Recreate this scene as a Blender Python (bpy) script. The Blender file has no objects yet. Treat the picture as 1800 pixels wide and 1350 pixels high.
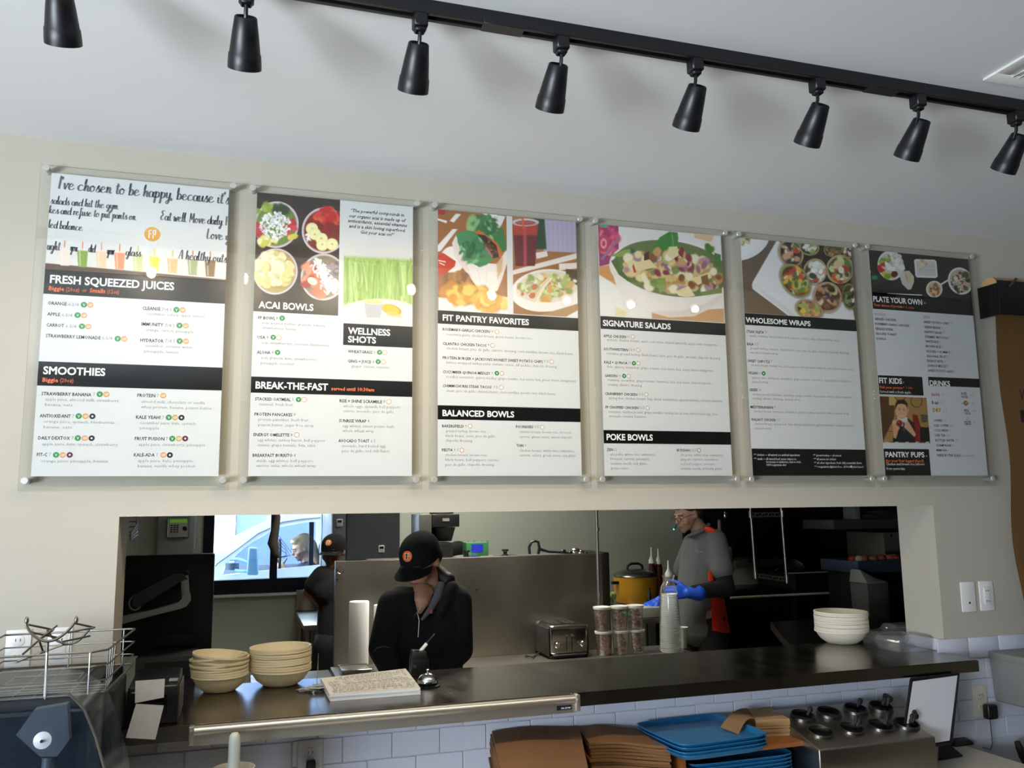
import bpy, bmesh, math, random
import numpy as np
from mathutils import Vector, Matrix

# ---------------------------------------------------------------- camera, world, light, exposure
F_PX = 1494.3
YAW, PITCH, ROLL = 0.305472, 0.144206, -0.0124387
CAM = Vector((0.0, -2.78604, 1.66))
_cy, _sy, _cp, _sp = math.cos(YAW), math.sin(YAW), math.cos(PITCH), math.sin(PITCH)
FWD = Vector((_sy*_cp, _cy*_cp, _sp)); _r = Vector((_cy, -_sy, 0)); _u = _r.cross(FWD)
RGT = _r*math.cos(ROLL) + _u*math.sin(ROLL); UPV = -_r*math.sin(ROLL) + _u*math.cos(ROLL)

scene = bpy.context.scene
COL = scene.collection
cd = bpy.data.cameras.new('camera'); cam = bpy.data.objects.new('camera', cd); COL.objects.link(cam)
cd.sensor_width = 36; cd.lens = F_PX*36/1800; cd.clip_start = 0.02; cd.clip_end = 200
cam.matrix_world = Matrix(((RGT.x, UPV.x, -FWD.x, CAM.x), (RGT.y, UPV.y, -FWD.y, CAM.y), (RGT.z, UPV.z, -FWD.z, CAM.z), (0, 0, 0, 1)))
scene.camera = cam

w = bpy.data.worlds.new('world'); scene.world = w; w.use_nodes = True
bgn = w.node_tree.nodes['Background']; bgn.inputs[0].default_value = (0.60, 0.78, 1.0, 1); bgn.inputs[1].default_value = 15.0

scene.view_settings.view_transform = 'Standard'; scene.view_settings.look = 'None'
scene.view_settings.exposure = 0.0; scene.view_settings.gamma = 1.0
scene.view_settings.use_curve_mapping = False
scene.cycles.max_bounces = 8; scene.cycles.transparent_max_bounces = 24

def light(kind, name, loc, energy, color, target=None, **kw):
    l = bpy.data.lights.new(name, kind); l.energy = energy; l.color = color
    for k, v in kw.items(): setattr(l, k, v)
    o = bpy.data.objects.new(name, l); COL.objects.link(o); o.location = loc
    if target is not None:
        o.rotation_euler = (Vector(target)-Vector(loc)).to_track_quat('-Z', 'Y').to_euler()
    return o
# area lamp added inside the left wall, aimed up so daylight brightens the ceiling
light('AREA', 'daylight_fill', (-3.35, -3.2, 1.15), 215, (0.84, 0.92, 1.0), (-0.9, -1.5, 2.8), shape='RECTANGLE', size=3.2, size_y=0.9, spread=math.radians(120))
# kitchen: unseen front light added to brighten the partition, ceiling light behind it, sun
light('AREA', 'kitchen_fill_light', (1.1, 1.7, 2.74), 44, (1.0, 0.97, 0.86), (1.1, 1.9, 0), shape='RECTANGLE', size=1.2, size_y=0.6, spread=math.radians(110))
light('AREA', 'kitchen_rear_light', (1.5, 3.35, 2.74), 26, (1.0, 0.98, 0.90), (1.5, 3.5, 0), shape='RECTANGLE', size=1.2, size_y=0.4, spread=math.radians(140))
light('SUN', 'sun', (0, 10, 8), 7.0, (1.0, 0.98, 0.95), (0.3, 13, 2.5), angle=0.01).rotation_euler = Vector((0.8, 0.2, -0.65)).to_track_quat('-Z', 'Y').to_euler()

# ---------------------------------------------------------------- helpers
def ray(x, y): return RGT*((x-900)/F_PX) - UPV*((y-675)/F_PX) + FWD
def aty(x, y, Y):
    d = ray(x, y); return CAM + d*((Y-CAM.y)/d.y)
def atz(x, y, Z):
    d = ray(x, y); return CAM + d*((Z-CAM.z)/d.z)
def atx(x, y, X):
    d = ray(x, y); return CAM + d*((X-CAM.x)/d.x)
def atd(x, y, D): return CAM + ray(x, y)*D

def lin(c):
    if isinstance(c, str): c = tuple(int(c[i:i+2], 16) for i in (0, 2, 4))
    return tuple(((v/255)/12.92 if v/255 <= 0.04045 else ((v/255+0.055)/1.055)**2.4) for v in c)
MATS = {}
def mat(name, color, rough=0.5, metal=0.0, noise=0.0, nscale=20, bump=0.0, emit=None, estr=0, spec=0.5, stretch=None, trans=0, coat=0, sheen=0, alpha=1):
    if name in MATS: return MATS[name]
    m = bpy.data.materials.new(name); m.use_nodes = True; nt = m.node_tree; b = nt.nodes['Principled BSDF']
    c = lin(color); b.inputs['Base Color'].default_value = (*c, 1)
    b.inputs['Roughness'].default_value = rough; b.inputs['Metallic'].default_value = metal
    b.inputs['Specular IOR Level'].default_value = spec
    if trans: b.inputs['Transmission Weight'].default_value = trans
    if coat: b.inputs['Coat Weight'].default_value = coat
    if alpha < 1: b.inputs['Alpha'].default_value = alpha
    if emit: b.inputs['Emission Color'].default_value = (*lin(emit), 1); b.inputs['Emission Strength'].default_value = estr
    if noise or bump:
        tc = nt.nodes.new('ShaderNodeTexCoord'); mp = nt.nodes.new('ShaderNodeMapping')
        nt.links.new(tc.outputs['Object'], mp.inputs['Vector'])
        if stretch: mp.inputs['Scale'].default_value = stretch
        n = nt.nodes.new('ShaderNodeTexNoise'); n.inputs['Scale'].default_value = nscale; n.inputs['Detail'].default_value = 5
        nt.links.new(mp.outputs[0], n.inputs['Vector'])
        if noise:
            r = nt.nodes.new('ShaderNodeMapRange'); r.inputs['To Min'].default_value = 1-noise; r.inputs['To Max'].default_value = 1+noise
            nt.links.new(n.outputs['Fac'], r.inputs['Value'])
            mx = nt.nodes.new('ShaderNodeVectorMath'); mx.operation = 'SCALE'; mx.inputs[0].default_value = c
            nt.links.new(r.outputs[0], mx.inputs['Scale']); nt.links.new(mx.outputs[0], b.inputs['Base Color'])
            if metal > 0.5:
                r2 = nt.nodes.new('ShaderNodeMapRange'); r2.inputs['To Min'].default_value = max(0.03, rough-0.12); r2.inputs['To Max'].default_value = rough+0.12
                nt.links.new(n.outputs['Fac'], r2.inputs['Value']); nt.links.new(r2.outputs[0], b.inputs['Roughness'])
        if bump:
            bp = nt.nodes.new('ShaderNodeBump'); bp.inputs['Strength'].default_value = bump; bp.inputs['Distance'].default_value = 0.004
            nt.links.new(n.outputs['Fac'], bp.inputs['Height']); nt.links.new(bp.outputs[0], b.inputs['Normal'])
    MATS[name] = m; return m
def clear_mat(name, tint=(1, 1, 1), gloss=0.02, opacity=0.0, base='ffffff', f0=0.05, f1=0.8):
    """thin clear plastic or glass: see-through with a fresnel gloss and a little haze"""
    if name in MATS: return MATS[name]
    m = bpy.data.materials.new(name); m.use_nodes = True; nt = m.node_tree; nt.nodes.clear()
    out = nt.nodes.new('ShaderNodeOutputMaterial'); t = nt.nodes.new('ShaderNodeBsdfTransparent'); t.inputs[0].default_value = (*tint, 1)
    g = nt.nodes.new('ShaderNodeBsdfGlossy'); g.inputs['Roughness'].default_value = gloss
    d = nt.nodes.new('ShaderNodeBsdfDiffuse'); d.inputs[0].default_value = (*lin(base), 1)
    fr = nt.nodes.new('ShaderNodeLayerWeight'); fr.inputs['Blend'].default_value = 0.12
    r = nt.nodes.new('ShaderNodeMapRange'); r.inputs['To Min'].default_value = f0; r.inputs['To Max'].default_value = f1
    nt.links.new(fr.outputs['Fresnel'], r.inputs['Value'])
    m1 = nt.nodes.new('ShaderNodeMixShader'); m1.inputs[0].default_value = opacity
    nt.links.new(t.outputs[0], m1.inputs[1]); nt.links.new(d.outputs[0], m1.inputs[2])
    m2 = nt.nodes.new('ShaderNodeMixShader'); nt.links.new(r.outputs[0], m2.inputs[0])
    nt.links.new(m1.outputs[0], m2.inputs[1]); nt.links.new(g.outputs[0], m2.inputs[2]); nt.links.new(m2.outputs[0], out.inputs[0])
    MATS[name] = m; return m

def V3(*a): return Vector(a)
class MB:
    def __init__(s): s.bm = bmesh.new()
    def hexa(s, pts, bev=0.0, seg=2):
        """8 points: bottom 4 then top 4 (same winding)"""
        vs = [s.bm.verts.new(p) for p in pts]
        fs = [(3,2,1,0),(4,5,6,7),(0,1,5,4),(1,2,6,5),(2,3,7,6),(3,0,4,7)]
        F = [s.bm.faces.new([vs[i] for i in f]) for f in fs]
        if bev > 0:
            es = list({e for f in F for e in f.edges})
            bmesh.ops.bevel(s.bm, geom=es, offset=bev, segments=seg, affect='EDGES', profile=0.5)
        return s
    def box(s, x0, x1, y0, y1, z0, z1, bev=0.0, seg=2):
        return s.hexa([(x0,y0,z0),(x1,y0,z0),(x1,y1,z0),(x0,y1,z0),(x0,y0,z1),(x1,y0,z1),(x1,y1,z1),(x0,y1,z1)], bev, seg)
    def obox(s, c, ax, ay, az, hx, hy, hz, bev=0.0, seg=2):
        c = Vector(c); ax, ay, az = Vector(ax).normalized()*hx, Vector(ay).normalized()*hy, Vector(az).normalized()*hz
        P = [c-ax-ay-az, c+ax-ay-az, c+ax+ay-az, c-ax+ay-az, c-ax-ay+az, c+ax-ay+az, c+ax+ay+az, c-ax+ay+az]
        return s.hexa(P, bev, seg)
    def quad(s, *pts):
        s.bm.faces.new([s.bm.verts.new(p) for p in pts]); return s
    def prism(s, pts, d):
        """polygon points extruded by vector d"""
        d = Vector(d); a = [s.bm.verts.new(Vector(p)) for p in pts]; b = [s.bm.verts.new(Vector(p)+d) for p in pts]
        n = len(pts); s.bm.faces.new(a[::-1]); s.bm.faces.new(b)
        for i in range(n): s.bm.faces.new((a[i], a[(i+1) % n], b[(i+1) % n], b[i]))
        return s
    def lathe(s, prof, c=(0,0,0), axis=(0,0,1), n=24, caps=True, sx=1, sy=1):
        c = Vector(c); az = Vector(axis).normalized(); ax = az.orthogonal().normalized() if abs(az.z) < 0.999 else Vector((1,0,0)); ay = az.cross(ax)
        rings = []
        for r, z in prof:
            rings.append([s.bm.verts.new(c+az*z+ax*(r*sx*math.cos(2*math.pi*i/n))+ay*(r*sy*math.sin(2*math.pi*i/n))) for i in range(n)])
        for a, b in zip(rings, rings[1:]):
            for i in range(n): s.bm.faces.new((a[i], a[(i+1) % n], b[(i+1) % n], b[i]))
        if caps:
            s.bm.faces.new(rings[0][::-1]); s.bm.faces.new(rings[-1])
        return s
    def cyl(s, p1, p2, r1, r2=None, n=16):
        p1, p2 = Vector(p1), Vector(p2); L = (p2-p1).length
        return s.lathe([(r1, 0), (r1 if r2 is None else r2, L)], p1, p2-p1, n)
    def tube(s, pts, r, n=8, closed=False):
        P = [Vector(p) for p in pts]; m = len(P); rings = []; up = None
        rr = r if isinstance(r, (list, tuple)) else [r]*m
        for i in range(m):
            if closed: t = P[(i+1) % m]-P[i-1]
            else: t = P[min(i+1, m-1)]-P[max(i-1, 0)]
            t = t.normalized() if t.length > 1e-9 else Vector((0,0,1))
            if up is None: a = t.orthogonal().normalized()
            else:
                a = up - t*up.dot(t); a = a.normalized() if a.length > 1e-6 else t.orthogonal().normalized()
            up = a; b = t.cross(a)
            rings.append([s.bm.verts.new(P[i]+a*(rr[i]*math.cos(2*math.pi*k/n))+b*(rr[i]*math.sin(2*math.pi*k/n))) for k in range(n)])
        prs = list(zip(rings, rings[1:])) + ([(rings[-1], rings[0])] if closed else [])
        for a, b in prs:
            for k in range(n): s.bm.faces.new((a[k], a[(k+1) % n], b[(k+1) % n], b[k]))
        if not closed: s.bm.faces.new(rings[0][::-1]); s.bm.faces.new(rings[-1])
        return s
    def ell(s, c, rx, ry, rz, rot=None, n=16, m=10):
        c = Vector(c); R = rot or Matrix.Identity(3); rings = []
        top = s.bm.verts.new(c+R@Vector((0,0,rz))); bot = s.bm.verts.new(c+R@Vector((0,0,-rz)))
        for j in range(1, m):
            th = math.pi*j/m
            rings.append([s.bm.verts.new(c+R@Vector((rx*math.sin(th)*math.cos(2*math.pi*i/n), ry*math.sin(th)*math.sin(2*math.pi*i/n), rz*math.cos(th)))) for i in range(n)])
        for i in range(n):
            s.bm.faces.new((top, rings[0][i], rings[0][(i+1) % n])); s.bm.faces.new((bot, rings[-1][(i+1) % n], rings[-1][i]))
        for a, b in zip(rings, rings[1:]):
            for i in range(n): s.bm.faces.new((a[i], b[i], b[(i+1) % n], a[(i+1) % n]))
        return s
    def limb(s, p1, r1, p2, r2, flat=1.0, fdir=None, n=16):
        """tapered capsule; cross-section scaled by flat along fdir"""
        p1, p2 = Vector(p1), Vector(p2); t = (p2-p1); L = t.length; t = t.normalized() if L > 1e-9 else Vector((0,0,1))
        if fdir is None: a = t.orthogonal().normalized()
        else:
            f = Vector(fdir); a = (f-t*f.dot(t)).normalized()
        b = t.cross(a); rings = []; prof = []
        for k in range(1, 5): th = math.pi/2*(1-k/4.0); prof.append((-math.sin(th)*r1*(flat if flat < 1 else 1), r1*math.cos(th)))
        for k in range(0, 4): th = math.pi/2*(k/4.0); prof.append((L+math.sin(th)*r2*(flat if flat < 1 else 1), r2*math.cos(th)))
        tip0 = s.bm.verts.new(p1-t*r1*(flat if flat < 1 else 1)); tip1 = s.bm.verts.new(p2+t*r2*(flat if flat < 1 else 1))
        for z, r in prof:
            rings.append([s.bm.verts.new(p1+t*z+a*(r*flat*math.cos(2*math.pi*i/n))+b*(r*math.sin(2*math.pi*i/n))) for i in range(n)])
        for i in range(n):
            s.bm.faces.new((tip0, rings[0][(i+1) % n], rings[0][i])); s.bm.faces.new((tip1, rings[-1][i], rings[-1][(i+1) % n]))
        for x, y in zip(rings, rings[1:]):
            for i in range(n): s.bm.faces.new((x[i], x[(i+1) % n], y[(i+1) % n], y[i]))
        return s
    def mesh(s, name, m=None, smooth=True, ang=40):
        me = bpy.data.meshes.new(name); bmesh.ops.recalc_face_normals(s.bm, faces=s.bm.faces[:]); s.bm.to_mesh(me); s.bm.free()
        if m is not None: me.materials.append(m)
        if smooth:
            me.shade_smooth(); me.set_sharp_from_angle(angle=math.radians(ang))
        return me
    def build(s, name, m, parent=None, smooth=True, ang=40, **tags):
        o = bpy.data.objects.new(name, s.mesh(name, m, smooth, ang)); COL.objects.link(o)
        if parent is not None: o.parent = parent; o.matrix_parent_inverse = parent.matrix_world.inverted()
        for k, v in tags.items(): o[k] = v
        return o

def voxel(mb, name, m, vox=0.006, parent=None, smooth_it=6, **tags):
    """fuse overlapping blobs into one continuous skin"""
    me = mb.mesh('tmp', None, False); o = bpy.data.objects.new('tmp', me); COL.objects.link(o)
    r = o.modifiers.new('r', 'REMESH'); r.mode = 'VOXEL'; r.voxel_size = vox; r.use_smooth_shade = True
    sm = o.modifiers.new('s', 'SMOOTH'); sm.factor = 0.5; sm.iterations = smooth_it
    dg = bpy.context.evaluated_depsgraph_get(); dg.update()
    me2 = bpy.data.meshes.new_from_object(o.evaluated_get(dg)); me2.name = name
    bpy.data.objects.remove(o); bpy.data.meshes.remove(me)
    me2.materials.clear(); me2.materials.append(m); me2.shade_smooth()
    ob = bpy.data.objects.new(name, me2); COL.objects.link(ob)
    if parent is not None: ob.parent = parent; ob.matrix_parent_inverse = parent.matrix_world.inverted()
    for k, v in tags.items(): ob[k] = v
    return ob
def thing(name, label, cat, loc=(0,0,0), group=None):
    o = bpy.data.objects.new(name, None); COL.objects.link(o); o.location = loc; o.empty_display_size = 0.05
    o.matrix_world = Matrix.Translation(Vector(loc))
    o['label'] = label; o['category'] = cat
    if group: o['group'] = group
    return o
def dup(o, loc=None, label=None, rot=None, name=None):
    """copy a thing with its parts and sub-parts"""
    c = o.copy(); COL.objects.link(c)
    if loc is not None: c.location = loc
    if rot is not None: c.rotation_euler = rot
    if label: c['label'] = label
    for ch in o.children:
        k = ch.copy(); COL.objects.link(k); k.parent = c
        for g in ch.children:
            q = g.copy(); COL.objects.link(q); q.parent = k
    return c
ORD = ['topmost','second from top','third from top','fourth from top','fifth from top','sixth from top','seventh from top','eighth from top','ninth from top','tenth from top','eleventh from top','twelfth from top','thirteenth from top','fourteenth from top','fifteenth from top','sixteenth from top','seventeenth from top','eighteenth from top']
def struct(o): o['kind'] = 'structure'; return o
def flat(name, polys, m, parent, Y):
    """flat print: list of polygons [(x,z)...] on the plane y=Y, facing the room"""
    vs, fs = [], []
    for p in polys:
        b = len(vs); vs += [(x, Y, z) for x, z in p]; fs.append(tuple(range(b, b+len(p))))
    me = bpy.data.meshes.new(name); me.from_pydata(vs, [], fs); me.materials.append(m)
    o = bpy.data.objects.new(name, me); COL.objects.link(o)
    if parent is not None: o.parent = parent; o.matrix_parent_inverse = parent.matrix_world.inverted()
    return o

# text lines are collected, turned into letter meshes in one go, and joined into one print per colour
TEXT_Q = []
def text_line(body, origin, xdir, ydir, width, cap, bold=0.0, shear=0.0, res=2):
    TEXT_Q.append(dict(body=body, o=Vector(origin), x=Vector(xdir), y=Vector(ydir), w=width, cap=cap, bold=bold, shear=shear, res=res))
    return TEXT_Q[-1]
def text_flush(jobs):
    """jobs: dict key -> list of text dicts; returns dict key -> (verts, faces)"""
    objs = []
    ref = bpy.data.curves.new('t', 'FONT'); ref.body = 'H'
    ro = bpy.data.objects.new('t', ref); COL.objects.link(ro)
    for k, L in jobs.items():
        for t in L:
            c = bpy.data.curves.new('t', 'FONT'); c.body = t['body']; c.offset = t['bold']; c.shear = t['shear']; c.resolution_u = t['res']; c.fill_mode = 'FRONT' if hasattr(c, 'fill_mode') else c.fill_mode
            o = bpy.data.objects.new('t', c); COL.objects.link(o); objs.append((k, t, o))
    dg = bpy.context.evaluated_depsgraph_get(); dg.update()
    e = ro.evaluated_get(dg); me = e.to_mesh(); H = max(v.co.y for v in me.vertices); e.to_mesh_clear()
    out = {k: ([], []) for k in jobs}
    for k, t, o in objs:
        e = o.evaluated_get(dg); me = e.to_mesh(); n = len(me.vertices)
        if n:
            a = np.empty(n*3, dtype=np.float32); me.vertices.foreach_get('co', a); a = a.reshape(-1, 3)
            x0, x1 = a[:,0].min(), a[:,0].max(); sy = t['cap']/H; sx = t['w']/(x1-x0) if t['w'] else sy
            P = np.array(t['o'])[None] + np.outer((a[:,0]-x0)*sx, np.array(t['x'])) + np.outer(a[:,1]*sy, np.array(t['y']))
            vs, fs = out[k]; b = len(vs); vs += P.tolist(); fs += [tuple(b+i for i in p.vertices) for p in me.polygons]
        e.to_mesh_clear()
    for k, t, o in objs:
        c = o.data; bpy.data.objects.remove(o); bpy.data.curves.remove(c)
    bpy.data.objects.remove(ro); bpy.data.curves.remove(ref)
    return out
def mesh_obj(name, vf, m, parent, **tags):
    me = bpy.data.meshes.new(name); me.from_pydata(vf[0], [], vf[1]); me.materials.append(m)
    o = bpy.data.objects.new(name, me); COL.objects.link(o)
    if parent is not None: o.parent = parent; o.matrix_parent_inverse = parent.matrix_world.inverted()
    for k, v in tags.items(): o[k] = v
    return o

# ---------------------------------------------------------------- materials
M_wall = mat('warm_grey_paint', 'b5afa1', 0.75, noise=0.03, nscale=3, bump=0.04)
M_jamb = M_wall
M_ceil = mat('ceiling_paint', 'e2e3e3', 0.85, noise=0.02, nscale=2)
M_kwall = mat('kitchen_wall_panel', 'b9bcae', 0.45)
M_floor = mat('floor_tile', '756b5e', 0.6, noise=0.2, nscale=8)
M_tile = mat('white_glazed_tile', 'c6cad6', 0.18, noise=0.02, nscale=5)
M_grout = mat('grout', 'b4b6be', 0.9)
M_steel = mat('brushed_steel', 'a09a90', 0.34, 1.0, noise=0.10, nscale=2.2, stretch=(1, 1, 0.7))
M_steel_h = mat('brushed_steel_counter', '857e74', 0.22, 1.0, noise=0.10, nscale=5, stretch=(3, 1, 1))
M_chrome = mat('chrome', 'd8d8d8', 0.12, 1.0)
M_stand = mat('satin_standoff', 'cfcfca', 0.32, 0.55)
M_wire = mat('wire_steel', '827e75', 0.38, 0.9)
M_alu = mat('satin_aluminium', 'cfcabd', 0.35, 0.9)
M_black = mat('black_plastic', '0c0c0e', 0.35)
M_blackm = mat('matt_black', '101012', 0.7)
M_track = mat('track_black', '0b0c10', 0.42)
M_white = mat('white_plastic', 'e4e3df', 0.35)
M_paper = mat('white_paper', 'd4d4d2', 0.9)
M_cream = mat('moulded_fibre', 'd9cba6', 0.8, noise=0.04, nscale=60, bump=0.05)
M_kraft = mat('kraft_paper', '74502c', 0.85, noise=0.06, nscale=30)
M_kraft2 = mat('napkin_kraft', 'b08e62', 0.9, noise=0.05, nscale=40)
M_dark = mat('dark_void', '060606', 0.6)
M_acr = clear_mat('clear_acrylic', (0.97, 0.98, 0.97), 0.015, 0.0, f0=0.038)
M_glass = clear_mat('window_glass', (0.96, 0.98, 1.0), 0.01, 0.0, f0=0.04)
M_film = clear_mat('clear_film', (0.93, 0.94, 0.95), 0.06, 0.08, 'dde0e2', f0=0.10)

# ---------------------------------------------------------------- the room
CEIL = 2.80; OX0, OX1, OZ = -0.349, 2.645, 1.647; WT = 0.20; XL, XR, YB = -3.6, 5.2, -6.6
YK = 4.3; KX0, KX1 = -2.2, 7.5
o = struct(MB().box(-4.2, 8.2, YB-0.4, YK+0.16, -0.1, 0).build('floor', M_floor))
o = struct(MB().box(-4.2, 8.2, YB-0.4, YK+0.16, CEIL, CEIL+0.1).build('ceiling', M_ceil))
b = MB()
b.box(XL, OX0, 0, WT, 0, CEIL); b.box(OX1, XR, 0, WT, 0, CEIL); b.box(OX0, OX1, 0, WT, OZ, CEIL); b.box(OX0, OX1, 0, WT, 0, 1.035)
wall = struct(b.build('wall_back', M_wall, smooth=False))
# splash tiles, laid one by one
tile_me = MB().box(-0.0745, 0.0745, -0.008, 0, -0.0365, 0.0365, 0.0012, 1).mesh('tile', M_tile)
cap_me = MB().box(-0.0745, 0.0745, -0.010, 0, -0.039, 0.0395, 0.004, 2).mesh('tile', M_tile)
for zi, z0 in enumerate((1.044, 0.968, 0.892, 0.816, 0.740)):
    off = 0.545 if zi % 2 == 1 else 0.469
    for i in range(-5, 19):
        x = off+0.1524*(i+0.5)
        if x < -0.5 or x > 3.4: continue
        if zi == 0 and -0.35-0.1 < x < 2.72-0.076: continue
        t = bpy.data.objects.new('tile', cap_me if zi == 0 else tile_me); COL.objects.link(t); t.location = (x, 0, z0+0.038 if zi else z0+0.0435)
        t.parent = wall
t0 = struct(MB().box(OX1+0.003, 3.6, -0.0045, 0, 0.6, 1.128).build('trim_1', M_grout, smooth=False))
t0 = struct(MB().box(-0.7, OX1+0.003, -0.0045, 0, 0.6, 1.036).build('trim_2', M_grout, smooth=False))
# white tiled sill returning into the opening at the right jamb
t0 = struct(MB().box(OX1-0.010, OX1, 0.0, WT, 1.0795, 1.125, 0.002).build('trim_3', M_tile))
struct(MB().box(XL-0.1, XL, YB, -5.2, 0, CEIL).box(XL-0.1, XL, -3.5, YK, 0, CEIL).box(XL-0.1, XL, -5.2, -3.5, 0, 1.2).box(XL-0.1, XL, -5.2, -3.5, 2.4, CEIL).build('wall_left', M_wall, smooth=False))
struct(MB().box(XR, XR+0.1, YB, 0, 0, CEIL).build('wall_right', mat('taupe_paint', '857b6c', 0.8), smooth=False))  # unseen wall, taupe kept dark so it bounces less light
struct(MB().box(XL, XR, YB-0.1, YB, 0, CEIL).build('wall_front', mat('dark_absorbing_paint', '5c564c', 0.8), smooth=False))  # unseen wall, coloured dark to soak up fill light
fr = MB()
for y in (-5.17, -4.35, -3.53): fr.box(XL-0.08, XL-0.02, y-0.03, y+0.03, 1.2, 2.4)
fr.box(XL-0.08, XL-0.02, -5.2, -3.5, 1.2, 1.26).box(XL-0.08, XL-0.02, -5.2, -3.5, 2.34, 2.4)
wf = struct(fr.build('window_2', M_black)); MB().box(XL-0.055, XL-0.05, -5.16, -3.54, 1.25, 2.35).build('pane', M_glass, wf)
# ---------------------------------------------------------------- menu boards
REG = {1:(20,270,4.2857), 2:(20,560,4.219), 3:(410,300,4.655), 4:(410,570,4.355), 5:(740,340,5.192), 6:(740,590,4.657),
       7:(1020,370,5.868), 8:(1020,590,4.655), 9:(1270,390,6.427), 10:(1280,560,4.354), 11:(1500,410,5.869), 12:(1520,630,5.625)}
CORN = [[(90,301),(402,331),(51.3,838.5),(384.3,840.6)], [(453,336),(728.4,367),(439,836.4),(727.3,835.2)],
 [(772.4,371.8),(1009.6,394.9),(772.2,833.7),(1019,834.8)], [(1048,397.8),(1265.4,415.2),(1060.4,834.9),(1283.8,836.4)],
 [(1299.3,417.2),(1496.4,433.3),(1321.3,835.2),(1525.8,837.2)], [(1527.3,437.3),(1702.4,454.6),(1558.6,837.1),(1736.9,837.6)]]
BW, BH, BZ = 0.510, 0.914, 1.7656
def homog(src, dst):
    A = []
    for (x, y), (u, v) in zip(src, dst):
        A.append([x,y,1,0,0,0,-u*x,-u*y,-u]); A.append([0,0,0,x,y,1,-v*x,-v*y,-v])
    return np.linalg.svd(np.array(A, float))[2][-1].reshape(3, 3)
HB = [homog(c, [(0,1),(1,1),(0,0),(1,0)]) for c in CORN]
HI = [np.linalg.inv(h) for h in HB]
def uv(bi, reg, x, y):
    ox, oy, s = REG[reg]; q = HB[bi] @ np.array([x/s+ox, y/s+oy, 1.0]); return q[0]/q[2], q[1]/q[2]

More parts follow.
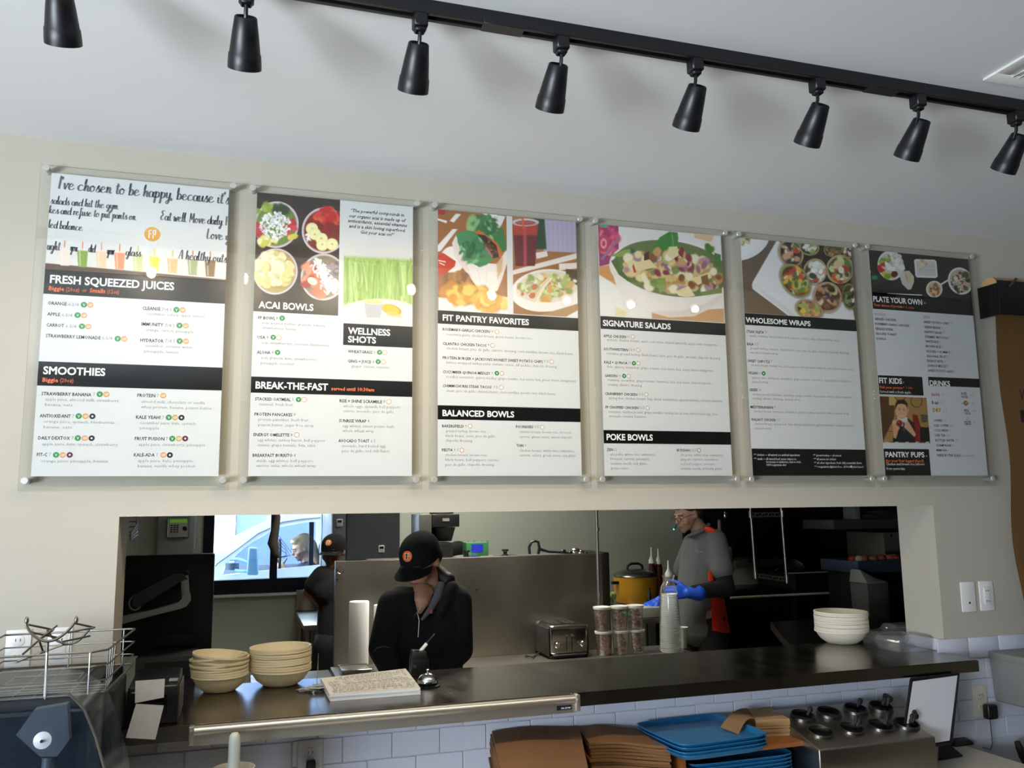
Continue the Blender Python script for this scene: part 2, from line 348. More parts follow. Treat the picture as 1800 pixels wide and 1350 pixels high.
class Paint:
    """flat printed picture: colours painted on the vertices of a fine grid; shapes are given in the sheet's own layout"""
    def __init__(s, bi, reg, p0, p1, bg, step=1.0, full=None):
        s.bi, s.reg = bi, reg
        (u0, v1), (u1, v0) = uv(bi, reg, *p0), uv(bi, reg, *p1)
        if full: u0, u1 = (0 if full[0] else u0), (1 if full[1] else u1); v1 = 1 if full[2] else v1
        s.u0, s.u1, s.v0, s.v1 = max(u0, 0), min(u1, 1), max(v0, 0), min(v1, 1)
        wpx = (s.u1-s.u0)*(CORN[bi][1][0]-CORN[bi][0][0]); hpx = (s.v1-s.v0)*500
        s.nx, s.ny = int(wpx/step)+2, int(hpx/step)+2
        U, Vv = np.meshgrid(np.linspace(s.u0, s.u1, s.nx), np.linspace(s.v1, s.v0, s.ny)); s.U, s.V = U, Vv
        H = HI[bi]; W = H[2,0]*U+H[2,1]*Vv+H[2,2]; ox, oy, sc = REG[reg]
        s.X = ((H[0,0]*U+H[0,1]*Vv+H[0,2])/W-ox)*sc; s.Y = ((H[1,0]*U+H[1,1]*Vv+H[1,2])/W-oy)*sc
        s.C = np.ones((s.ny, s.nx, 3))*np.array(lin(bg)); s.px = sc*step
        s.rng = np.random.default_rng(bi*100+reg)
    def put(s, a, col):
        c = np.array(lin(col)) if isinstance(col, str) else np.array(col); s.C = s.C*(1-a[..., None]) + c*a[..., None]
    def ell(s, x, y, rx, ry, col, rot=0, soft=None, a=1.0):
        c, q = math.cos(math.radians(rot)), math.sin(math.radians(rot)); dx, dy = s.X-x, s.Y-y
        d = np.sqrt(((dx*c+dy*q)/rx)**2+((-dx*q+dy*c)/ry)**2); w = (soft or s.px*0.8)/min(rx, ry)
        s.put(np.clip((1-d)/w+0.5, 0, 1)*a, col); return s
    def ring(s, x, y, rx, ry, wd, col, rot=0):
        c, q = math.cos(math.radians(rot)), math.sin(math.radians(rot)); dx, dy = s.X-x, s.Y-y
        d = np.abs(np.sqrt(((dx*c+dy*q)/rx)**2+((-dx*q+dy*c)/ry)**2)-1)*min(rx, ry)
        s.put(np.clip((wd-d)/s.px+0.5, 0, 1), col); return s
    def poly(s, pts, col, soft=None, a=1.0):
        X, Y = s.X, s.Y; ins = np.zeros(X.shape, bool); dm = np.full(X.shape, 1e9); n = len(pts)
        for i in range(n):
            (x1, y1), (x2, y2) = pts[i], pts[(i+1) % n]
            c = ((y1 > Y) != (y2 > Y)); 
            with np.errstate(divide='ignore', invalid='ignore'): xi = (x2-x1)*(Y-y1)/((y2-y1) or 1e-9)+x1
            ins ^= c & (X < xi)
            L = (x2-x1)**2+(y2-y1)**2 or 1e-9; t = np.clip(((X-x1)*(x2-x1)+(Y-y1)*(y2-y1))/L, 0, 1)
            dm = np.minimum(dm, np.hypot(X-x1-t*(x2-x1), Y-y1-t*(y2-y1)))
        sd = np.where(ins, dm, -dm); s.put(np.clip(sd/(soft or s.px*0.8)+0.5, 0, 1)*a, col); return s
    def line(s, pts, wd, col, a=1.0, soft=None):
        dm = np.full(s.X.shape, 1e9)
        for (x1, y1), (x2, y2) in zip(pts, pts[1:]):
            L = (x2-x1)**2+(y2-y1)**2 or 1e-9; t = np.clip(((s.X-x1)*(x2-x1)+(s.Y-y1)*(y2-y1))/L, 0, 1)
            dm = np.minimum(dm, np.hypot(s.X-x1-t*(x2-x1), s.Y-y1-t*(y2-y1)))
        s.put(np.clip((wd/2-dm)/(soft or s.px*0.8)+0.5, 0, 1)*a, col); return s
    def blobs(s, n, cx, cy, rx, ry, size, cols, asp=0.6, rot=0, shade=True):
        c, q = math.cos(math.radians(rot)), math.sin(math.radians(rot))
        for _ in range(n):
            r, th = math.sqrt(s.rng.random()), s.rng.random()*6.283; ex, ey = rx*r*math.cos(th), ry*r*math.sin(th)
            x, y = cx+ex*c-ey*q, cy+ex*q+ey*c; col = cols[s.rng.integers(len(cols))]; z = size*(0.6+0.8*s.rng.random()); ro = s.rng.random()*180
            if shade: s.ell(x+z*0.12, y+z*0.2, z, z*asp, '3a3020', ro, soft=z*0.5, a=0.30)
            s.ell(x, y, z, z*(asp+0.3*s.rng.random()), col, ro, soft=z*0.35)
        return s
    def vgrad(s, y0, y1, col, a0, a1):
        s.put(np.clip((s.Y-y0)/(y1-y0), 0, 1)*(a1-a0)+a0, col); return s
    def noise(s, amt, sx=3, sy=3):
        n = s.rng.random((s.ny//sy+2, s.nx//sx+2)); n = np.kron(n, np.ones((sy, sx)))[:s.ny, :s.nx]; s.C *= (1+(n-0.5)*amt)[..., None]; return s

def V_print():
    m = bpy.data.materials.new('printed_picture'); m.use_nodes = True; nt = m.node_tree; b = nt.nodes['Principled BSDF']
    a = nt.nodes.new('ShaderNodeAttribute'); a.attribute_name = 'ink'; nt.links.new(a.outputs['Color'], b.inputs['Base Color']); b.inputs['Roughness'].default_value = 0.30
    return m
M_pic = V_print()
M_sheet = mat('print_white', 'dadadc', 0.30, spec=0.5)
M_band = mat('print_black', '0f0f11', 0.28, spec=0.4)
M_ink = mat('ink_black', '1b1b1d', 0.5); M_grey = mat('ink_grey', '8a8a8c', 0.5); M_or = mat('ink_orange', 'e8703a', 0.5); M_wh = mat('ink_white', 'f2f2f2', 0.5)
M_green = mat('ink_green', '2f8f4c', 0.5); M_tan = mat('ink_tan', 'd9a06a', 0.5); M_mar = mat('ink_maroon', '5a1830', 0.5); M_gold = mat('ink_gold', 'd9912e', 0.5)
M_script = mat('ink_script', '62626c', 0.5); M_red = mat('ink_red', 'b8323c', 0.5); M_blue = mat('ink_blue', '2a3f8c', 0.5)

NB = ['menu board of juices and smoothies with brush handwriting on top, leftmost of six',
      'menu board of acai bowls and breakfasts with four fruit bowls pictured, second board from left',
      'menu board headed by a lettuce-wrapped burger and taco pictures, third board from left',
      'menu board with one large salad bowl picture above its list, fourth board from left',
      'menu board with sliced wraps pictured and a black footer, fifth board from left',
      'menu board with plates on dark wood and a boy pictured, rightmost of the six boards']
boards = []
for i in range(6):
    p = -0.5838+0.59624*i
    t = thing('menu_board', NB[i], 'menu board', (p, 0, BZ), 'acrylic menu boards on the wall'); boards.append(t)
    MB().box(p-0.030, p+0.543, -0.036, -0.031, 1.722, 2.702, 0.0006, 1).build('acrylic_panel', M_acr, t)
    MB().box(p, p+BW, -0.0305, -0.0290, BZ, BZ+BH).build('print_sheet', M_sheet, t, smooth=False)
    for (sx, sz) in ((p-0.013, 2.690), (p+0.523, 2.690), (p-0.013, 1.7525), (p+0.523, 1.7525)):
        MB().lathe([(0.0085,0.0),(0.0085,0.031)], (sx, 0, sz), (0,-1,0), 20).lathe([(0.0095,0.036),(0.0105,0.0375),(0.0105,0.043),(0.0090,0.0445)], (sx, 0, sz), (0,-1,0), 20).build('standoff', M_stand, t)
YP = -0.03065   # face of the printed sheet
def Wp(bi, u, v): return (-0.5838+0.59624*bi + u*BW, BZ + v*BH)
def band(bi, reg, pa, pb, m=M_band, u=(None, None), vb=None, name='heading_band', lvl=1):
    (u0, v1), (u1, v0) = uv(bi, reg, *pa), uv(bi, reg, *pb)
    if u[0] is not None: u0 = u[0]
    if u[1] is not None: u1 = u[1]
    if vb is not None: v0 = vb
    a, b2 = Wp(bi, u0, v1), Wp(bi, u1, v0)
    return flat(name, [[(a[0], b2[1]), (b2[0], b2[1]), (b2[0], a[1]), (a[0], a[1])]], m, boards[bi], YP-0.0001*lvl)
def picture(P, lvl=1, name='picture'):
    n = P.nx*P.ny; p = -0.5838+0.59624*P.bi
    co = np.stack([p+P.U*BW, np.full(P.U.shape, YP-0.0001*lvl), BZ+P.V*BH], -1).reshape(-1, 3)
    i = np.arange(n).reshape(P.ny, P.nx); f = np.stack([i[:-1,:-1], i[1:,:-1], i[1:,1:], i[:-1,1:]], -1).reshape(-1, 4)
    me = bpy.data.meshes.new(name); me.vertices.add(n); me.vertices.foreach_set('co', co.ravel())
    me.loops.add(f.size); me.loops.foreach_set('vertex_index', f.ravel()); me.polygons.add(len(f)); me.polygons.foreach_set('loop_start', np.arange(0, f.size, 4)); me.polygons.foreach_set('loop_total', np.full(len(f), 4))
    me.update(); at = me.color_attributes.new('ink', 'FLOAT_COLOR', 'POINT')
    at.data.foreach_set('color', np.concatenate([np.clip(P.C, 0, 1).reshape(-1, 3), np.ones((n, 1))], 1).ravel())
    me.materials.append(M_pic); o = bpy.data.objects.new(name, me); COL.objects.link(o); o.parent = boards[P.bi]; o.matrix_parent_inverse = boards[P.bi].matrix_world.inverted()
    return o

# ---- lettering: (sheet, layout, text, x start, baseline, x end, cap height, style)
STY = {'b':(M_ink, 0.014, 0), 'r':(M_grey, -0.004, 0), 'd':(M_ink, -0.002, 0), 'h':(M_wh, 0.026, 0), 'o':(M_or, 0.022, 0), 'O':(M_or, 0.0, 0), 'w':(M_wh, 0.0, 0), 'i':(M_ink, 0.015, 0.28), 'g':(M_gold, 0.05, 0), 'R':(M_red, 0.01, 0), 'B':(M_blue, 0.03, 0)}
LET = {}
def T(bi, reg, body, x0, y, x1, cap, st, rot=0):
    (u0, v0), (u1, _) = uv(bi, reg, x0, y), uv(bi, reg, x1, y+(x1-x0)*0.05); vt = uv(bi, reg, x0, y-cap)[1]
    a = Wp(bi, u0, v0); res = 3 if cap > 40 else 1
    LET.setdefault((bi, st), []).append(dict(body=body, o=Vector((a[0], YP-0.0004, a[1])), x=Vector((1,0,0)), y=Vector((0,0,1)), w=(u1-u0)*BW, cap=(vt-v0)*BH, bold=STY[st][1], shear=STY[st][2], res=res))
DISC = {}
def disc(bi, reg, x, y, r, m, lvl=2, n=18):
    u, v = uv(bi, reg, x, y); c = Wp(bi, u, v); ry = abs(uv(bi, reg, x, y-r)[1]-v)*BH
    DISC.setdefault((bi, m.name, lvl), (m, []))[1].append([(c[0]+ry*math.cos(2*math.pi*k/n), c[1]+ry*math.sin(2*math.pi*k/n)) for k in range(n)])
def item(bi, reg, name, x0, y, x1, price='', p0=0, p1=0, icons=(), cap=23, sub=(), slope=0.065, subcap=22):
    T(bi, reg, name, x0, y, x1, cap, 'b')
    if price: T(bi, reg, price, p0, y+(p0-x0)*slope, p1, cap, 'r')
    for k, x, yy in icons:
        disc(bi, reg, x, yy, cap*0.86, {'V':M_green, 'G':M_tan, 'L':M_ink, 'F':M_mar, 'E':M_red}[k])
        if k == 'V': T(bi, reg, 'V', x-cap*0.35, yy+cap*0.42, x+cap*0.35, cap*0.8, 'w')
        elif k in 'GE': disc(bi, reg, x, yy, cap*0.66, M_sheet, 3) if bi in (2, 3) or reg in (4,) else T(bi, reg, 'GF', x-cap*0.6, yy+cap*0.36, x+cap*0.6, cap*0.7, 'w')
        elif k in 'LF': disc(bi, reg, x, yy, cap*0.3, M_sheet, 3, 8)
    for s, a, yb, b in sub: T(bi, reg, s, a, yb, b, subcap, 'r')
# sheet 1
T(0,1,'FRESH SQUEEZED JUICES',283,962,1222,58,'h'); T(0,1,'Biggie',275,1018,392,31,'o'); T(0,1,'(20oz)',405,1027,505,30,'O'); T(0,1,'or',527,1034,560,30,'O'); T(0,1,'Smalls',583,1036,703,31,'o'); T(0,1,'(12oz)',716,1044,806,30,'O')
item(0,1,'ORANGE',268,1128,410,'6.5/4',422,500,[('V',540,1130),('G',588,1132)],25)
item(0,1,'APPLE',262,1211,360,'6.5/4',372,452,[('V',492,1209),('G',541,1211)],25)
item(0,1,'CARROT',256,1294,388,'6.5/4',402,482,[('V',525,1294),('G',573,1296)],25)
item(0,1,'CLEANSE',980,1170,1118,'7/4.5',1128,1205,[('V',1240,1171),('G',1287,1173)],25,[('cucumber, celery, apple, lemon',1010,1209,1450)])
item(0,1,'IMMUNITY',974,1290,1140,'7/4.5',1152,1226,[('V',1263,1291),('G',1311,1293)],25,[('orange, carrot, pineapple',1005,1332,1370)])
item(0,2,'STRAWBERRY LEMONADE',246,131,655,'6.5/4',666,742,[('V',783,144),('G',831,146)],25,slope=0.045)
item(0,2,'HYDRATOR',952,168,1124,'7/4.5',1136,1210,[('V',1245,164),('G',1292,166)],25,[('cucumber, coconut water,',983,206,1347),('pineapple, lemon',980,248,1232)],slope=0.03)
T(0,2,'SMOOTHIES',226,405,688,55,'h'); T(0,2,'Biggie',221,464,339,31,'o'); T(0,2,'(20oz)',352,468,452,30,'O')
item(0,2,'STRAWBERRY BANANA',213,565,585,'7',598,612,[('V',648,560),('G',697,561)],25,[('apple juice, almond milk, strawberry,',243,605,795),('banana, oats',240,645,443)],slope=0.02)
item(0,2,'ANTIOXIDANT',199,731,430,'7',442,455,[('V',491,724),('G',542,725),('L',593,726)],25,[('orange juice, spinach, blueberries,',230,772,762),('banana, oats',228,814,436)],slope=0.02)
item(0,2,'DAILY DEXTOX',188,898,424,'7',436,452,[('V',484,889),('G',536,890),('L',587,891)],25,[('apple juice, kale, spinach, strawberry',218,942,781)],slope=0.01)
item(0,2,'FIT-C',177,1024,254,'7',267,281,[('V',321,1015),('G',371,1016),('F',423,1016)],25,[('orange juice, pineapple, banana',208,1070,707)],slope=0.01)
item(0,2,'PROTEIN',928,582,1062,'7',1074,1088,[('G',1122,573)],25,[('almond milk, chocolate or vanilla',958,627,1433),('whey protein, banana, peanut butter',956,667,1487)],slope=0.02)
item(0,2,'KALE YEAH!',918,746,1102,'7',1114,1128,[('V',1164,738),('G',1211,739),('L',1259,740)],25,[('cucumber juice, kale, spinach,',948,787,1372),('pineapple',946,826,1090)],slope=0.02)
item(0,2,'FRUIT FUSION',909,908,1130,'7',1142,1156,[('V',1190,898),('G',1239,898),('F',1287,898)],25,[('apple juice, strawberry, pineapple',939,950,1434)],slope=0.01)
item(0,2,'KALE-ADA',902,1031,1058,'7',1070,1084,[('G',1123,1021),('L',1172,1022)],25,[('apple juice, kale, pineapple,',932,1073,1350),('banana, vanilla whey protein',930,1113,1363)],slope=0.01)
band(0,1,(250,860),(240,1045),u=(0,1)); band(0,2,(197,310),(184,492),u=(0,1))
# sheet 2
for s, a, y, b in (('“The powerful compounds in',975,344,1410),('our organic acai is made up of',960,387,1425),('antioxidants, essential vitamins',950,426,1435),('and is a skin loving superfood.',960,470,1420),('Get your acai on!”',1055,522,1333)): T(1,3,s,a,y,b,27,'i')
T(1,3,'ACAI BOWLS',215,1118,670,53,'h'); T(1,4,'WELLNESS',893,75,1215,47,'h'); T(1,4,'SHOTS',893,139,1107,46,'h')
item(1,3,'FP BOWL',213,1211,355,'8',362,378,[('V',412,1205)],25,[('acai, peanut butter, granola, banana,',245,1250,775),('strawberries, honey',245,1292,527)],slope=0.03)
item(1,4,'USA',195,107,255,'8',265,280,[('V',317,98),('G',361,102)],23,[('acai, strawberries, coconut, blueberries',226,147,745)],slope=0.02)
item(1,4,'ALOHA',191,222,295,'8',305,320,[('V',351,214)],23,[('acai, granola, kiwi, strawberries,',222,262,654),('pineapple, coconut',221,303,480)],slope=0.02)
item(1,4,'WHEATGRASS',893,220,1080,'3',1090,1102,[('V',1135,218),('G',1175,220)],22,slope=0.04)
item(1,4,'GING + JUICE',892,294,1070,'4',1080,1094,[('V',1124,289),('G',1164,291)],22,[('ginger, lemon, cayenne',920,331,1210)],slope=0.04)
T(1,4,'BREAK-THE-FAST',181,488,740,51,'h'); T(1,4,'served until 10:30am',766,505,1094,26,'o')
item(1,4,'STACKED OATMEAL',178,580,455,'5',466,478,[('V',515,575),('G',558,576)],23,[('oatmeal, fresh fruit',208,619,471)],slope=0.015)
item(1,4,'PROTEIN PANCAKES',174,697,467,'8',478,492,(),23,[('protein pancakes, fresh fruit,',204,736,596),('peanut butter, sugar free syrup',203,777,632)],slope=0.01)
item(1,4,'ENERGY OMELETTE',167,854,444,'8',455,469,[('G',502,845)],23,[('egg whites, turkey bacon, bell peppers,',198,893,726),('onions, grape tomato, feta, salsa',196,932,644)],slope=0.005)
item(1,4,'BREAKFAST BURRITO',161,1012,470,'8',480,494,(),23,[('steak, egg whites, bell peppers,',191,1052,633),('onions, salsa, whole wheat wrap',189,1090,650)],slope=0)
item(1,4,'RISE + SHINE SCRAMBLE',830,597,1155,'8',1165,1178,[('G',1206,593)],23,[('whole eggs, spinach, bell peppers,',858,635,1297),('onions, avocado, pico de gallo',857,672,1244)],slope=0.015)
item(1,4,'SUNRISE WRAP',826,748,1036,'8',1046,1059,(),23,[('egg whites, sweet potato hash,',854,786,1252),('whole wheat wrap',854,823,1092)],slope=0.01)
item(1,4,'AVOCADO TOAST',822,900,1058,'6.5',1069,1105,(),23,[('avocado, hard boiled egg,',850,938,1186),('pico de gallo, red chili flakes',849,976,1211)],slope=0.005)
band(1,4,(157,397),(153,521),u=(0,1)); band(1,4,(858,-6),(858,160),u=(None,1))
# correct the left limit of the short band
# sheet 3
T(2,5,'FIT PANTRY FAVORITES',212,1167,980,52,'h')
item(2,5,'ROSEMARY-GARLIC CHICKEN',212,1258,628,'10',638,664,[('G',694,1273)],24,[('rosemary-garlic chicken breast, green beans, brown rice',243,1302,1006)],slope=0.045)
item(2,6,'CILANTRO CHICKEN TACOS',190,80,539,'9',549,563,[('G',588,87)],22,[('chicken breast, pico de gallo, cilantro dressing, corn tortillas, brown rice, black beans',219,117,1230)],slope=0.035)
item(2,6,"PROTEIN BURGER + JACKSON'S HONEST SWEET POTATO CHIPS",190,194,989,'9.5',997,1034,[('G',1060,219)],22,[('lettuce wrapped turkey patty, tomato, onion, dill pickles, chipotle dressing',219,231,1100)],slope=0.038)
item(2,6,'CUCUMBER QUINOA MEDLEY',190,308,570,'9',580,592,[('V',622,310),('G',661,312)],22,[('zoodled cucumber, quinoa medley (grape tomato, red onion, feta, green onion, vinaigrette)',217,346,1253)],slope=0.03)
item(2,6,'CHIMMICHURRI STEAK TACOS',189,420,578,'9.5',594,630,[('G',658,425)],22,[('steak, pico de gallo, chimmichurri, corn tortillas, brown rice, black beans',218,459,1089)],slope=0.03)
T(2,6,'BALANCED BOWLS',188,652,760,47,'h')
item(2,6,'BAKERSFIELD',185,744,358,'9',367,382,[('G',408,735)],22,[('ground turkey, brown rice,',214,783,539),('black beans, corn, pico de gallo,',213,822,614),('chipotle dressing',212,860,425)],slope=0.01)
item(2,6,'FIESTA',183,937,269,'9.5',278,316,[('G',342,929)],22,[('chicken breast, brown rice,',211,976,544),('black beans, bell peppers, onions,',211,1015,639),('pico de gallo, chipotle dressing',210,1054,600)],slope=0.005)
item(2,6,'FOUNDERS',774,753,912,'9.5',921,956,[('G',983,747)],22,[('chicken breast, brown rice, broccoli,',802,793,1220),('carrots, green onion, sweet chipotle',801,833,1221)],slope=0.01)
item(2,6,'THAI',776,904,834,'9',844,857,(),22,[('chicken breast, white rice, edamame,',802,944,1243),('carrots, celery, green onion, soy glaze',802,982,1248)],slope=0.01)
band(2,5,(175,1075),(178,1195),u=(0,1)); band(2,6,(157,566),(155,680),u=(0,1))
# sheet 4
T(3,7,'SIGNATURE SALADS',218,1204,915,57,'h')
item(3,8,'APPLE CHICKEN',177,24,360,'10',368,391,[('G',416,20)],21,[('spinach, chicken breast, apple, red onion, shaved almonds, apple cider vinaigrette',205,53,1110)],slope=0.035)
item(3,8,'SOUTHWESTERN',180,130,376,'10.5',390,433,[('G',458,128)],21,[('romaine, ground turkey, black beans, corn, pico de gallo, avocado, chipotle dressing',205,165,1132)],slope=0.03)
item(3,8,'KALE + QUINOA',182,237,371,'10',380,402,[('V',424,235),('G',460,236)],21,[('kale, quinoa, cucumber, grape tomato, red onion, feta, zesty lemon vinaigrette',209,272,1074)],slope=0.025)
item(3,8,'GARDEN',187,345,287,'10',296,319,[('V',345,338),('G',381,340)],21,[('romaine, cucumber, grape tomato, hummus, feta, red onion, shaved carrots,',213,379,1058),('creamy cilantro dressing',214,417,489)],slope=0.02)
item(3,8,'CRANBERRY CHICKEN',190,491,450,'10.5',459,500,[('G',524,488)],21,[('spring mix, chicken breast, feta, dried cranberries, glazed walnuts, creamy balsamic',219,525,1148)],slope=0.02)
item(3,8,'FP CHOPPED CHICKEN',194,600,460,'10.5',468,510,[('G',534,597)],21,[('romaine, chicken breast, grape tomato, turkey bacon bits, hard boiled egg, feta,',222,636,1108),('avocado, creamy balsamic',223,671,523)],slope=0.015)
T(3,8,'POKE BOWLS',203,853,578,47,'h')
item(3,8,'ZEN',205,941,253,'12',262,283,(),21,[('ahi poke, white rice, edamame,',233,978,600),('broccoli, carrots, pineapple,',234,1014,555),('sesame seeds, soy glaze,',236,1051,534),('green onion',237,1089,378)],slope=0.01)
item(3,8,'BUDDAH',773,949,878,'12.5',886,928,[('E',953,940)],21,[('ahi poke, white rice, edamame,',801,986,1154),('jalapeño carrots, cucumber,',802,1022,1114),('red bell pepper, avocado,',804,1059,1090),('sesame seeds, sriracha glaze',806,1096,1140)],slope=0.005)
band(3,7,(188,1105),(190,1235),u=(0,1)); band(3,8,(177,773),(180,880),u=(0,1))
# sheet 5
T(4,9,'WHOLESOME WRAPS',248,1128,990,56,'h')
for a in (('STEAK FAJITA',130,104,264,'10',272,291,(),20,[('steak, romaine, black beans, bell peppers, onions, salsa, whole-wheat wrap',153,134,852)]),
 ('BAJA',135,199,186,'9.5',193,221,(),20,[('ground turkey, romaine, black beans, corn, pico de gallo, avocado, chipotle dressing,',158,230,930),('sun-dried tomato wrap',159,263,375)]),
 ('SWEET CHIPOTLE',139,329,310,'9',318,329,(),20,[('chicken breast, brown rice, bell peppers, onions, sweet chipotle, sun-dried tomato wrap',163,359,965)]),
 ('VEGAN',144,421,216,'10',224,242,[('V',262,415)],20,[('quinoa, kale, chickpeas, cucumber, grape tomato, red onion, zesty lemon vinaigrette,',170,455,948),('spinach wrap',170,487,298)]),
 ('GREEK',152,550,218,'10',226,244,(),20,[('chicken breast, romaine, cucumber, grape tomato, red onion, carrots, feta, hummus,',177,583,952),('creamy cilantro dressing, spinach wrap',179,615,547)]),
 ('MEDITERRANEAN',161,682,336,'9',344,355,(),20,[('chicken breast, hummus, cucumber, grape tomato, avocado, whole-wheat wrap',185,713,928)]),
 ('WALNUT CHICKEN',166,778,354,'9.5',362,390,(),20,[('chicken breast, spring mix, feta, dried cranberries, glazed walnuts, creamy balsamic,',191,809,972),('spinach wrap',193,843,323)])):
    item(4,10,*a,slope=0.015,subcap=19)
for s, a, y, b in (('chicken — all natural, no artificial ingredients',212,1046,543),('steak — all natural beef, never subject to',215,1077,515),('hormones or antibiotics, farm to fork,',284,1101,552),('100% vegetarian diet',286,1124,438),('ground turkey — all natural',672,1054,866),('all sauces are artisan',675,1083,826),('all other ingredients: fresh, fully sustainable farms',678,1112,1028),('vegetarian,  gluten free,  all fruit,  plant based',692,1142,1040),('**',187,1046,205),('**',189,1077,207),('**',648,1054,666),('**',651,1083,669),('**',654,1112,672),('**',657,1142,675)): T(4,10,s,a,y,b,16,'w')
for x, m in ((684,M_green),(783,M_tan),(880,M_mar),(945,M_wh)): disc(4,10,x,1136,8,m)
band(4,9,(1500,1097),(1506,1226),u=(0,1)); band(4,10,(162,990),(180,1190),u=(0,1),vb=0)
# sheet 6
T(5,11,'PLATE YOUR OWN',213,700,716,54,'h'); T(5,11,'11',735,728,753,18,'w'); T(5,11,'Your choice of protein',217,748,512,26,'o'); T(5,11,'+ 2 sides',520,772,633,24,'O')
T(5,11,'PROTEINS',223,845,338,25,'r')
for s, a, y, b in (('GRILLED CHICKEN',228,894,445),('ROSEMARY-GARLIC CHICKEN',231,945,582),('GRILLED STEAK',234,997,420),('GROUND TURKEY',237,1048,455),('QUINOA',242,1100,347)): T(5,11,s,a,y,b,24,'b')
T(5,11,'SIDES',728,876,795,25,'r')
for s, a, y, b, pr in (('SWEET POTATO CHIPS',733,929,992,'1.5'),('GREEN BEANS',737,981,903,'3'),('PANTRY SALAD',741,1032,922,'3'),('STEAMED BROCCOLI',746,1082,984,'3'),('WHITE RICE',749,1131,887,'3'),('BROWN RICE',753,1181,908,'3'),('VEGGIES + HUMMUS',757,1234,1005,'3'),('SEASONAL FRUIT',763,1284,964,'3'),('ENERGY BITES',767,1334,935,'3')):
    T(5,11,s,a,y,b,24,'b'); T(5,11,pr,b+10,y+(b-a)*0.03,b+10+(30 if len(pr) > 1 else 11),22,'r')
for s, a, y, b, pr in (('QUINOA MEDLEY',627,88,820,'4'),('SWEET POTATO HASH',631,138,880,'5')): T(5,12,s,a,y,b,23,'b'); T(5,12,pr,b+8,y+3,b+18,21,'r')
T(5,12,'FIT KIDS',153,249,378,52,'h'); T(5,12,'7',388,255,398,20,'w'); T(5,12,'Pick your protein',158,302,382,26,'o'); T(5,12,'+ 1 side',388,306,480,24,'O'); T(5,12,'Served with a fresh apple.',161,345,470,26,'w')
T(5,12,'PANTRY PUPS',218,982,600,50,'h'); T(5,12,'4',612,983,624,18,'w'); T(5,12,'(for your four legged friend)',220,1031,592,27,'o'); T(5,12,'Chicken and brown rice leftover',224,1063,603,25,'w'); T(5,12,'from yesterday.',228,1108,412,25,'w')
T(5,12,'DRINKS',650,275,850,50,'h')
T(5,12,'zevia',665,378,748,36,'R'); T(5,12,'bai',672,460,735,34,'b'); T(5,12,'DRY',680,535,765,34,'g'); T(5,12,'BOXED',960,370,1015,27,'b'); T(5,12,'WATER',962,402,1026,24,'b')
T(5,12,'VITA',985,540,1035,26,'B'); T(5,12,'COCO',995,565,1052,20,'B'); T(5,12,'HEALTH-ADE',990,645,1054,18,'b'); T(5,12,'KOMBUCHA',990,667,1056,18,'b')
disc(5,12,1003,452,24,M_ink); disc(5,12,1003,452,17,M_gold,3); disc(5,12,1019,606,13,M_ink); disc(5,12,1019,606,10,M_sheet,3)
T(5,12,'PALEO',966,461,1042,14,'b')
for s, a, y, b in (('2.5',763,370,797),('2.5',748,455,782),('2.5',781,540,815),('2.5',1050,382,1084),('2.5',1056,465,1090),('3.5',1066,541,1100),('5',1080,645,1092)): T(5,12,s,a,y,b,22,'r')
for s, a, y, b, pr in (('COFFEE',687,634,770,'2.5'),('ICED COFFEE',692,683,835,'2.5'),('COLD BREW',697,731,832,'4'),('ICED TEA',702,780,803,'2.5'),('BOTTLED WATER',707,830,892,'2.5'),('CHAMPAGNE',712,880,862,'4'),('MIMOSA',717,928,818,'6'),('WINE BY THE GLASS',721,978,955,'6 (red, white)')):
    T(5,12,s,a,y,b,23,'b'); T(5,12,pr,b+8,y+2,b+8+{1:12,3:34}.get(len(pr),135),21,'r')
band(5,11,(188,605),(196,776),u=(0,1)); band(5,12,(130,170),(590,376),u=(0,None)); band(5,12,(190,900),(662,1150),u=(0,None),vb=0); band(5,12,(632,188),(1133,298),u=(None,1))
# fine: short bands take their right limits from the layout
out = text_flush(LET)
for (bi, st), vf in out.items():
    if vf[0]: mesh_obj('lettering', vf, STY[st][0], boards[bi], kind='stuff')
for (bi, mn, lvl), (m, polys) in DISC.items(): flat('diet_icons', polys, m, boards[bi], YP-0.00015*lvl)['kind'] = 'stuff'

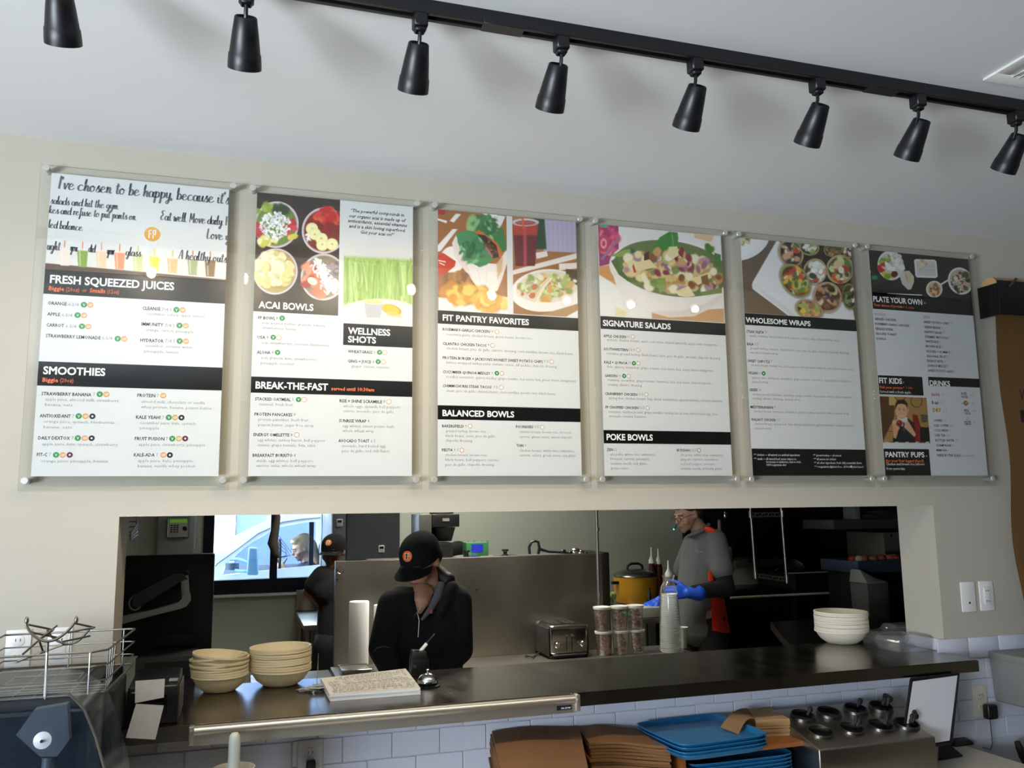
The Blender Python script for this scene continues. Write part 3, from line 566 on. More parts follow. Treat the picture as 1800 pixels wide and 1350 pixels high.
# ---- brush handwriting on sheet 1 (strokes with pen-like width)
SC = {'a':[[(.75,.8),(.45,1),(.12,.7),(.12,.25),(.4,0),(.7,.3),(.8,.95),(.75,.25),(.95,0),(1.1,.15)]], 'b':[[(.1,1.0),(.25,2.0),(.3,1.6),(.2,.1),(.25,.05)],[(.2,.5),(.5,1.0),(.8,.7),(.7,.15),(.35,0),(.2,.2)],[(.8,.3),(1.0,.25)]],
 'c':[[(.8,.8),(.55,1),(.15,.7),(.12,.25),(.4,0),(.85,.2),(1.0,.3)]], 'd':[[(.75,.8),(.45,1),(.12,.65),(.12,.2),(.4,0),(.7,.3),(.95,2.0)],[(.9,1.6),(.78,.25),(.95,0),(1.1,.15)]], 'e':[[(.1,.45),(.55,.6),(.7,.85),(.45,1.02),(.15,.7),(.12,.25),(.4,0),(.8,.15),(1.0,.35)]],
 'f':[[(.75,1.7),(.6,2.0),(.4,1.7),(.35,.6),(.25,-.6),(.1,-.9),(.1,-.6),(.4,0),(.8,.3)],[(.1,1.0),(.7,1.05)]], 'g':[[(.75,.8),(.45,1),(.12,.7),(.15,.2),(.4,.05),(.7,.4),(.8,.95),(.7,-.3),(.45,-.85),(.2,-.7),(.5,-.2),(1.05,.2)]],
 'h':[[(.1,1.2),(.3,2.0),(.3,1.5),(.15,0)],[(.17,.4),(.5,.95),(.68,.8),(.65,.2),(.8,0),(1.0,.15)]], 'i':[[(.1,.7),(.25,1),(.2,.25),(.35,0),(.55,.15)],[(.3,1.35),(.32,1.45)]], 'k':[[(.1,1.2),(.3,2.0),(.3,1.5),(.15,0)],[(.7,1.0),(.22,.5),(.5,.4),(.7,.05),(.95,.1)]],
 'l':[[(.05,.7),(.35,1.9),(.3,2.05),(.2,1.6),(.2,.25),(.35,0),(.55,.15)]], 'm':[[(.05,.8),(.2,1),(.15,0)],[(.17,.5),(.45,1),(.55,.8),(.5,0)],[(.52,.5),(.82,1),(.95,.8),(.9,.2),(1.05,0),(1.2,.15)]], 'n':[[(.05,.8),(.2,1),(.15,0)],[(.17,.5),(.5,1),(.65,.8),(.6,.2),(.78,0),(.95,.15)]],
 'o':[[(.5,1),(.15,.75),(.12,.25),(.4,0),(.72,.3),(.7,.8),(.5,1),(.6,.8),(1.0,.8)]], 'p':[[(.1,.8),(.25,1),(.2,0),(.1,-.95)],[(.22,.5),(.5,1),(.8,.75),(.72,.2),(.4,0),(.22,.2)],[(.75,.3),(1.0,.25)]], 'r':[[(.1,.8),(.25,1),(.2,0)],[(.22,.5),(.5,1),(.7,.85)]], 's':[[(.1,.15),(.5,1.1),(.5,.7),(.7,.35),(.5,0),(.15,.05)],[(.6,.1),(.9,.2)]],
 't':[[(.4,1.8),(.3,.8),(.28,.2),(.45,0),(.65,.15)],[(.0,1.3),(.75,1.4)]], 'u':[[(.05,.8),(.2,1),(.15,.3),(.35,0),(.6,.3),(.75,1),(.7,.25),(.88,0),(1.02,.15)]], 'v':[[(.05,.9),(.2,.95),(.35,0),(.75,1.05),(.85,.8)]], 'w':[[(.05,.9),(.2,1),(.2,.2),(.4,0),(.6,.8),(.65,.2),(.85,0),(1.05,1.0),(1.2,.85)]],
 'x':[[(.1,1),(.7,0)],[(.7,1),(.1,0)]], 'y':[[(.05,.8),(.2,1),(.2,.35),(.4,.1),(.65,.4),(.8,1),(.65,-.3),(.4,-.9),(.15,-.7),(.5,-.2),(1.0,.2)]], ',':[[(.15,.1),(.1,-.35)]], '.':[[(.15,.0),(.2,.08)]], "'":[[(.15,2.1),(.1,1.6)]],
 'I':[[(.35,2.2),(.2,0)]], 'E':[[(.95,2.0),(.5,2.15),(.2,1.8),(.55,1.2)],[(.55,1.2),(.05,.7),(.2,.05),(.9,.3)]], 'M':[[(.1,0),(.25,2.1),(.6,.6),(1.05,2.15),(1.1,.1),(1.3,.1)]], 'L':[[(.3,2.1),(.2,.1),(.9,.15)]], 'A':[[(.0,0),(.65,2.1),(.85,0)],[(.2,.8),(.95,.85)]], 'H':[[(.1,2.1),(.1,0)],[(.8,2.1),(.8,0)],[(0,1.0),(.95,1.1)]], ' ':[]}
WID = {'m':1.15,'w':1.2,'M':1.35,'i':.5,'l':.5,'t':.65,',':.35,'.':.35,"'":.3,'I':.5,' ':.55,'r':.75,'A':1.05,'E':1.0,'H':1.0,'L':.95,'s':.8,'v':.85,'f':.75}
def catmull(P, k=6):
    if len(P) < 3: return [P[0]+(P[1]-P[0])*t/k for t in range(k+1)]
    Q = [2*P[0]-P[1]]+P+[2*P[-1]-P[-2]]; out = []
    for i in range(1, len(Q)-2):
        for j in range(k):
            t = j/k; out.append(0.5*((2*Q[i])+(-Q[i-1]+Q[i+1])*t+(2*Q[i-1]-5*Q[i]+4*Q[i+1]-Q[i+2])*t*t+(-Q[i-1]+3*Q[i]-3*Q[i+1]+Q[i+2])*t**3))
    return out+[P[-1]]
sv, sf = [], []
def script(reg, body, x0, y0, x1, y1, xh, clip=True):
    tot = sum(WID.get(c, .95) for c in body); a = uv(0, reg, x0, y0); b = uv(0, reg, x1, y1); xs = (b[0]-a[0])*BW/tot
    hh = (uv(0, reg, x0, y0-xh)[1]-a[1])*BH; cx = 0
    dz = (b[1]-a[1])*BH
    for c in body:
        for st in SC.get(c, []):
            P = catmull([np.array(p, float) for p in st]); L = []
            for p in P:
                X = a[0]*BW+(cx+p[0]+0.06*p[1])*xs; Z = a[1]*BH+p[1]*hh+dz*(cx/tot); L.append(np.array([X, Z]))
            for i, q in enumerate(L):
                t = L[min(i+1, len(L)-1)]-L[max(i-1, 0)]; t = t/(np.linalg.norm(t)+1e-9); n = np.array([-t[1], t[0]])
                wd = hh*(0.05+0.11*max(0, abs(t[1]))**1.5*(1 if t[1] < 0 else 0.35)); u1 = -0.5838
                for sgn in (-1, 1):
                    w2 = q+n*wd*sgn; sv.append((u1+min(max(w2[0], 0), BW), YP-0.00045, BZ+min(w2[1], BH)))
                if i: k = len(sv); sf.append((k-4, k-3, k-1, k-2))
        cx += WID.get(c, .95)
script(1,"I've chosen to be happy, because it's",345,252,1640,372,45)
script(1,"salads and hit the gym.",288,365,805,410,30); script(1,"kes and refuse to put pants on.",276,436,940,492,30)
script(1,"led balance.",272,546,538,572,30); script(1,"Eat well. Move daily. H",1120,490,1640,535,34); script(1,"Love y",1465,630,1640,650,36)
script(1,"ught",262,712,360,718,34); script(1,"you",438,722,490,727,32); script(1,"did",575,730,625,735,32); script(1,"your",715,748,770,752,32); script(1,"glass",855,758,970,768,32); script(1,"A healthy outs",1255,785,1620,815,34)
mesh_obj('handwriting', (sv, sf), M_script, boards[0], kind='stuff')
disc_c = uv(0, 1, 1057, 597); c = Wp(0, *disc_c)
flat('round_logo', [[(c[0]+0.0232*math.cos(2*math.pi*k/32), c[1]+0.0232*math.sin(2*math.pi*k/32)) for k in range(32)]], mat('logo_amber', 'e0a84e', 0.5), boards[0], YP-0.0003)
def bars(rects, bi=0): return [[(c[0]+x0*0.0232, c[1]+y0*0.0232), (c[0]+x1*0.0232, c[1]+y0*0.0232), (c[0]+x1*0.0232, c[1]+y1*0.0232), (c[0]+x0*0.0232, c[1]+y1*0.0232)] for x0, x1, y0, y1 in rects]
FPL = [(-.45,-.33,-.6,.6),(-.45,-.08,.48,.6),(-.45,-.15,-.02,.09),(.05,.17,-.6,.6),(.05,.42,.48,.6),(.05,.42,-.1,.02),(.33,.45,-.05,.57)]
flat('logo_letters', bars(FPL), M_wh, boards[0], YP-0.0005)['kind'] = 'stuff'

# ---- pictures
P = Paint(0,1,(270,560),(1640,957),'dadadc',full=(1,1,0)); P.v0 = P.v0
P = Paint(0,1,(255,610),(252,860),'e9e9ea',full=(1,0,0)) if False else P
P.vgrad(700,870,'e9ddd0',0,0.6)
P.poly([(240,812),(1640,945),(1640,1000),(240,1000)],'5a4034',soft=6)
for x, y, h, wd, col, st in ((395,700,135,42,'ead9cc','e07848'),(530,712,135,42,'86a038','e08a50'),(672,720,135,44,'ecc9a8','e08a60'),(810,730,135,42,'e8906a','e07030'),(948,742,135,40,'c8cc90','c8c050'),(1072,760,120,38,'dede50','d8d860'),(1210,775,120,42,'d8b884','d8c060'),(1362,780,130,40,'a8ae80','d07a40'),(1495,788,135,42,'8a6a40','d8843a')):
    P.line([(x+2,y-55),(x,y+6)],9,st); P.poly([(x-wd,y),(x+wd,y+5),(x+wd*0.75,y+h),(x-wd*0.75,y+h-4)],col,soft=6); P.poly([(x-wd-2,y-8),(x+wd+2,y-3),(x+wd+2,y+12),(x-wd-2,y+6)],'e4e0dc',soft=5,a=0.7); P.line([(x-wd*0.5,y+15),(x-wd*0.4,y+h-15)],7,'f4efe6',a=0.5,soft=8)
P.noise(0.05); picture(P)
# four acai bowls
P = Paint(1,3,(200,170),(873,1190),'332a28',full=(1,0,1)); P.noise(0.25,6,1).vgrad(700,1150,'5a4c38',0,0.25)
def bowlring(x, y, r, inner): P.ell(x,y,r,r*1.03,'b8a4ac'); P.ring(x,y,r*0.97,r*1.0,5,'dccdd2'); P.ell(x,y,r*0.9,r*0.93,inner)
bowlring(360,438,185,'6a8a3a'); P.blobs(14,300,330,90,50,34,['8aa83a','a4b850','5a7a2c']); P.blobs(10,390,300,70,40,38,['2c4428','3a5434']); P.blobs(12,480,470,45,60,26,['c02838','d84050','b01830']); P.blobs(8,215,470,30,50,26,['c03040','a82a3c']); P.blobs(14,290,570,80,30,28,['e8dc80','f0e8b0','d0cc60']); P.blobs(6,490,540,30,20,20,['d8cc50']); P.blobs(260,350,445,125,115,11,['f4f2f4','e8e4ea','ffffff','d8ccd4'],0.35)
bowlring(755,492,183,'7a2018'); P.blobs(30,790,380,110,60,34,['c02020','d83c2c','a01818','e05a40']); P.blobs(14,800,520,70,70,34,['8a1a18','a82820','6a1010'])
for x, y in ((655,475),(680,520),(735,560),(742,610),(820,605)): P.ell(x,y,50,48,'e8e0a0',soft=4); P.ell(x,y,42,40,'f0eab8',soft=12); P.blobs(4,x,y,8,8,5,['b8a860'],shade=False)
P.blobs(5,625,545,12,40,18,['f4f0e8'],0.3)
bowlring(355,822,183,'b49c58'); P.blobs(75,335,810,150,145,36,['ece2bc','e0d49c','f2ecd0','d8c88c','c8b070'],0.75); P.blobs(8,470,850,30,40,34,['d8d490'])
bowlring(750,872,185,'8a7c68'); P.blobs(24,640,860,50,120,36,['c04838','d86a50','a83428','e8987c']); P.blobs(10,720,960,60,60,40,['d08060','c87050']); P.blobs(12,830,800,50,60,28,['8a7c8c','a0909c','6a5c70']); 
for i in range(170):
    t = P.rng.random(); x = 700+t*130+P.rng.normal()*26; y = 740+t*260+P.rng.normal()*20; P.ell(x,y,15,6,['f4f4f2','ffffff','e4e4e0'][i % 3],P.rng.random()*180,soft=4)
P.ell(660,905,42,28,'f0e8cc',30); picture(P)
# wheatgrass and shot
P = Paint(1,3,(920,568),(1480,1280),'dcd8d6',full=(0,1,0)); P.poly([(900,700),(1500,745),(1500,1110),(900,1090)],'a4c06a',soft=30)
for i in range(190):
    x = 915+P.rng.random()*580; y0 = 740+P.rng.random()*60+(x-900)*0.05; L = 120+P.rng.random()*260; dx = P.rng.normal()*30
    P.line([(x,y0-P.rng.random()*40),(x+dx,y0+L)],9+P.rng.random()*9,['b0cc70','8cac50','c8e090','a0c058','6c9440'][i % 5],a=0.55,soft=8)
P.ell(1200,1240,390,185,'ddd4cc',soft=8).ell(1200,1235,350,160,'e8dfd8',soft=12)
P.ell(1310,1145,84,42,'e0951e',18).ell(1300,1140,74,34,'f0b828',18); P.ell(1330,1185,66,20,'e8c078',15,a=0.8)
P.poly([(1085,1080),(1240,1095),(1218,1212),(1105,1208)],'bcbcc2',soft=5).ell(1162,1080,82,20,'e4e6c8',4).ell(1162,1078,72,15,'d8dc88',4); picture(P)
# burger
P = Paint(2,5,(168,165),(790,1110),'a26838',full=(1,0,1)); 
for q in ([(160,245),(250,270),(245,292),(160,262)],[(330,205),(375,210),(310,285),(275,270)],[(160,500),(300,345),(345,345),(190,545),(165,545)],[(560,200),(770,230),(740,300),(700,360),(650,300),(600,225)],[(640,200),(700,210),(560,420),(500,400)]): P.poly(q,'ece4e2',soft=6)
P.poly([(165,160),(240,165),(225,215),(165,210)],'b02028'); P.ell(300,620,110,120,'f0e8e4',soft=8)
P.poly([(168,575),(215,558),(330,635),(320,680),(235,750),(168,760)],'c8402e',soft=4); P.line([(178,628),(235,640)],10,'f0d8d0'); P.line([(185,650),(225,668)],9,'f0d8d0')
P.poly([(175,960),(800,960),(800,1120),(175,1080)],'efe6e0',soft=8)
P.poly([(295,470),(330,400),(440,640),(700,660),(760,560),(795,520),(790,640),(740,800),(700,900),(610,935),(540,900),(440,760),(320,600)],'e8d8d0',soft=5); P.poly([(430,650),(700,665),(720,760),(690,900),(610,930),(540,890),(470,790)],'efe4e0',soft=12); P.line([(520,700),(560,880)],6,'d0bcb4',a=0.6); P.line([(610,700),(590,910)],5,'d8c4bc',a=0.6); P.poly([(690,650),(750,600),(740,720),(700,800)],'caa274',soft=14,a=0.8)
P.poly([(470,215),(640,220),(700,330),(750,340),(770,420),(780,520),(740,560),(700,480),(560,400),(430,360)],'3c7c44',soft=6); P.ell(470,300,45,85,'98bc80',10,soft=20); P.blobs(30,600,320,130,90,34,['2c6a3c','4e9454','8cb87c','3a7c48'],0.35,30)
P.poly([(480,370),(540,355),(600,400),(700,470),(745,560),(735,610),(680,560),(560,450)],'c86a34',soft=5); P.poly([(515,390),(590,400),(690,490),(715,600),(660,610),(600,500)],'3a2622',soft=5); P.blobs(26,630,500,45,90,14,['5c3a20','8a6828','2c1c18','6c4a28'],0.6,-35); P.poly([(560,480),(610,510),(660,590),(640,610),(590,550)],'b46a84',soft=4)
P.poly([(335,380),(430,355),(500,370),(540,420),(560,480),(620,560),(660,620),(600,670),(540,690),(450,640),(380,540),(345,470)],'4a8c5c',soft=6); P.blobs(36,480,530,110,120,30,['2e6c44','5aa070','3c8054','88bc8c','246038'],0.3,40)
P.blobs(26,330,800,90,50,44,['8a5c38','a87444','6c4428','b88450'],0.7); P.blobs(40,400,930,190,70,52,['e0aa48','d89a38','f0c86a','c88830'],0.6); P.blobs(26,620,1000,130,60,50,['e0b048','eccb6c','d8a040'],0.7); picture(P)
# tacos and drink
P = Paint(2,5,(832,232),(1418,1145),'a87850',full=(0,1,1)); P.poly([(1110,200),(1420,260),(1420,560),(1110,560)],'b8aec8',soft=12); P.poly([(1000,200),(1120,240),(1140,530),(1040,530)],'2c4c34',soft=12)
for x in range(1150,1420,42): P.line([(x,240),(x+10,550)],12,'a49ab8',a=0.5,soft=10)
P.poly([(830,530),(1420,560),(1420,1150),(830,1150)],'a06c44',soft=8)
for q in ([(830,720),(1420,560),(1420,610),(830,760)],[(1040,560),(1140,545),(1150,590),(1050,615)],[(1250,660),(1420,650),(1420,700),(1250,720)]): P.poly(q,'e8dcd6',soft=6)
P.poly([(835,290),(1060,290),(1035,680),(860,680)],'6c2830',soft=6); P.poly([(835,300),(1060,300),(1055,400),(835,400)],'b84030',soft=20); P.poly([(930,330),(960,330),(960,680),(935,680)],'c04a5c',soft=16,a=0.8); P.ell(950,285,118,34,'d8d4d4',soft=6).ell(950,290,95,24,'b06058',soft=6); P.line([(925,235),(930,330)],18,'e05838')
P.ell(1130,900,310,190,'f0e6e2',-6,soft=6).ell(1140,875,275,150,'e0d4c4',-6,soft=10); P.poly([(1310,705),(1420,720),(1420,860),(1310,800)],'5c4a38',soft=6)
P.blobs(130,1140,860,260,105,26,['dce0b0','a8b870','c8d498','e8e4cc','c87850','e8c07a','90a45c','d8a85c'],0.55,-6)
P.poly([(1020,990),(1090,850),(1150,785),(1190,790),(1120,880),(1060,1000)],'ece0c4',soft=4); P.line([(1035,990),(1095,860),(1160,795)],6,'c8a878',a=0.8); P.blobs(7,1140,975,60,20,34,['d8a050','e0b468']); P.poly([(845,940),(1000,1000),(1200,1010),(1418,950),(1418,1020),(1200,1090),(960,1070),(850,1000)],'eee6e4',soft=8); P.poly([(1080,1120),(1418,1020),(1418,1150),(1060,1150)],'b08a60',soft=8); P.poly([(1290,1150),(1418,1080),(1418,1150)],'f0ece8',soft=5); picture(P)
# salad
P = Paint(3,7,(168,165),(1470,1166),'e8e2e0',full=(1,1,1)); P.poly([(165,150),(378,165),(380,430),(330,560),(180,600)],'a03c70',soft=8); P.blobs(26,270,330,90,150,42,['e0607c','d83c78','f08c94','b03070','e87060'],0.5); P.ring(225,360,50,70,12,'c84868'); P.ring(225,360,25,40,8,'f0a0a4'); P.line([(210,520),(378,300)],22,'9c78a4'); P.ell(225,178,45,18,'4cb08c'); P.poly([(175,600),(400,560),(460,860),(175,690)],'d49c64',soft=10); P.poly([(1160,245),(1370,262),(1340,330),(1170,290)],'e4bc90',soft=14)
P.poly([(175,680),(470,860),(720,1110),(185,1110)],'ece8e4',soft=10); P.poly([(720,1060),(1470,1020),(1470,1170),(720,1170)],'d0a070',soft=10); P.poly([(350,1010),(470,1060),(450,1110),(340,1100)],'e8d8b0',soft=20)
P.ell(960,640,680,330,'efe9e6',7,soft=6); P.poly([(290,560),(350,780),(470,930),(700,1060),(900,1115),(1150,1100),(1350,1010),(1460,900),(1460,820),(1200,900),(900,890),(600,800),(400,640)],'efe6e2',soft=6); P.poly([(700,1060),(900,1115),(1150,1100),(1350,1010),(1460,900),(1460,860),(1250,980),(1000,1050),(820,1050)],'e0cfc4',soft=24,a=0.7)
P.ell(930,610,600,285,'6c7c48',8,soft=6)
P.poly([(730,400),(800,290),(900,228),(990,235),(998,300),(980,385),(860,420)],'3c8838',soft=5); P.line([(930,250),(945,370)],7,'8cb868'); P.blobs(6,1290,410,60,35,40,['5c8c34','4c7c2c']); P.poly([(1370,440),(1440,460),(1440,600),(1380,560)],'4c8038',soft=6)
P.poly([(290,490),(420,420),(500,400),(560,440),(680,450),(640,520),(560,540),(480,490)],'3c5c40',soft=5); P.poly([(295,490),(420,425),(500,410),(500,470),(400,495)],'90a858',soft=5); P.line([(440,480),(500,620),(560,720)],18,'3c6848')
P.blobs(170,930,640,500,205,46,['e8d8a8','d8bc80','f0e4c4','c89c5c','e4cc98','dcc088','7c9450','a8b468','8c5c34','b890a0','f4ecd8','caa06c'],0.7,8); P.blobs(14,1000,580,330,110,34,['7c2434','94384c','a06c84'],0.45)
for q, cc in (([(640,460),(695,430),(690,520),(640,540)],'5c2c24'),([(985,450),(1030,375),(1060,410),(1040,500)],'8c2838'),([(530,560),(560,650),(540,660),(520,600)],'c03030'),([(540,550),(700,520),(770,600),(560,640)],'e8d4a4'),([(900,385),(985,380),(1000,470),(930,520),(880,470)],'eadba8'),([(960,850),(1100,790),(1170,890),(1080,905),(1000,890)],'ecdcae'),([(1130,710),(1330,640),(1340,700),(1200,780)],'ead8a8'),([(770,740),(860,700),(870,830),(800,870)],'90a458'),([(1230,690),(1300,665),(1320,790),(1240,760)],'8c6844'),([(1230,850),(1450,800),(1450,860),(1240,890)],'7c8c50'),([(600,680),(640,650),(700,760),(650,780)],'efe4c8'),([(300,540),(360,500),(400,620),(500,740),(480,750),(380,680)],'5a7440')): P.poly(q,cc,soft=5)
picture(P)
# wraps
P = Paint(4,9,(188,178),(1500,1095),'6e5c4e',full=(1,1,1)); P.noise(0.12,1,6); P.vgrad(500,1080,'8c7254',0,0.55); P.poly([(880,200),(1460,260),(1460,700),(900,700)],'30261f',soft=10)
P.ell(190,180,340,245,'e8e6ea',-18,soft=5).ell(190,180,280,195,'f0ecec',-18,soft=12); P.blobs(14,235,205,60,40,26,['90b858','d8d0a0','b04038','e8c8a8'])
P.poly([(600,205),(640,215),(700,420),(1480,980),(1500,1095),(740,1055),(325,750),(320,700),(335,660)],'e9e7ea',soft=5); P.poly([(430,760),(700,940),(820,1050),(760,1050),(420,790)],'d4d0d4',soft=20,a=0.6)
def wrap(x, y, rx, ry, rot, cols, edge='d8b490', n=34):
    P.ell(x,y,rx*1.08,ry*1.08,'3a2c22',rot,soft=14,a=0.5); P.ell(x,y,rx,ry,edge,rot,soft=4); P.ring(x,y,rx*0.93,ry*0.93,4,'a8865c',rot); P.ell(x,y,rx*0.86,ry*0.86,'5a4a30',rot,soft=6); P.blobs(n,x,y,rx*0.68,ry*0.68,min(rx,ry)*0.27,cols,0.55,rot)
wrap(765,340,140,165,-25,['2c2820','c8402c','d8a888','f0e8e0','7c8c3c','b87850','3a3428'])
wrap(975,275,115,90,10,['f4f0ec','ece8e0','30402c','a8b468'],'c8cc80'); wrap(1250,300,110,80,0,['6c7c3c','9c6440','4c5c2c','c89868'],'8c7048',26)
wrap(1330,520,160,165,20,['5c8c3c','c83028','e0603c','f0ecd8','d0e0a0','3c6c30','e8c8a0'],'d8cc98',44); wrap(1040,550,135,150,15,['f4f2ee','ffffff','e8e4dc','b8d090','c05040','e8b088','3c4c34'],'e0c4ac',40)
wrap(815,655,150,215,-38,['e8ecc0','d0dc98','c8cc90','7c9c50','d85840','c84434','e8b84c','5c7c40'],'a0ac68',60); wrap(1185,840,165,175,-15,['6c4438','8c5c48','5a3a4c','a8b478','ecdcb0','c89870','7c84a8','4c4838'],'dcb898',50)
wrap(1440,830,85,150,-5,['4c5c34','6c7c4c','ece0c8','3c3028','8c9c64'],'74804c',30); wrap(975,985,165,110,20,['c89878','d8b088','e8c848','a8b860','b07858','d8d890'],'d0b488',54); wrap(1430,300,70,90,0,['e8e0d8','c04038','f0ece8'],'d8b898',12)
picture(P)
# plates on dark wood
P = Paint(5,11,(160,160),(1210,700),'2e2724',full=(1,1,1),step=0.8); P.noise(0.25,6,1)
P.ell(390,325,133,155,'efeceb',-15,soft=4).ell(390,325,115,136,'d8d4c8',-15); P.blobs(40,430,270,70,90,20,['efece4','8c9c80','dcd8c8','b8b8a0']); P.blobs(20,470,330,45,70,24,['f4f0e8','e0dccc']); P.blobs(14,300,330,30,55,22,['c82820','d84030']); P.blobs(12,370,420,60,25,24,['d8cc30','8ca830','e0d850']); P.blobs(8,330,270,40,25,22,['a0c048','84a838']); P.ell(430,415,34,34,'6c1c28'); P.poly([(335,280),(400,330),(440,350),(440,385),(350,370),(330,310)],'f4f4f2',soft=5)
P.ell(230,460,65,60,'1c3c34',soft=8).ell(225,450,30,22,'3c9468',soft=8).ell(172,392,12,22,'d8dcd8')
P.poly([(480,430),(520,385),(580,380),(630,440),(630,500),(600,575),(570,580),(510,520)],'dcd0cc',soft=6); P.ell(590,460,32,50,'dcd0a0',soft=10); P.line([(545,410),(560,490)],6,'c05040')
P.poly([(632,270),(650,258),(840,265),(862,285),(876,440),(855,458),(660,450),(645,430)],'efecee',soft=4); P.poly([(650,280),(845,285),(855,435),(665,430)],'dcd4d4',soft=6); P.line([(665,370),(850,375)],5,'c4bcc0'); P.blobs(12,720,310,45,30,22,['c83830','ecdcc8','d8a890','e8d0b8'])
P.ell(1110,490,125,145,'efedee',-25,soft=4).ell(1110,490,108,125,'c8bcac',-25); P.blobs(50,1110,500,85,105,20,['7c4c34','c8b8a0','5c6c3c','9c3428','e8e0d0','3a2c24']); P.ell(1160,430,40,42,'5c5840').ring(1160,430,38,40,5,'8c8470'); P.line([(1030,510),(1150,460)],16,'e0d4b8')
P.ell(840,575,84,88,'efeceb',soft=4).ell(840,575,70,74,'d8c8a0'); P.blobs(40,840,578,58,60,15,['e0c890','a87c48','7c9c50','c05838','ecd8a8']); P.line([(905,528),(985,478)],17,'f0eeee'); P.line([(365,620),(710,636)],10,'e8e6e6'); picture(P)
# boy with an apple
P = Paint(5,12,(148,380),(655,846),'a8824c',full=(1,0,0),step=0.8); P.poly([(140,370),(310,380),(300,600),(180,850),(140,850)],'5c3c24',soft=8)
for y in (430,490,560,640,720): P.line([(140,y),(310,y+14)],5,'3c2616')
P.poly([(250,385),(320,388),(320,470),(250,470)],'c8a468',soft=6); P.ring(520,430,55,60,4,'5c4020'); P.ring(360,385,50,40,4,'5c4020'); P.poly([(480,560),(530,570),(560,680),(640,700),(655,850),(500,850)],'8c2420',soft=8); P.poly([(560,560),(630,570),(625,640),(570,640)],'5c5c48',soft=6); P.poly([(535,690),(650,690),(655,850),(545,850)],'1c1618',soft=8); P.line([(500,665),(545,700),(550,830)],8,'c04030')
P.poly([(290,650),(330,600),(440,600),(500,650),(510,850),(290,850)],'1c1e28',soft=6); P.poly([(330,590),(430,590),(435,640),(380,680),(340,640)],'d8d4dc',soft=5); P.poly([(385,640),(405,640),(410,730),(390,730)],'4c4c58',soft=4)
P.ell(372,520,60,88,'dca884',-3,soft=4).ell(432,520,14,26,'cc9470'); P.poly([(310,520),(312,450),(340,418),(400,415),(432,450),(430,510),(415,470),(380,455),(335,462)],'2c201c',soft=5); P.ell(352,512,9,4,'2c2018').ell(395,518,9,4,'2c2018').line([(345,500),(362,498)],3,'4c342c').line([(388,503),(406,506)],3,'4c342c').ell(370,545,8,5,'c48c6c'); P.line([(355,570),(375,580),(395,572)],7,'f0e8e4').line([(352,566),(375,578),(400,568)],2,'a04c44')
P.poly([(285,660),(330,640),(350,690),(320,800),(295,790)],'d8a07c',soft=5); P.poly([(410,640),(440,630),(515,760),(500,785),(400,690)],'dca884',soft=5); P.blobs(16,330,660,40,35,20,['d8a07c','cc9470','e0ac8c']); P.ell(352,650,30,32,'8c1c28',soft=4).ell(345,640,8,6,'d86c6c')
for i in range(11): P.poly([(150+i*50,850),(165+i*50,832),(200+i*50,832),(180+i*50,850)],'c8c0b8' if i % 2 else '8c3020',soft=3)
picture(P)
# ---------------------------------------------------------------- track lighting and ceiling vent
TY = -1.02
tr = thing('light_track', 'long black ceiling track carrying the row of spotlight heads', 'light track', (0.9, TY, 2.78))
MB().box(-1.6, 3.4, TY-0.018, TY-0.007, 2.766, 2.80, 0.001, 1).box(-1.6, 3.4, TY+0.007, TY+0.018, 2.766, 2.80, 0.001, 1).box(-1.6, 3.4, TY-0.007, TY+0.007, 2.785, 2.80).build('rail', M_track, tr)
for x in (0.545, 1.62): MB().box(x-0.05, x+0.05, TY-0.0185, TY+0.0185, 2.7645, 2.79, 0.001, 1).build('rail_joint', M_track, tr)
M_lens = mat('lit_lamp_lens', 'ffe2b8', 0.4, emit='ffd9a0', estr=60)
M_lens2 = mat('dim_lamp_lens', 'ffe2b8', 0.4, emit='ffd9a0', estr=3)
TOPS = [(105,-12),(432,36),(735,82),(980,118),(1224,156),(1440,188),(1618,218),(1790,245)]
TLAB = ['cut off by the top left corner of the photo','whose swivel sits right at the top edge of the photo','hanging over the second menu board, third from left','fourth from left, above the gap between third board and burger picture',
        'fifth from left, over the fourth menu board','sixth from left, over the fifth menu board','seventh from left, over the sixth menu board','rightmost, cut off by the right photo edge']
TLAB[3] = 'fourth from left, above the third menu board'
AX = Vector((0, math.sin(math.radians(40)), -math.cos(math.radians(40))))
SPOT_W = 15; DIM = (0.65, 0.9, 1, 0.95, 0.7, 0.45, 0.28, 0.15)
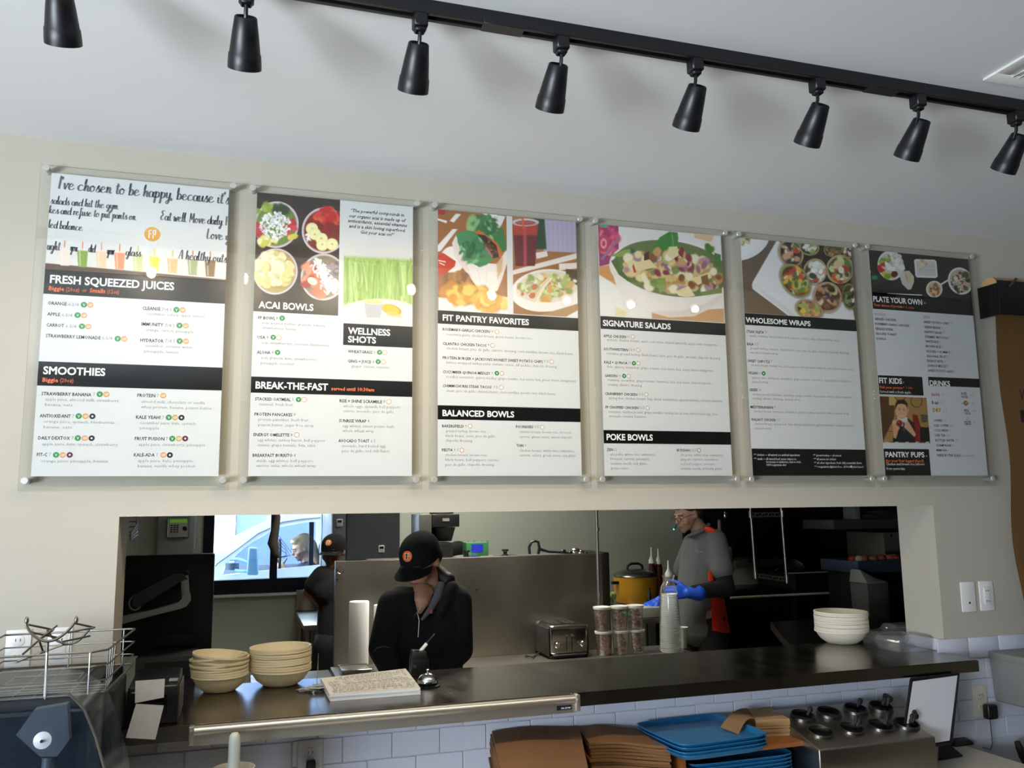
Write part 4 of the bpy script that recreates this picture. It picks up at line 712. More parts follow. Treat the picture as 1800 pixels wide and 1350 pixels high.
for i, (px, py) in enumerate(TOPS):
    top = aty(px, py, TY+0.02); x = top.x; back = Vector((x, TY+0.012, 2.708)); adx = (-0.012, 0, 0, 0.003, -0.012, -0.018, -0.022, -0.026)[i]
    t = thing('track_spotlight', 'black track spotlight '+TLAB[i], 'spotlight', (x+adx, TY, 2.766), 'black spotlights on the ceiling track')
    xa = x+adx
    MB().box(xa-0.016, xa+0.016, TY-0.0175, TY+0.0175, 2.735, 2.768, 0.003, 1).box(xa-0.012, xa+0.012, TY-0.012, TY+0.012, 2.726, 2.737, 0.003, 1).build('adapter', M_track, t)
    MB().tube([(xa, TY, 2.73), (xa, TY+0.002, 2.712), (xa, TY+0.012, 2.695), (x, TY+0.024, 2.682)], 0.0045).build('stem', M_track, t)
    L = 0.108
    MB().lathe([(0.0165, 0.004), (0.0215, 0.0), (0.0235, 0.002), (0.0285, L*0.35), (0.0330, L*0.70), (0.0345, L*0.72), (0.0360, L*0.90), (0.0362, L), (0.0335, L), (0.0325, L*0.9), (0.027, L*0.45), (0.0, L*0.44)], back, AX, 32, caps=False).lathe([(0.0, 0.004), (0.0165, 0.004)], back, AX, 32, caps=False).build('lamp_head', M_track, t)
    MB().lathe([(0.0, L*0.80), (0.0175, L*0.80)], back, AX, 24, caps=False).build('lamp_lens', M_lens if i < 5 else M_lens2, t)
    l = light('SPOT', 'spot_beam', back+AX*(L+0.004), SPOT_W*DIM[i], (1.0, 0.83, 0.62), back+AX*3, spot_size=math.radians(115), spot_blend=0.9, shadow_soft_size=0.016)
v = thing('air_vent', 'white louvred air vent in the ceiling near the track, cut by right edge', 'air vent', (2.1, -1.3, 2.8))
vq = atz(1727,143,2.792); vx, vy, vs = vq.x, vq.y, 0.60
MB().box(vx, vx+vs, vy-vs, vy-vs+0.045, 2.792, 2.80, 0.003).box(vx, vx+vs, vy-0.045, vy, 2.792, 2.80, 0.003).box(vx, vx+0.045, vy-vs+0.045, vy-0.045, 2.792, 2.80, 0.003).box(vx+vs-0.045, vx+vs, vy-vs+0.045, vy-0.045, 2.792, 2.80, 0.003).build('vent_frame', M_white, v)
sl = MB().obox((0,0,0), (0,1,0), (0.8,0,0.6), (-0.6,0,0.8), vs/2-0.046, 0.0085, 0.0008).mesh('slat', M_white)
for k in range(24):
    o = bpy.data.objects.new('slat', sl); COL.objects.link(o); o.location = (vx+0.058+k*0.0212, vy-vs/2, 2.793); o.parent = v; o.matrix_parent_inverse = v.matrix_world.inverted()

# ---------------------------------------------------------------- stainless counter and rail
CZ = 1.079
ct = thing('service_counter', 'long stainless steel pass-through counter across the wall opening', 'counter', (1.1, 0.1, 1.04))
b = MB(); pts = [(-0.345,-0.182),(2.622,-0.182),(2.622,-0.011),(OX1-0.012,-0.011),(OX1-0.012,0.365),(OX0+0.002,0.365),(OX0+0.002,-0.011),(-0.345,-0.011)]
b.prism([(x, y, 1.0375) for x, y in pts], (0,0,CZ-1.0375)); bmesh.ops.bevel(b.bm, geom=[e for e in b.bm.edges if abs(e.verts[0].co.z-e.verts[1].co.z) < 1e-5 and e.verts[0].co.z > 1.07], offset=0.003, segments=2, affect='EDGES')
b.build('worktop', M_steel_h, ct)
r = thing('ticket_rail', 'satin aluminium ticket rail along the front edge of the steel counter', 'ticket rail', (0.4, -0.19, 1.05))
rx0, rx1 = aty(332,1285,-0.20).x, aty(1018,1228,-0.20).x
MB().tube([(rx0+0.012, -0.197, 1.064), (rx1-0.014, -0.197, 1.064)], 0.0125, 20).box(rx0+0.012, rx1-0.014, -0.1885, -0.1835, 1.032, 1.076).build('rail_tube', M_alu, r)
MB().box(rx0+0.012, rx1-0.014, -0.201, -0.199, 1.026, 1.056).build('front_lip', M_alu, r)
for a in (rx0, rx1-0.014): MB().box(a, a+0.014, -0.212, -0.184, 1.030, 1.080, 0.003).lathe([(0.004, 0), (0.004, 0.002)], (a+0.007, -0.212, 1.066), (0,-1,0), 12).build('end_cap', M_alu, r)
lx = aty(992,1240,-0.2).x
lb = MB().box(lx-0.026, lx+0.024, -0.2018, -0.2012, 1.036, 1.050).build('maker_tag', mat('tag_navy', '1c2030', 0.4), r)
tx = text_flush({'a':[dict(body='san jamar', o=Vector((lx-0.012,-0.2022,1.040)), x=Vector((1,0,0)), y=Vector((0,0,1)), w=0.033, cap=0.0055, bold=0.01, shear=0, res=1)]})['a']
mesh_obj('lettering', tx, M_wh, r, kind='stuff')

# ---------------------------------------------------------------- nested fibre bowls
def bowl_mesh(r=0.10, h=0.056):
    p = [(0.0,0.0),(r*0.50,0.0),(r*0.56,0.002),(r*0.78,h*0.33),(r*0.90,h*0.66),(r*0.945,h-0.0088),(r*0.988,h-0.0083),(r,h-0.0074),(r,h-0.0012),(r*0.980,h-0.0008),(r*0.925,h-0.0022),(r*0.88,h*0.66),(r*0.765,h*0.35),(r*0.545,0.0045),(0.0,0.0040)]
    return MB().lathe(p, (0,0,0), (0,0,1), 48, caps=False).mesh('bowl', M_cream)
def bowl_stack(px, pyb, pyt, r, where, group, tilt=(0,0), spc=0.0078, mm=None):
    c = atz(px, pyb, CZ); me = mm or bowl_mesh(r); n = int(round((pyt-0.056)/spc)); R = random.Random(px)
    dx = dy = 0
    for k in range(n+1):
        o = bpy.data.objects.new('bowl', me); COL.objects.link(o); tk = tilt[0]*k/n
        o.location = (c.x+tilt[1]*k*0.001+R.uniform(-.0006,.0006), c.y+R.uniform(-.001,.001), CZ+0.0002+k*spc); o.rotation_euler = (R.uniform(-.01,.01), tk+R.uniform(-.012,.012), R.uniform(0,6))
        o['label'] = 'fibre bowl, '+('lowest' if k == 0 else ORD[n-k])+' in '+where
        o['category'] = 'bowl'; o['group'] = group
    return c
bowl_stack(492, 1203, 0.125, 0.1015, 'the straight stack by the receipt spike', 'bowls in the middle stack')
bowl_stack(386, 1214, 0.116, 0.0905, 'the leaning stack beside the receipt printer', 'bowls in the leaning left stack', tilt=(-0.10,-0.6), spc=0.0079)
M_cream_lit = mat('moulded_fibre_lit', 'dcd6c4', 0.8, noise=0.04, nscale=60, bump=0.05)  # same fibre, coloured whiter for the different light on the right stack
bmw = bowl_mesh(0.1085); bmw.materials[0] = M_cream_lit
bowl_stack(1481, 1130, 0.132, 0.1085, 'the stack at right by the clamshells', 'bowls in the right stack', spc=0.0076, mm=bmw)

# ---------------------------------------------------------------- things on the counter
# printed sheets
q = [(564,1192),(713,1175),(739,1209),(580,1221)]; zt = CZ+0.021
tp = [atz(x, y, zt) for x, y in q]
ps = thing('paper_stack', 'thick stack of white deli sheets printed with black script on the counter', 'paper stack', (tp[0].x, tp[0].y, CZ))
for k in range(6):
    z = CZ+0.0004+k*0.0033; R = random.Random(k); d = (R.uniform(-.002,.002), R.uniform(-.002,.002))
    MB().prism([(p.x+d[0], p.y+d[1], z) for p in tp], (0,0,0.0031)).build('sheet_block', M_paper, ps)
top = [Vector((p.x, p.y, CZ+0.0202)) for p in tp]; b = MB().prism(top, (0,0,0.0006)); b.build('top_sheet', mat('newsprint', 'd8d2c2', 0.9), ps)
sv2, sf2 = [], []; R = random.Random(5); z = CZ+0.0212
def bil(u, v): return top[0].lerp(top[1], u).lerp(top[3].lerp(top[2], u), v)
for row in range(11):
    v = 0.07+row*0.084; u = 0.04+(R.random()*0.25 if row in (0, 1, 2) else R.random()*0.05)
    end = 0.95 if row != 0 else 0.97
    while u < end:
        wl = R.uniform(0.02, 0.06)
        if R.random() < 0.9:
            n = 8
            for j in range(n):
                uu = u+wl*j/n; vv = v+math.sin(j*2.3+row)*0.028+R.uniform(-.006,.006); p = bil(uu, vv); p2 = bil(uu+wl/n*1.1, vv+R.uniform(-.03,.03)); t = 0.0042 if row in (1, 5, 9) else 0.0028
                k = len(sv2); sv2 += [(p.x, p.y-t, z), (p2.x, p2.y-t, z), (p2.x, p2.y+t, z), (p.x, p.y+t, z)]; sf2.append((k, k+1, k+2, k+3))
        u += wl+0.012
mesh_obj('printed_script', (sv2, sf2), M_ink, ps, kind='stuff')
# receipt spike
sb = atz(557, 1212, CZ)
sp = thing('receipt_spike', 'steel receipt spike stuck through crumpled white receipts', 'receipt spike', (sb.x, sb.y, CZ))
MB().lathe([(0.04,0),(0.04,0.003),(0.008,0.005)], (sb.x, sb.y, CZ+0.0003)).build('base', M_chrome, sp)
MB().cyl((sb.x, sb.y, CZ+0.004), (sb.x+0.003, sb.y, aty(560,1149,sb.y).z), 0.0011, 0.0009, 8).build('rod', M_chrome, sp)
R = random.Random(11)
for k in range(6):
    a = (2.6, 3.3, 3.9, 5.6, 4.7, 0.2)[k]; L = 0.075; wd = 0.028; ca, sa = math.cos(a), math.sin(a); b = MB(); rows = []
    for j in range(7):
        u = j/6; z = CZ+0.0055+k*0.0018+0.004*math.sin(u*5+k)*u*(0.3+0.2*k)
        rows.append([b.bm.verts.new((sb.x+ca*(u*L-0.012)-sa*s*wd, sb.y-0.012+(sa*(u*L-0.012)+ca*s*wd)*0.75, z+0.002*math.sin(3*s+k))) for s in (-1, 0, 1)])
    for r0, r1 in zip(rows, rows[1:]):
        for s in range(2): b.bm.faces.new((r0[s], r1[s], r1[s+1], r0[s+1]))
    bmesh.ops.solidify(b.bm, geom=b.bm.faces[:], thickness=0.0004)
    b.build('receipt', M_paper, sp)
# call bell
c = atz(752, 1206, CZ)
t = thing('call_bell', 'chrome call bell on a black base beside the marker holder', 'call bell', (c.x, c.y, CZ))
MB().lathe([(0.030,0),(0.041,0.0),(0.042,0.004),(0.030,0.008),(0.027,0.013)], (c.x, c.y, CZ+0.0003), n=32).build('base', M_black, t)
MB().lathe([(0.030,0.012),(0.0345,0.0125),(0.0335,0.02),(0.028,0.031),(0.018,0.039),(0.006,0.0425),(0.0,0.043)], (c.x, c.y, CZ), n=32, caps=False).build('dome', M_chrome, t)
MB().lathe([(0.0025,0.042),(0.0025,0.050),(0.0055,0.051),(0.0055,0.053),(0.0,0.055)], (c.x, c.y, CZ), n=16).build('button', M_chrome, t)
# marker holder and marker
c = atz(742, 1190, CZ)+Vector((0.0, 0.055, 0))
t = thing('marker_holder', 'black plastic box holding a marker, behind the call bell', 'pen holder', (c.x, c.y, CZ))
b = MB(); b.box(c.x-0.032, c.x+0.032, c.y-0.022, c.y+0.022, CZ+0.0003, CZ+0.052, 0.003); b.hexa([(c.x-0.032,c.y-0.022,CZ+0.05),(c.x+0.030,c.y-0.022,CZ+0.05),(c.x+0.030,c.y+0.022,CZ+0.05),(c.x-0.032,c.y+0.022,CZ+0.05),(c.x-0.026,c.y-0.016,CZ+0.084),(c.x+0.022,c.y-0.016,CZ+0.080),(c.x+0.022,c.y+0.018,CZ+0.080),(c.x-0.026,c.y+0.018,CZ+0.086)], 0.002); b.build('box', M_black, t)
MB().box(c.x-0.022, c.x-0.002, c.y-0.0172, c.y-0.0162, CZ+0.066, CZ+0.084).build('metal_clip', M_chrome, t)
MB().lathe([(0.008,0),(0.008,0.0035)], (c.x-0.022, c.y-0.0225, CZ+0.03), (0,-1,0)).build('knob', M_chrome, t)
m0 = Vector((c.x+0.004, c.y, CZ+0.078)); m1 = aty(765, 1114, c.y)
t = thing('marker_pen', 'black and white marker pen standing tilted in the black holder', 'marker', m0)
d = (m1-m0).normalized(); L = (m1-m0).length
MB().lathe([(0.0062,0),(0.0065,0.002),(0.0065,L*0.42),(0.005,L*0.45)], m0, d).build('barrel', M_white, t)
MB().lathe([(0.0055,0),(0.0058,0.003),(0.0050,L*0.45),(0.0030,L*0.55)], m0+d*L*0.43, d).build('cap', M_black, t)
# receipt printer
x0, x1 = atz(219,1279,CZ).x, atz(312,1271,CZ).x; yf = -0.145
t = thing('receipt_printer', 'black receipt printer on the left end of the steel counter', 'printer', ((x0+x1)/2, yf+0.1, CZ))
zt = aty(230, 1209, yf).z; yb = 0.055; zb = zt+0.016
b = MB(); b.hexa([(x0,yf,CZ+0.0005),(x1,yf,CZ+0.0005),(x1,yb,CZ+0.0005),(x0,yb,CZ+0.0005),(x0+0.002,yf+0.006,zt),(x1-0.002,yf+0.006,zt),(x1-0.004,yb,zb),(x0+0.004,yb,zb)], 0.006); b.build('body', M_black, t)
MB().box(x0+0.02, x1-0.03, yf-0.002, yf+0.004, CZ+0.018, zt-0.022, 0.002).build('paper_door', mat('gloss_black', '08080a', 0.15), t)
MB().box(x1-0.001, x1+0.003, yf+0.02, yb-0.02, CZ+0.01, zt-0.006, 0.002).build('side_panel', mat('dark_grey_plastic', '55564f', 0.45), t)
MB().box(x1-0.030, x1-0.006, yf+0.03, yf+0.06, zt+0.003, zt+0.0085, 0.002).build('lid_latch', mat('grey_plastic', '8a8a86', 0.4), t)
tx = text_flush({'a':[dict(body='star', o=Vector((x0+0.012,yf+0.002,zt-0.016)), x=Vector((1,0,0)), y=Vector((0,0,1)), w=0.015, cap=0.005, bold=0.01, shear=0.2, res=1)]})['a']
mesh_obj('lettering', tx, M_wh, t, kind='stuff')
b = MB(); P = [(238,1197),(290,1193),(288,1226),(237,1236)]; Y = [yf-0.004, yf-0.004, yf-0.028, yf-0.028]
U = [aty(P[i][0], P[i][1], Y[i]) for i in range(4)]
D = [aty(239,1237,yf-0.028), aty(288,1240,yf-0.024), aty(273,1300,yf-0.060), aty(221,1297,yf-0.060)]
b.quad(*U); b.quad(*D); bmesh.ops.solidify(b.bm, geom=b.bm.faces[:], thickness=0.0005)
pr = thing('receipt_paper', 'long blank receipt folded once, hanging out of the black printer', 'receipt', U[3]); b.build('paper_strip', M_paper, pr, smooth=False)
# clear clamshell boxes
def clam(px, py, w, l, h, rz, lab, z0=CZ, lid=None):
    c = atz(px, py, z0); t = thing('clamshell_box', lab, 'takeaway box', (c.x, c.y, z0), 'clear clamshell boxes on the counter')
    R3 = Matrix.Rotation(rz, 3, 'Z'); 
    def loop(s, z, n=40):
        out = []
        for i in range(n):
            a = 2*math.pi*i/n; q = max(abs(math.cos(a)), abs(math.sin(a)))**0.85; ww = 1+(0.012 if i % 2 else 0)
            out.append(c+R3@Vector((w/2*s*math.cos(a)/q*ww, l/2*s*math.sin(a)/q*ww, z)))
        return out
    def loft(mb, L, cap=True):
        V = [[mb.bm.verts.new(p) for p in l2] for l2 in L]; n = len(L[0])
        for a, b2 in zip(V, V[1:]):
            for i in range(n): mb.bm.faces.new((a[i], a[(i+1) % n], b2[(i+1) % n], b2[i]))
        if cap: mb.bm.faces.new(V[0][::-1])
    b = MB(); loft(b, [loop(0.84, 0.0005), loop(0.90, h*0.5), loop(0.97, h), loop(1.04, h+0.001), loop(1.04, h+0.004)]); b.build('tray', M_film, t)
    b = MB(); loft(b, [loop(0.80, h+0.024), loop(0.86, h+0.021), loop(0.96, h+0.006), loop(1.04, h+0.0045)]); b.build('lid', M_film, t)
clam(1592, 1141, 0.20, 0.14, 0.032, 0.05, 'clear plastic clamshell box nearest the right jamb of the opening')
clam(1556, 1132, 0.15, 0.14, 0.030, 0.0, 'clear plastic clamshell box right beside the right bowl stack', lid=1)
clam(1592, 1123, 0.18, 0.11, 0.040, -0.1, 'clear plastic clamshell box at the back, behind the other two')

# ---------------------------------------------------------------- wall plates and paper-roll sign
def plate(px, py, lab, kind='outlet', w=0.072, h=0.117, Y=0.0, m=None, n_='outlet_plate'):
    c = aty(px, py, Y); t = thing(n_, lab, 'wall plate', c)
    MB().box(c.x-w/2, c.x+w/2, Y-0.006, Y-0.0002, c.z-h/2, c.z+h/2, 0.003).build('plate', m or M_white, t)
    if kind == 'outlet':
        for dz in (-0.022, 0.022):
            MB().lathe([(0.016,0),(0.016,0.0025),(0.015,0.003)], (c.x, Y-0.0055, c.z+dz), (0,-1,0), 24).build('socket', m or M_white, t)
            for dx in (-0.006, 0.006): MB().box(c.x+dx-0.001, c.x+dx+0.001, Y-0.0092, Y-0.0083, c.z+dz-0.002, c.z+dz+0.006).build('slot', M_black, t)
    elif kind == 'decora':
        MB().box(c.x-0.017, c.x+0.017, Y-0.0085, Y-0.0055, c.z-0.034, c.z+0.034, 0.0015).build('socket', m or M_white, t)
        for dz in (-0.02, 0.02):
            for dx in (-0.005, 0.006): MB().box(c.x+dx-0.0012, c.x+dx+0.0012, Y-0.0095, Y-0.0083, c.z+dz-0.003, c.z+dz+0.003).build('slot', M_black, t)
    elif kind == 'jack': MB().box(c.x-0.002, c.x+0.005, Y-0.0075, Y-0.0055, c.z-0.027, c.z-0.019).build('jack', M_black, t)
    return c
plate(1701, 1049, 'white blank wall plate with one jack hole, right of the opening', 'jack')
plate(1733, 1047, 'white wall outlet beside the blank plate, right of the opening', 'decora')
plate(32, 1140, 'white wall outlet behind the wire basket, nearer the photo edge', 'outlet', 0.064, 0.104)
plate(105, 1136, 'white wall plate with a stained socket, behind the wire basket middle', 'decora', 0.064, 0.106)
cw = plate(1722, 1232, 'off-white outlet on the tiles with a black adapter plugged in', 'outlet', Y=-0.008, m=mat('ivory_plastic', 'cfcabb', 0.4))
t = thing('power_adapter', 'black power adapter with thin cord in the tile wall outlet', 'power adapter', (cw.x+0.02, -0.03, cw.z-0.03))
MB().box(cw.x-0.004, cw.x+0.046, -0.052, -0.018, cw.z-0.064, cw.z-0.008, 0.009, 3).build('body', M_black, t)
e = aty(1727, 1314, -0.03)
MB().tube([(cw.x+0.016,-0.035,cw.z-0.062),(cw.x+0.016,-0.035,cw.z-0.085),(cw.x+0.019,-0.033,cw.z-0.12),(cw.x+0.022,-0.03,cw.z-0.16),(cw.x+0.010,-0.03,cw.z-0.178),(e.x,e.y,e.z)], 0.0016, 6).build('cord', M_black, t)
cw = plate(545, 1336, 'tile-coloured outlet below the counter with a black plug', 'outlet', 0.075, 0.12, Y=-0.008, m=mat('grey_white_plastic', 'c4c4c8', 0.4))
t = thing('power_plug', 'black plug in the outlet below the steel counter', 'power plug', (cw.x, -0.03, cw.z))
MB().box(cw.x-0.013, cw.x+0.015, -0.045, -0.018, cw.z-0.022, cw.z+0.006, 0.006, 3).build('body', M_black, t)
MB().tube([(cw.x,-0.035,cw.z-0.02),(cw.x,-0.035,cw.z-0.06),(cw.x-0.01,-0.03,cw.z-0.12)], 0.0025, 6).build('cord', M_black, t)
# kraft roll sign
a = aty(1752, 497, -0.10); bz0 = aty(1757, 552, -0.10).z
t = thing('kraft_paper_roll', 'brown kraft paper sign hanging from a black wall bracket, right edge', 'paper sign', (a.x+0.25, -0.05, bz0))
MB().box(a.x, a.x+0.62, -0.105, -0.098, bz0, a.z+0.012, 0.002).box(a.x, a.x+0.005, -0.098, -0.0005, bz0, a.z).box(a.x+0.615, a.x+0.62, -0.098, -0.0005, bz0, a.z).build('bracket', M_black, t)
MB().cyl((a.x+0.008, -0.052, a.z-0.010), (a.x+0.612, -0.052, a.z-0.010), 0.044, n=28).build('paper_roll', M_kraft2, t)
MB().cyl((a.x+0.055, -0.112, a.z-0.014), (a.x+0.10, -0.106, a.z+0.022), 0.006, n=10).build('knob', mat('brass_grey', '6a5f50', 0.4, 0.8), t)
b = MB(); rows = []; N = 30
for j in range(N+1):
    z = bz0+0.01-(bz0-1.16)*j/N; sway = 0.003*math.sin(j*0.5)
    rows.append([b.bm.verts.new((a.x+0.012+u*0.59+sway*(1-u), -0.062+0.012*math.sin(j*0.35+u*2)-0.006*math.cos(u*9+j*0.2), z)) for u in (0, .15, .3, .45, .6, .75, .9, 1)])
for r0, r1 in zip(rows, rows[1:]):
    for s in range(7): b.bm.faces.new((r0[s], r0[s+1], r1[s+1], r1[s]))
bmesh.ops.solidify(b.bm, geom=b.bm.faces[:], thickness=0.0006); b.build('paper_sheet', mat('kraft_sign', '8f6a3e', 0.85, noise=0.08, nscale=8), t)
w1, w2 = aty(1794, 703, -0.09), aty(1796, 742, -0.09)
tx = text_flush({'a':[dict(body='W', o=Vector((w1.x,-0.088,w1.z)), x=Vector((1,0,0)), y=Vector((0,0,1)), w=0.05, cap=0.045, bold=0.0, shear=0.1, res=2), dict(body='I', o=Vector((w2.x,-0.088,w2.z)), x=Vector((1,0,0)), y=Vector((0,0,1)), w=0.02, cap=0.05, bold=0.0, shear=0, res=2)]})['a']
mesh_obj('lettering', tx, M_ink, t, kind='stuff')
# grey dispenser on the tiles
zt = aty(1736, 1143, -0.01).z-0.002; fx = atz(1771, 1166, zt); dx0 = aty(1736, 1143, -0.01).x; zb = aty(1744, 1233, -0.01).z
t = thing('paper_dispenser', 'grey plastic wall dispenser on the white tiles, cut by the right edge', 'dispenser', (dx0+0.15, -0.06, zb))
yf = fx.y; M_dg = mat('dispenser_grey', '7c7f7b', 0.5)
MB().hexa([(dx0+0.012,yf+0.02,zb),(dx0+0.30,yf+0.02,zb),(dx0+0.30,-0.0085,zb),(dx0+0.012,-0.0085,zb),(dx0,yf,zt-0.02),(dx0+0.31,yf,zt-0.02),(dx0+0.31,-0.0085,zt-0.02),(dx0,-0.0085,zt-0.02)], 0.01, 3).build('body', M_dg, t)
MB().hexa([(dx0-0.002,yf-0.003,zt-0.03),(dx0+0.312,yf-0.003,zt-0.03),(dx0+0.312,-0.0085,zt-0.03),(dx0-0.002,-0.0085,zt-0.03),(dx0-0.001,yf,zt),(dx0+0.31,yf,zt),(dx0+0.31,-0.0085,zt),(dx0-0.001,-0.0085,zt)], 0.006, 2).build('cover', M_dg, t)
MB().box(dx0+0.07, dx0+0.20, yf-0.008, yf+0.025, zb+0.004, zb+0.04, 0.008, 3).build('push_bar', mat('light_grey', 'a4a6a2', 0.4), t)

# ---------------------------------------------------------------- back counter below and what stands on it
BCZ = 0.735
bc = thing('back_counter', 'pale counter below the tiled wall at lower right', 'counter', (2.0, -0.3, 0))
c1, c2 = atz(1700, 1312, BCZ), atz(1800, 1343, BCZ)
b = MB(); b.prism([(-0.2,-0.60,BCZ-0.04),(3.3,-0.60,BCZ-0.04),(3.3,-0.30,BCZ-0.04),(c2.x,c2.y,BCZ-0.04),(c1.x,-0.012,BCZ-0.04),(-0.2,-0.012,BCZ-0.04)], (0,0,0.04)); b.build('worktop', mat('pale_laminate', 'c4bcae', 0.4), bc)
MB().box(-0.15, 2.4, -0.55, -0.02, 0.0, BCZ-0.04).build('cabinet_body', M_white, bc)
# shelf unit
ztc = 0.885; fl = atz(1196, 1325, ztc); fr_ = atz(1431, 1301, ztc); yfc = (fl.y+fr_.y)/2
t = thing('wooden_shelf_unit', 'orange-brown wooden shelf unit holding blue trays and napkins', 'shelf unit', ((fl.x+fr_.x)/2, -0.15, BCZ))
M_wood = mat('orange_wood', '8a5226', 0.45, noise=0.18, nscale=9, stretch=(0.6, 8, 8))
xa, xb = fl.x, fr_.x
MB().box(xa, xb, yfc, -0.012, ztc-0.016, ztc, 0.001, 1).build('top', M_wood, t)
MB().box(xb-0.016, xb, yfc, -0.012, BCZ+0.0005, ztc-0.0165, 0.001, 1).build('side_panel', M_wood, t)
MB().box(xa, xa+0.016, yfc, -0.012, BCZ+0.0005, ztc-0.0165, 0.001, 1).build('side_panel', M_wood, t)
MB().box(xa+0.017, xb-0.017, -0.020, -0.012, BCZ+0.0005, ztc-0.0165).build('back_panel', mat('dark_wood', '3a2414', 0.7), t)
# trays
M_tray = mat('blue_tray_plastic', '1f6a9c', 0.38, noise=0.08, nscale=160, bump=0.1)
def tray_mesh(A, B, w, l, h=0.017):
    """rounded tray: A, B are unit axes, origin at centre of its underside"""
    b = MB(); prof = [(0.0,0.0015,0),(0.90,0.0,0.02),(0.955,0.010,0.03),(0.99,h,0.04),(1.0,h+0.001,0.04),(1.0,h-0.002,0.04),(0.965,0.0085+0.004,0.035),(0.91,0.0035,0.02),(0.0,0.0045,0)]
    n = 40; rings = []
    for s, z, _ in prof:
        ring = []
        for i in range(n):
            a = 2*math.pi*(i+0.5)/n; ex = 0.35
            X = math.copysign(abs(math.cos(a))**ex, math.cos(a)); Y = math.copysign(abs(math.sin(a))**ex, math.sin(a))
            k = 1/max(abs(X), abs(Y)); k = k**0.35
            ring.append(b.bm.verts.new(A*(X*k*w/2*s)+B*(Y*k*l/2*s)+Vector((0,0,z))))
        rings.append(ring)
    for a, c in zip(rings, rings[1:]):
        for i in range(n): b.bm.faces.new((a[i], a[(i+1) % n], c[(i+1) % n], c[i]))
    return b.mesh('tray', M_tray)
zr = ztc+0.052
bl, br2, fr2, fl2 = (atz(x, y, zr) for x, y in ((1114,1268),(1275,1250),(1329,1290),(1186,1310)))
cen = (bl+br2+fr2+fl2)/4; A = ((br2-bl)+(fr2-fl2)).normalized(); Bv = Vector((-A.y, A.x, 0)); w_ = ((br2-bl).length+(fr2-fl2).length)/2; l_ = min(0.33, ((bl-fl2).length+(br2-fr2).length)/2)
cen.y = min(cen.y, -0.02-l_/2-abs(A.y)*w_/2)
tm = tray_mesh(A, Bv, w_, l_)
for k in range(4):
    o = bpy.data.objects.new('serving_tray', tm); COL.objects.link(o); o.location = (cen.x+(0.004, -0.002, 0.003, 0)[k], cen.y+(0.003, -0.003, 0, 0)[k], ztc+0.0005+k*0.0115)
    o['label'] = 'empty blue serving tray on top of the wooden unit, '+ORD[3-k]; o['category'] = 'tray'; o['group'] = 'blue trays on top of the wooden unit'
tm2 = tray_mesh(Vector((1,0,0)), Vector((0,1,0)), min(0.40, xb-xa-0.06), 0.27)
for k in range(9):
    o = bpy.data.objects.new('serving_tray', tm2); COL.objects.link(o); o.location = (xa+0.05+min(0.40, xb-xa-0.06)/2-0.02, yfc+0.14, BCZ+0.001+k*0.0115)
    o['label'] = 'blue serving tray inside the open wooden unit, '+ORD[8-k]; o['category'] = 'tray'; o['group'] = 'blue trays inside the wooden unit'
# napkins
nt_ = thing('napkin_stack', 'stack of brown paper napkins on the shelf unit, one folded over', 'napkins', (1.9, -0.1, ztc))
zn = ztc+0.055; q = [atz(x, y, zn) for x, y in ((1303,1242),(1350,1241),(1388,1263),(1328,1266))]
for p_ in q: p_.y = min(p_.y, -0.016)
for k in range(14):
    R = random.Random(k); z = ztc+0.0005+k*0.0039; d = Vector((R.uniform(-.003,.003), R.uniform(-.003,.001), 0))
    MB().prism([Vector((p_.x, p_.y, z))+d for p_ in q], (0,0,0.0034)).build('napkin', M_kraft2, nt_, smooth=False)
b = MB(); e0, e1 = Vector((q[0].x, q[0].y, zn+0.003)), Vector((q[3].x, q[3].y, zn+0.003)); out = [aty(1266, 1278, -0.20), aty(1298, 1291, -0.245)]
rows = []
for j in range(9):
    u = j/8; 
    rows.append([b.bm.verts.new(e0.lerp(out[0], u)+Vector((0,0,0.018*math.sin(u*math.pi)))), b.bm.verts.new(e1.lerp(out[1], u)+Vector((0,0,0.020*math.sin(u*math.pi))))])
for r0, r1 in zip(rows, rows[1:]): b.bm.faces.new((r0[0], r1[0], r1[1], r0[1]))
bmesh.ops.solidify(b.bm, geom=b.bm.faces[:], thickness=0.0008); b.build('folded_napkin', mat('napkin_light', 'b8956a', 0.9), nt_)
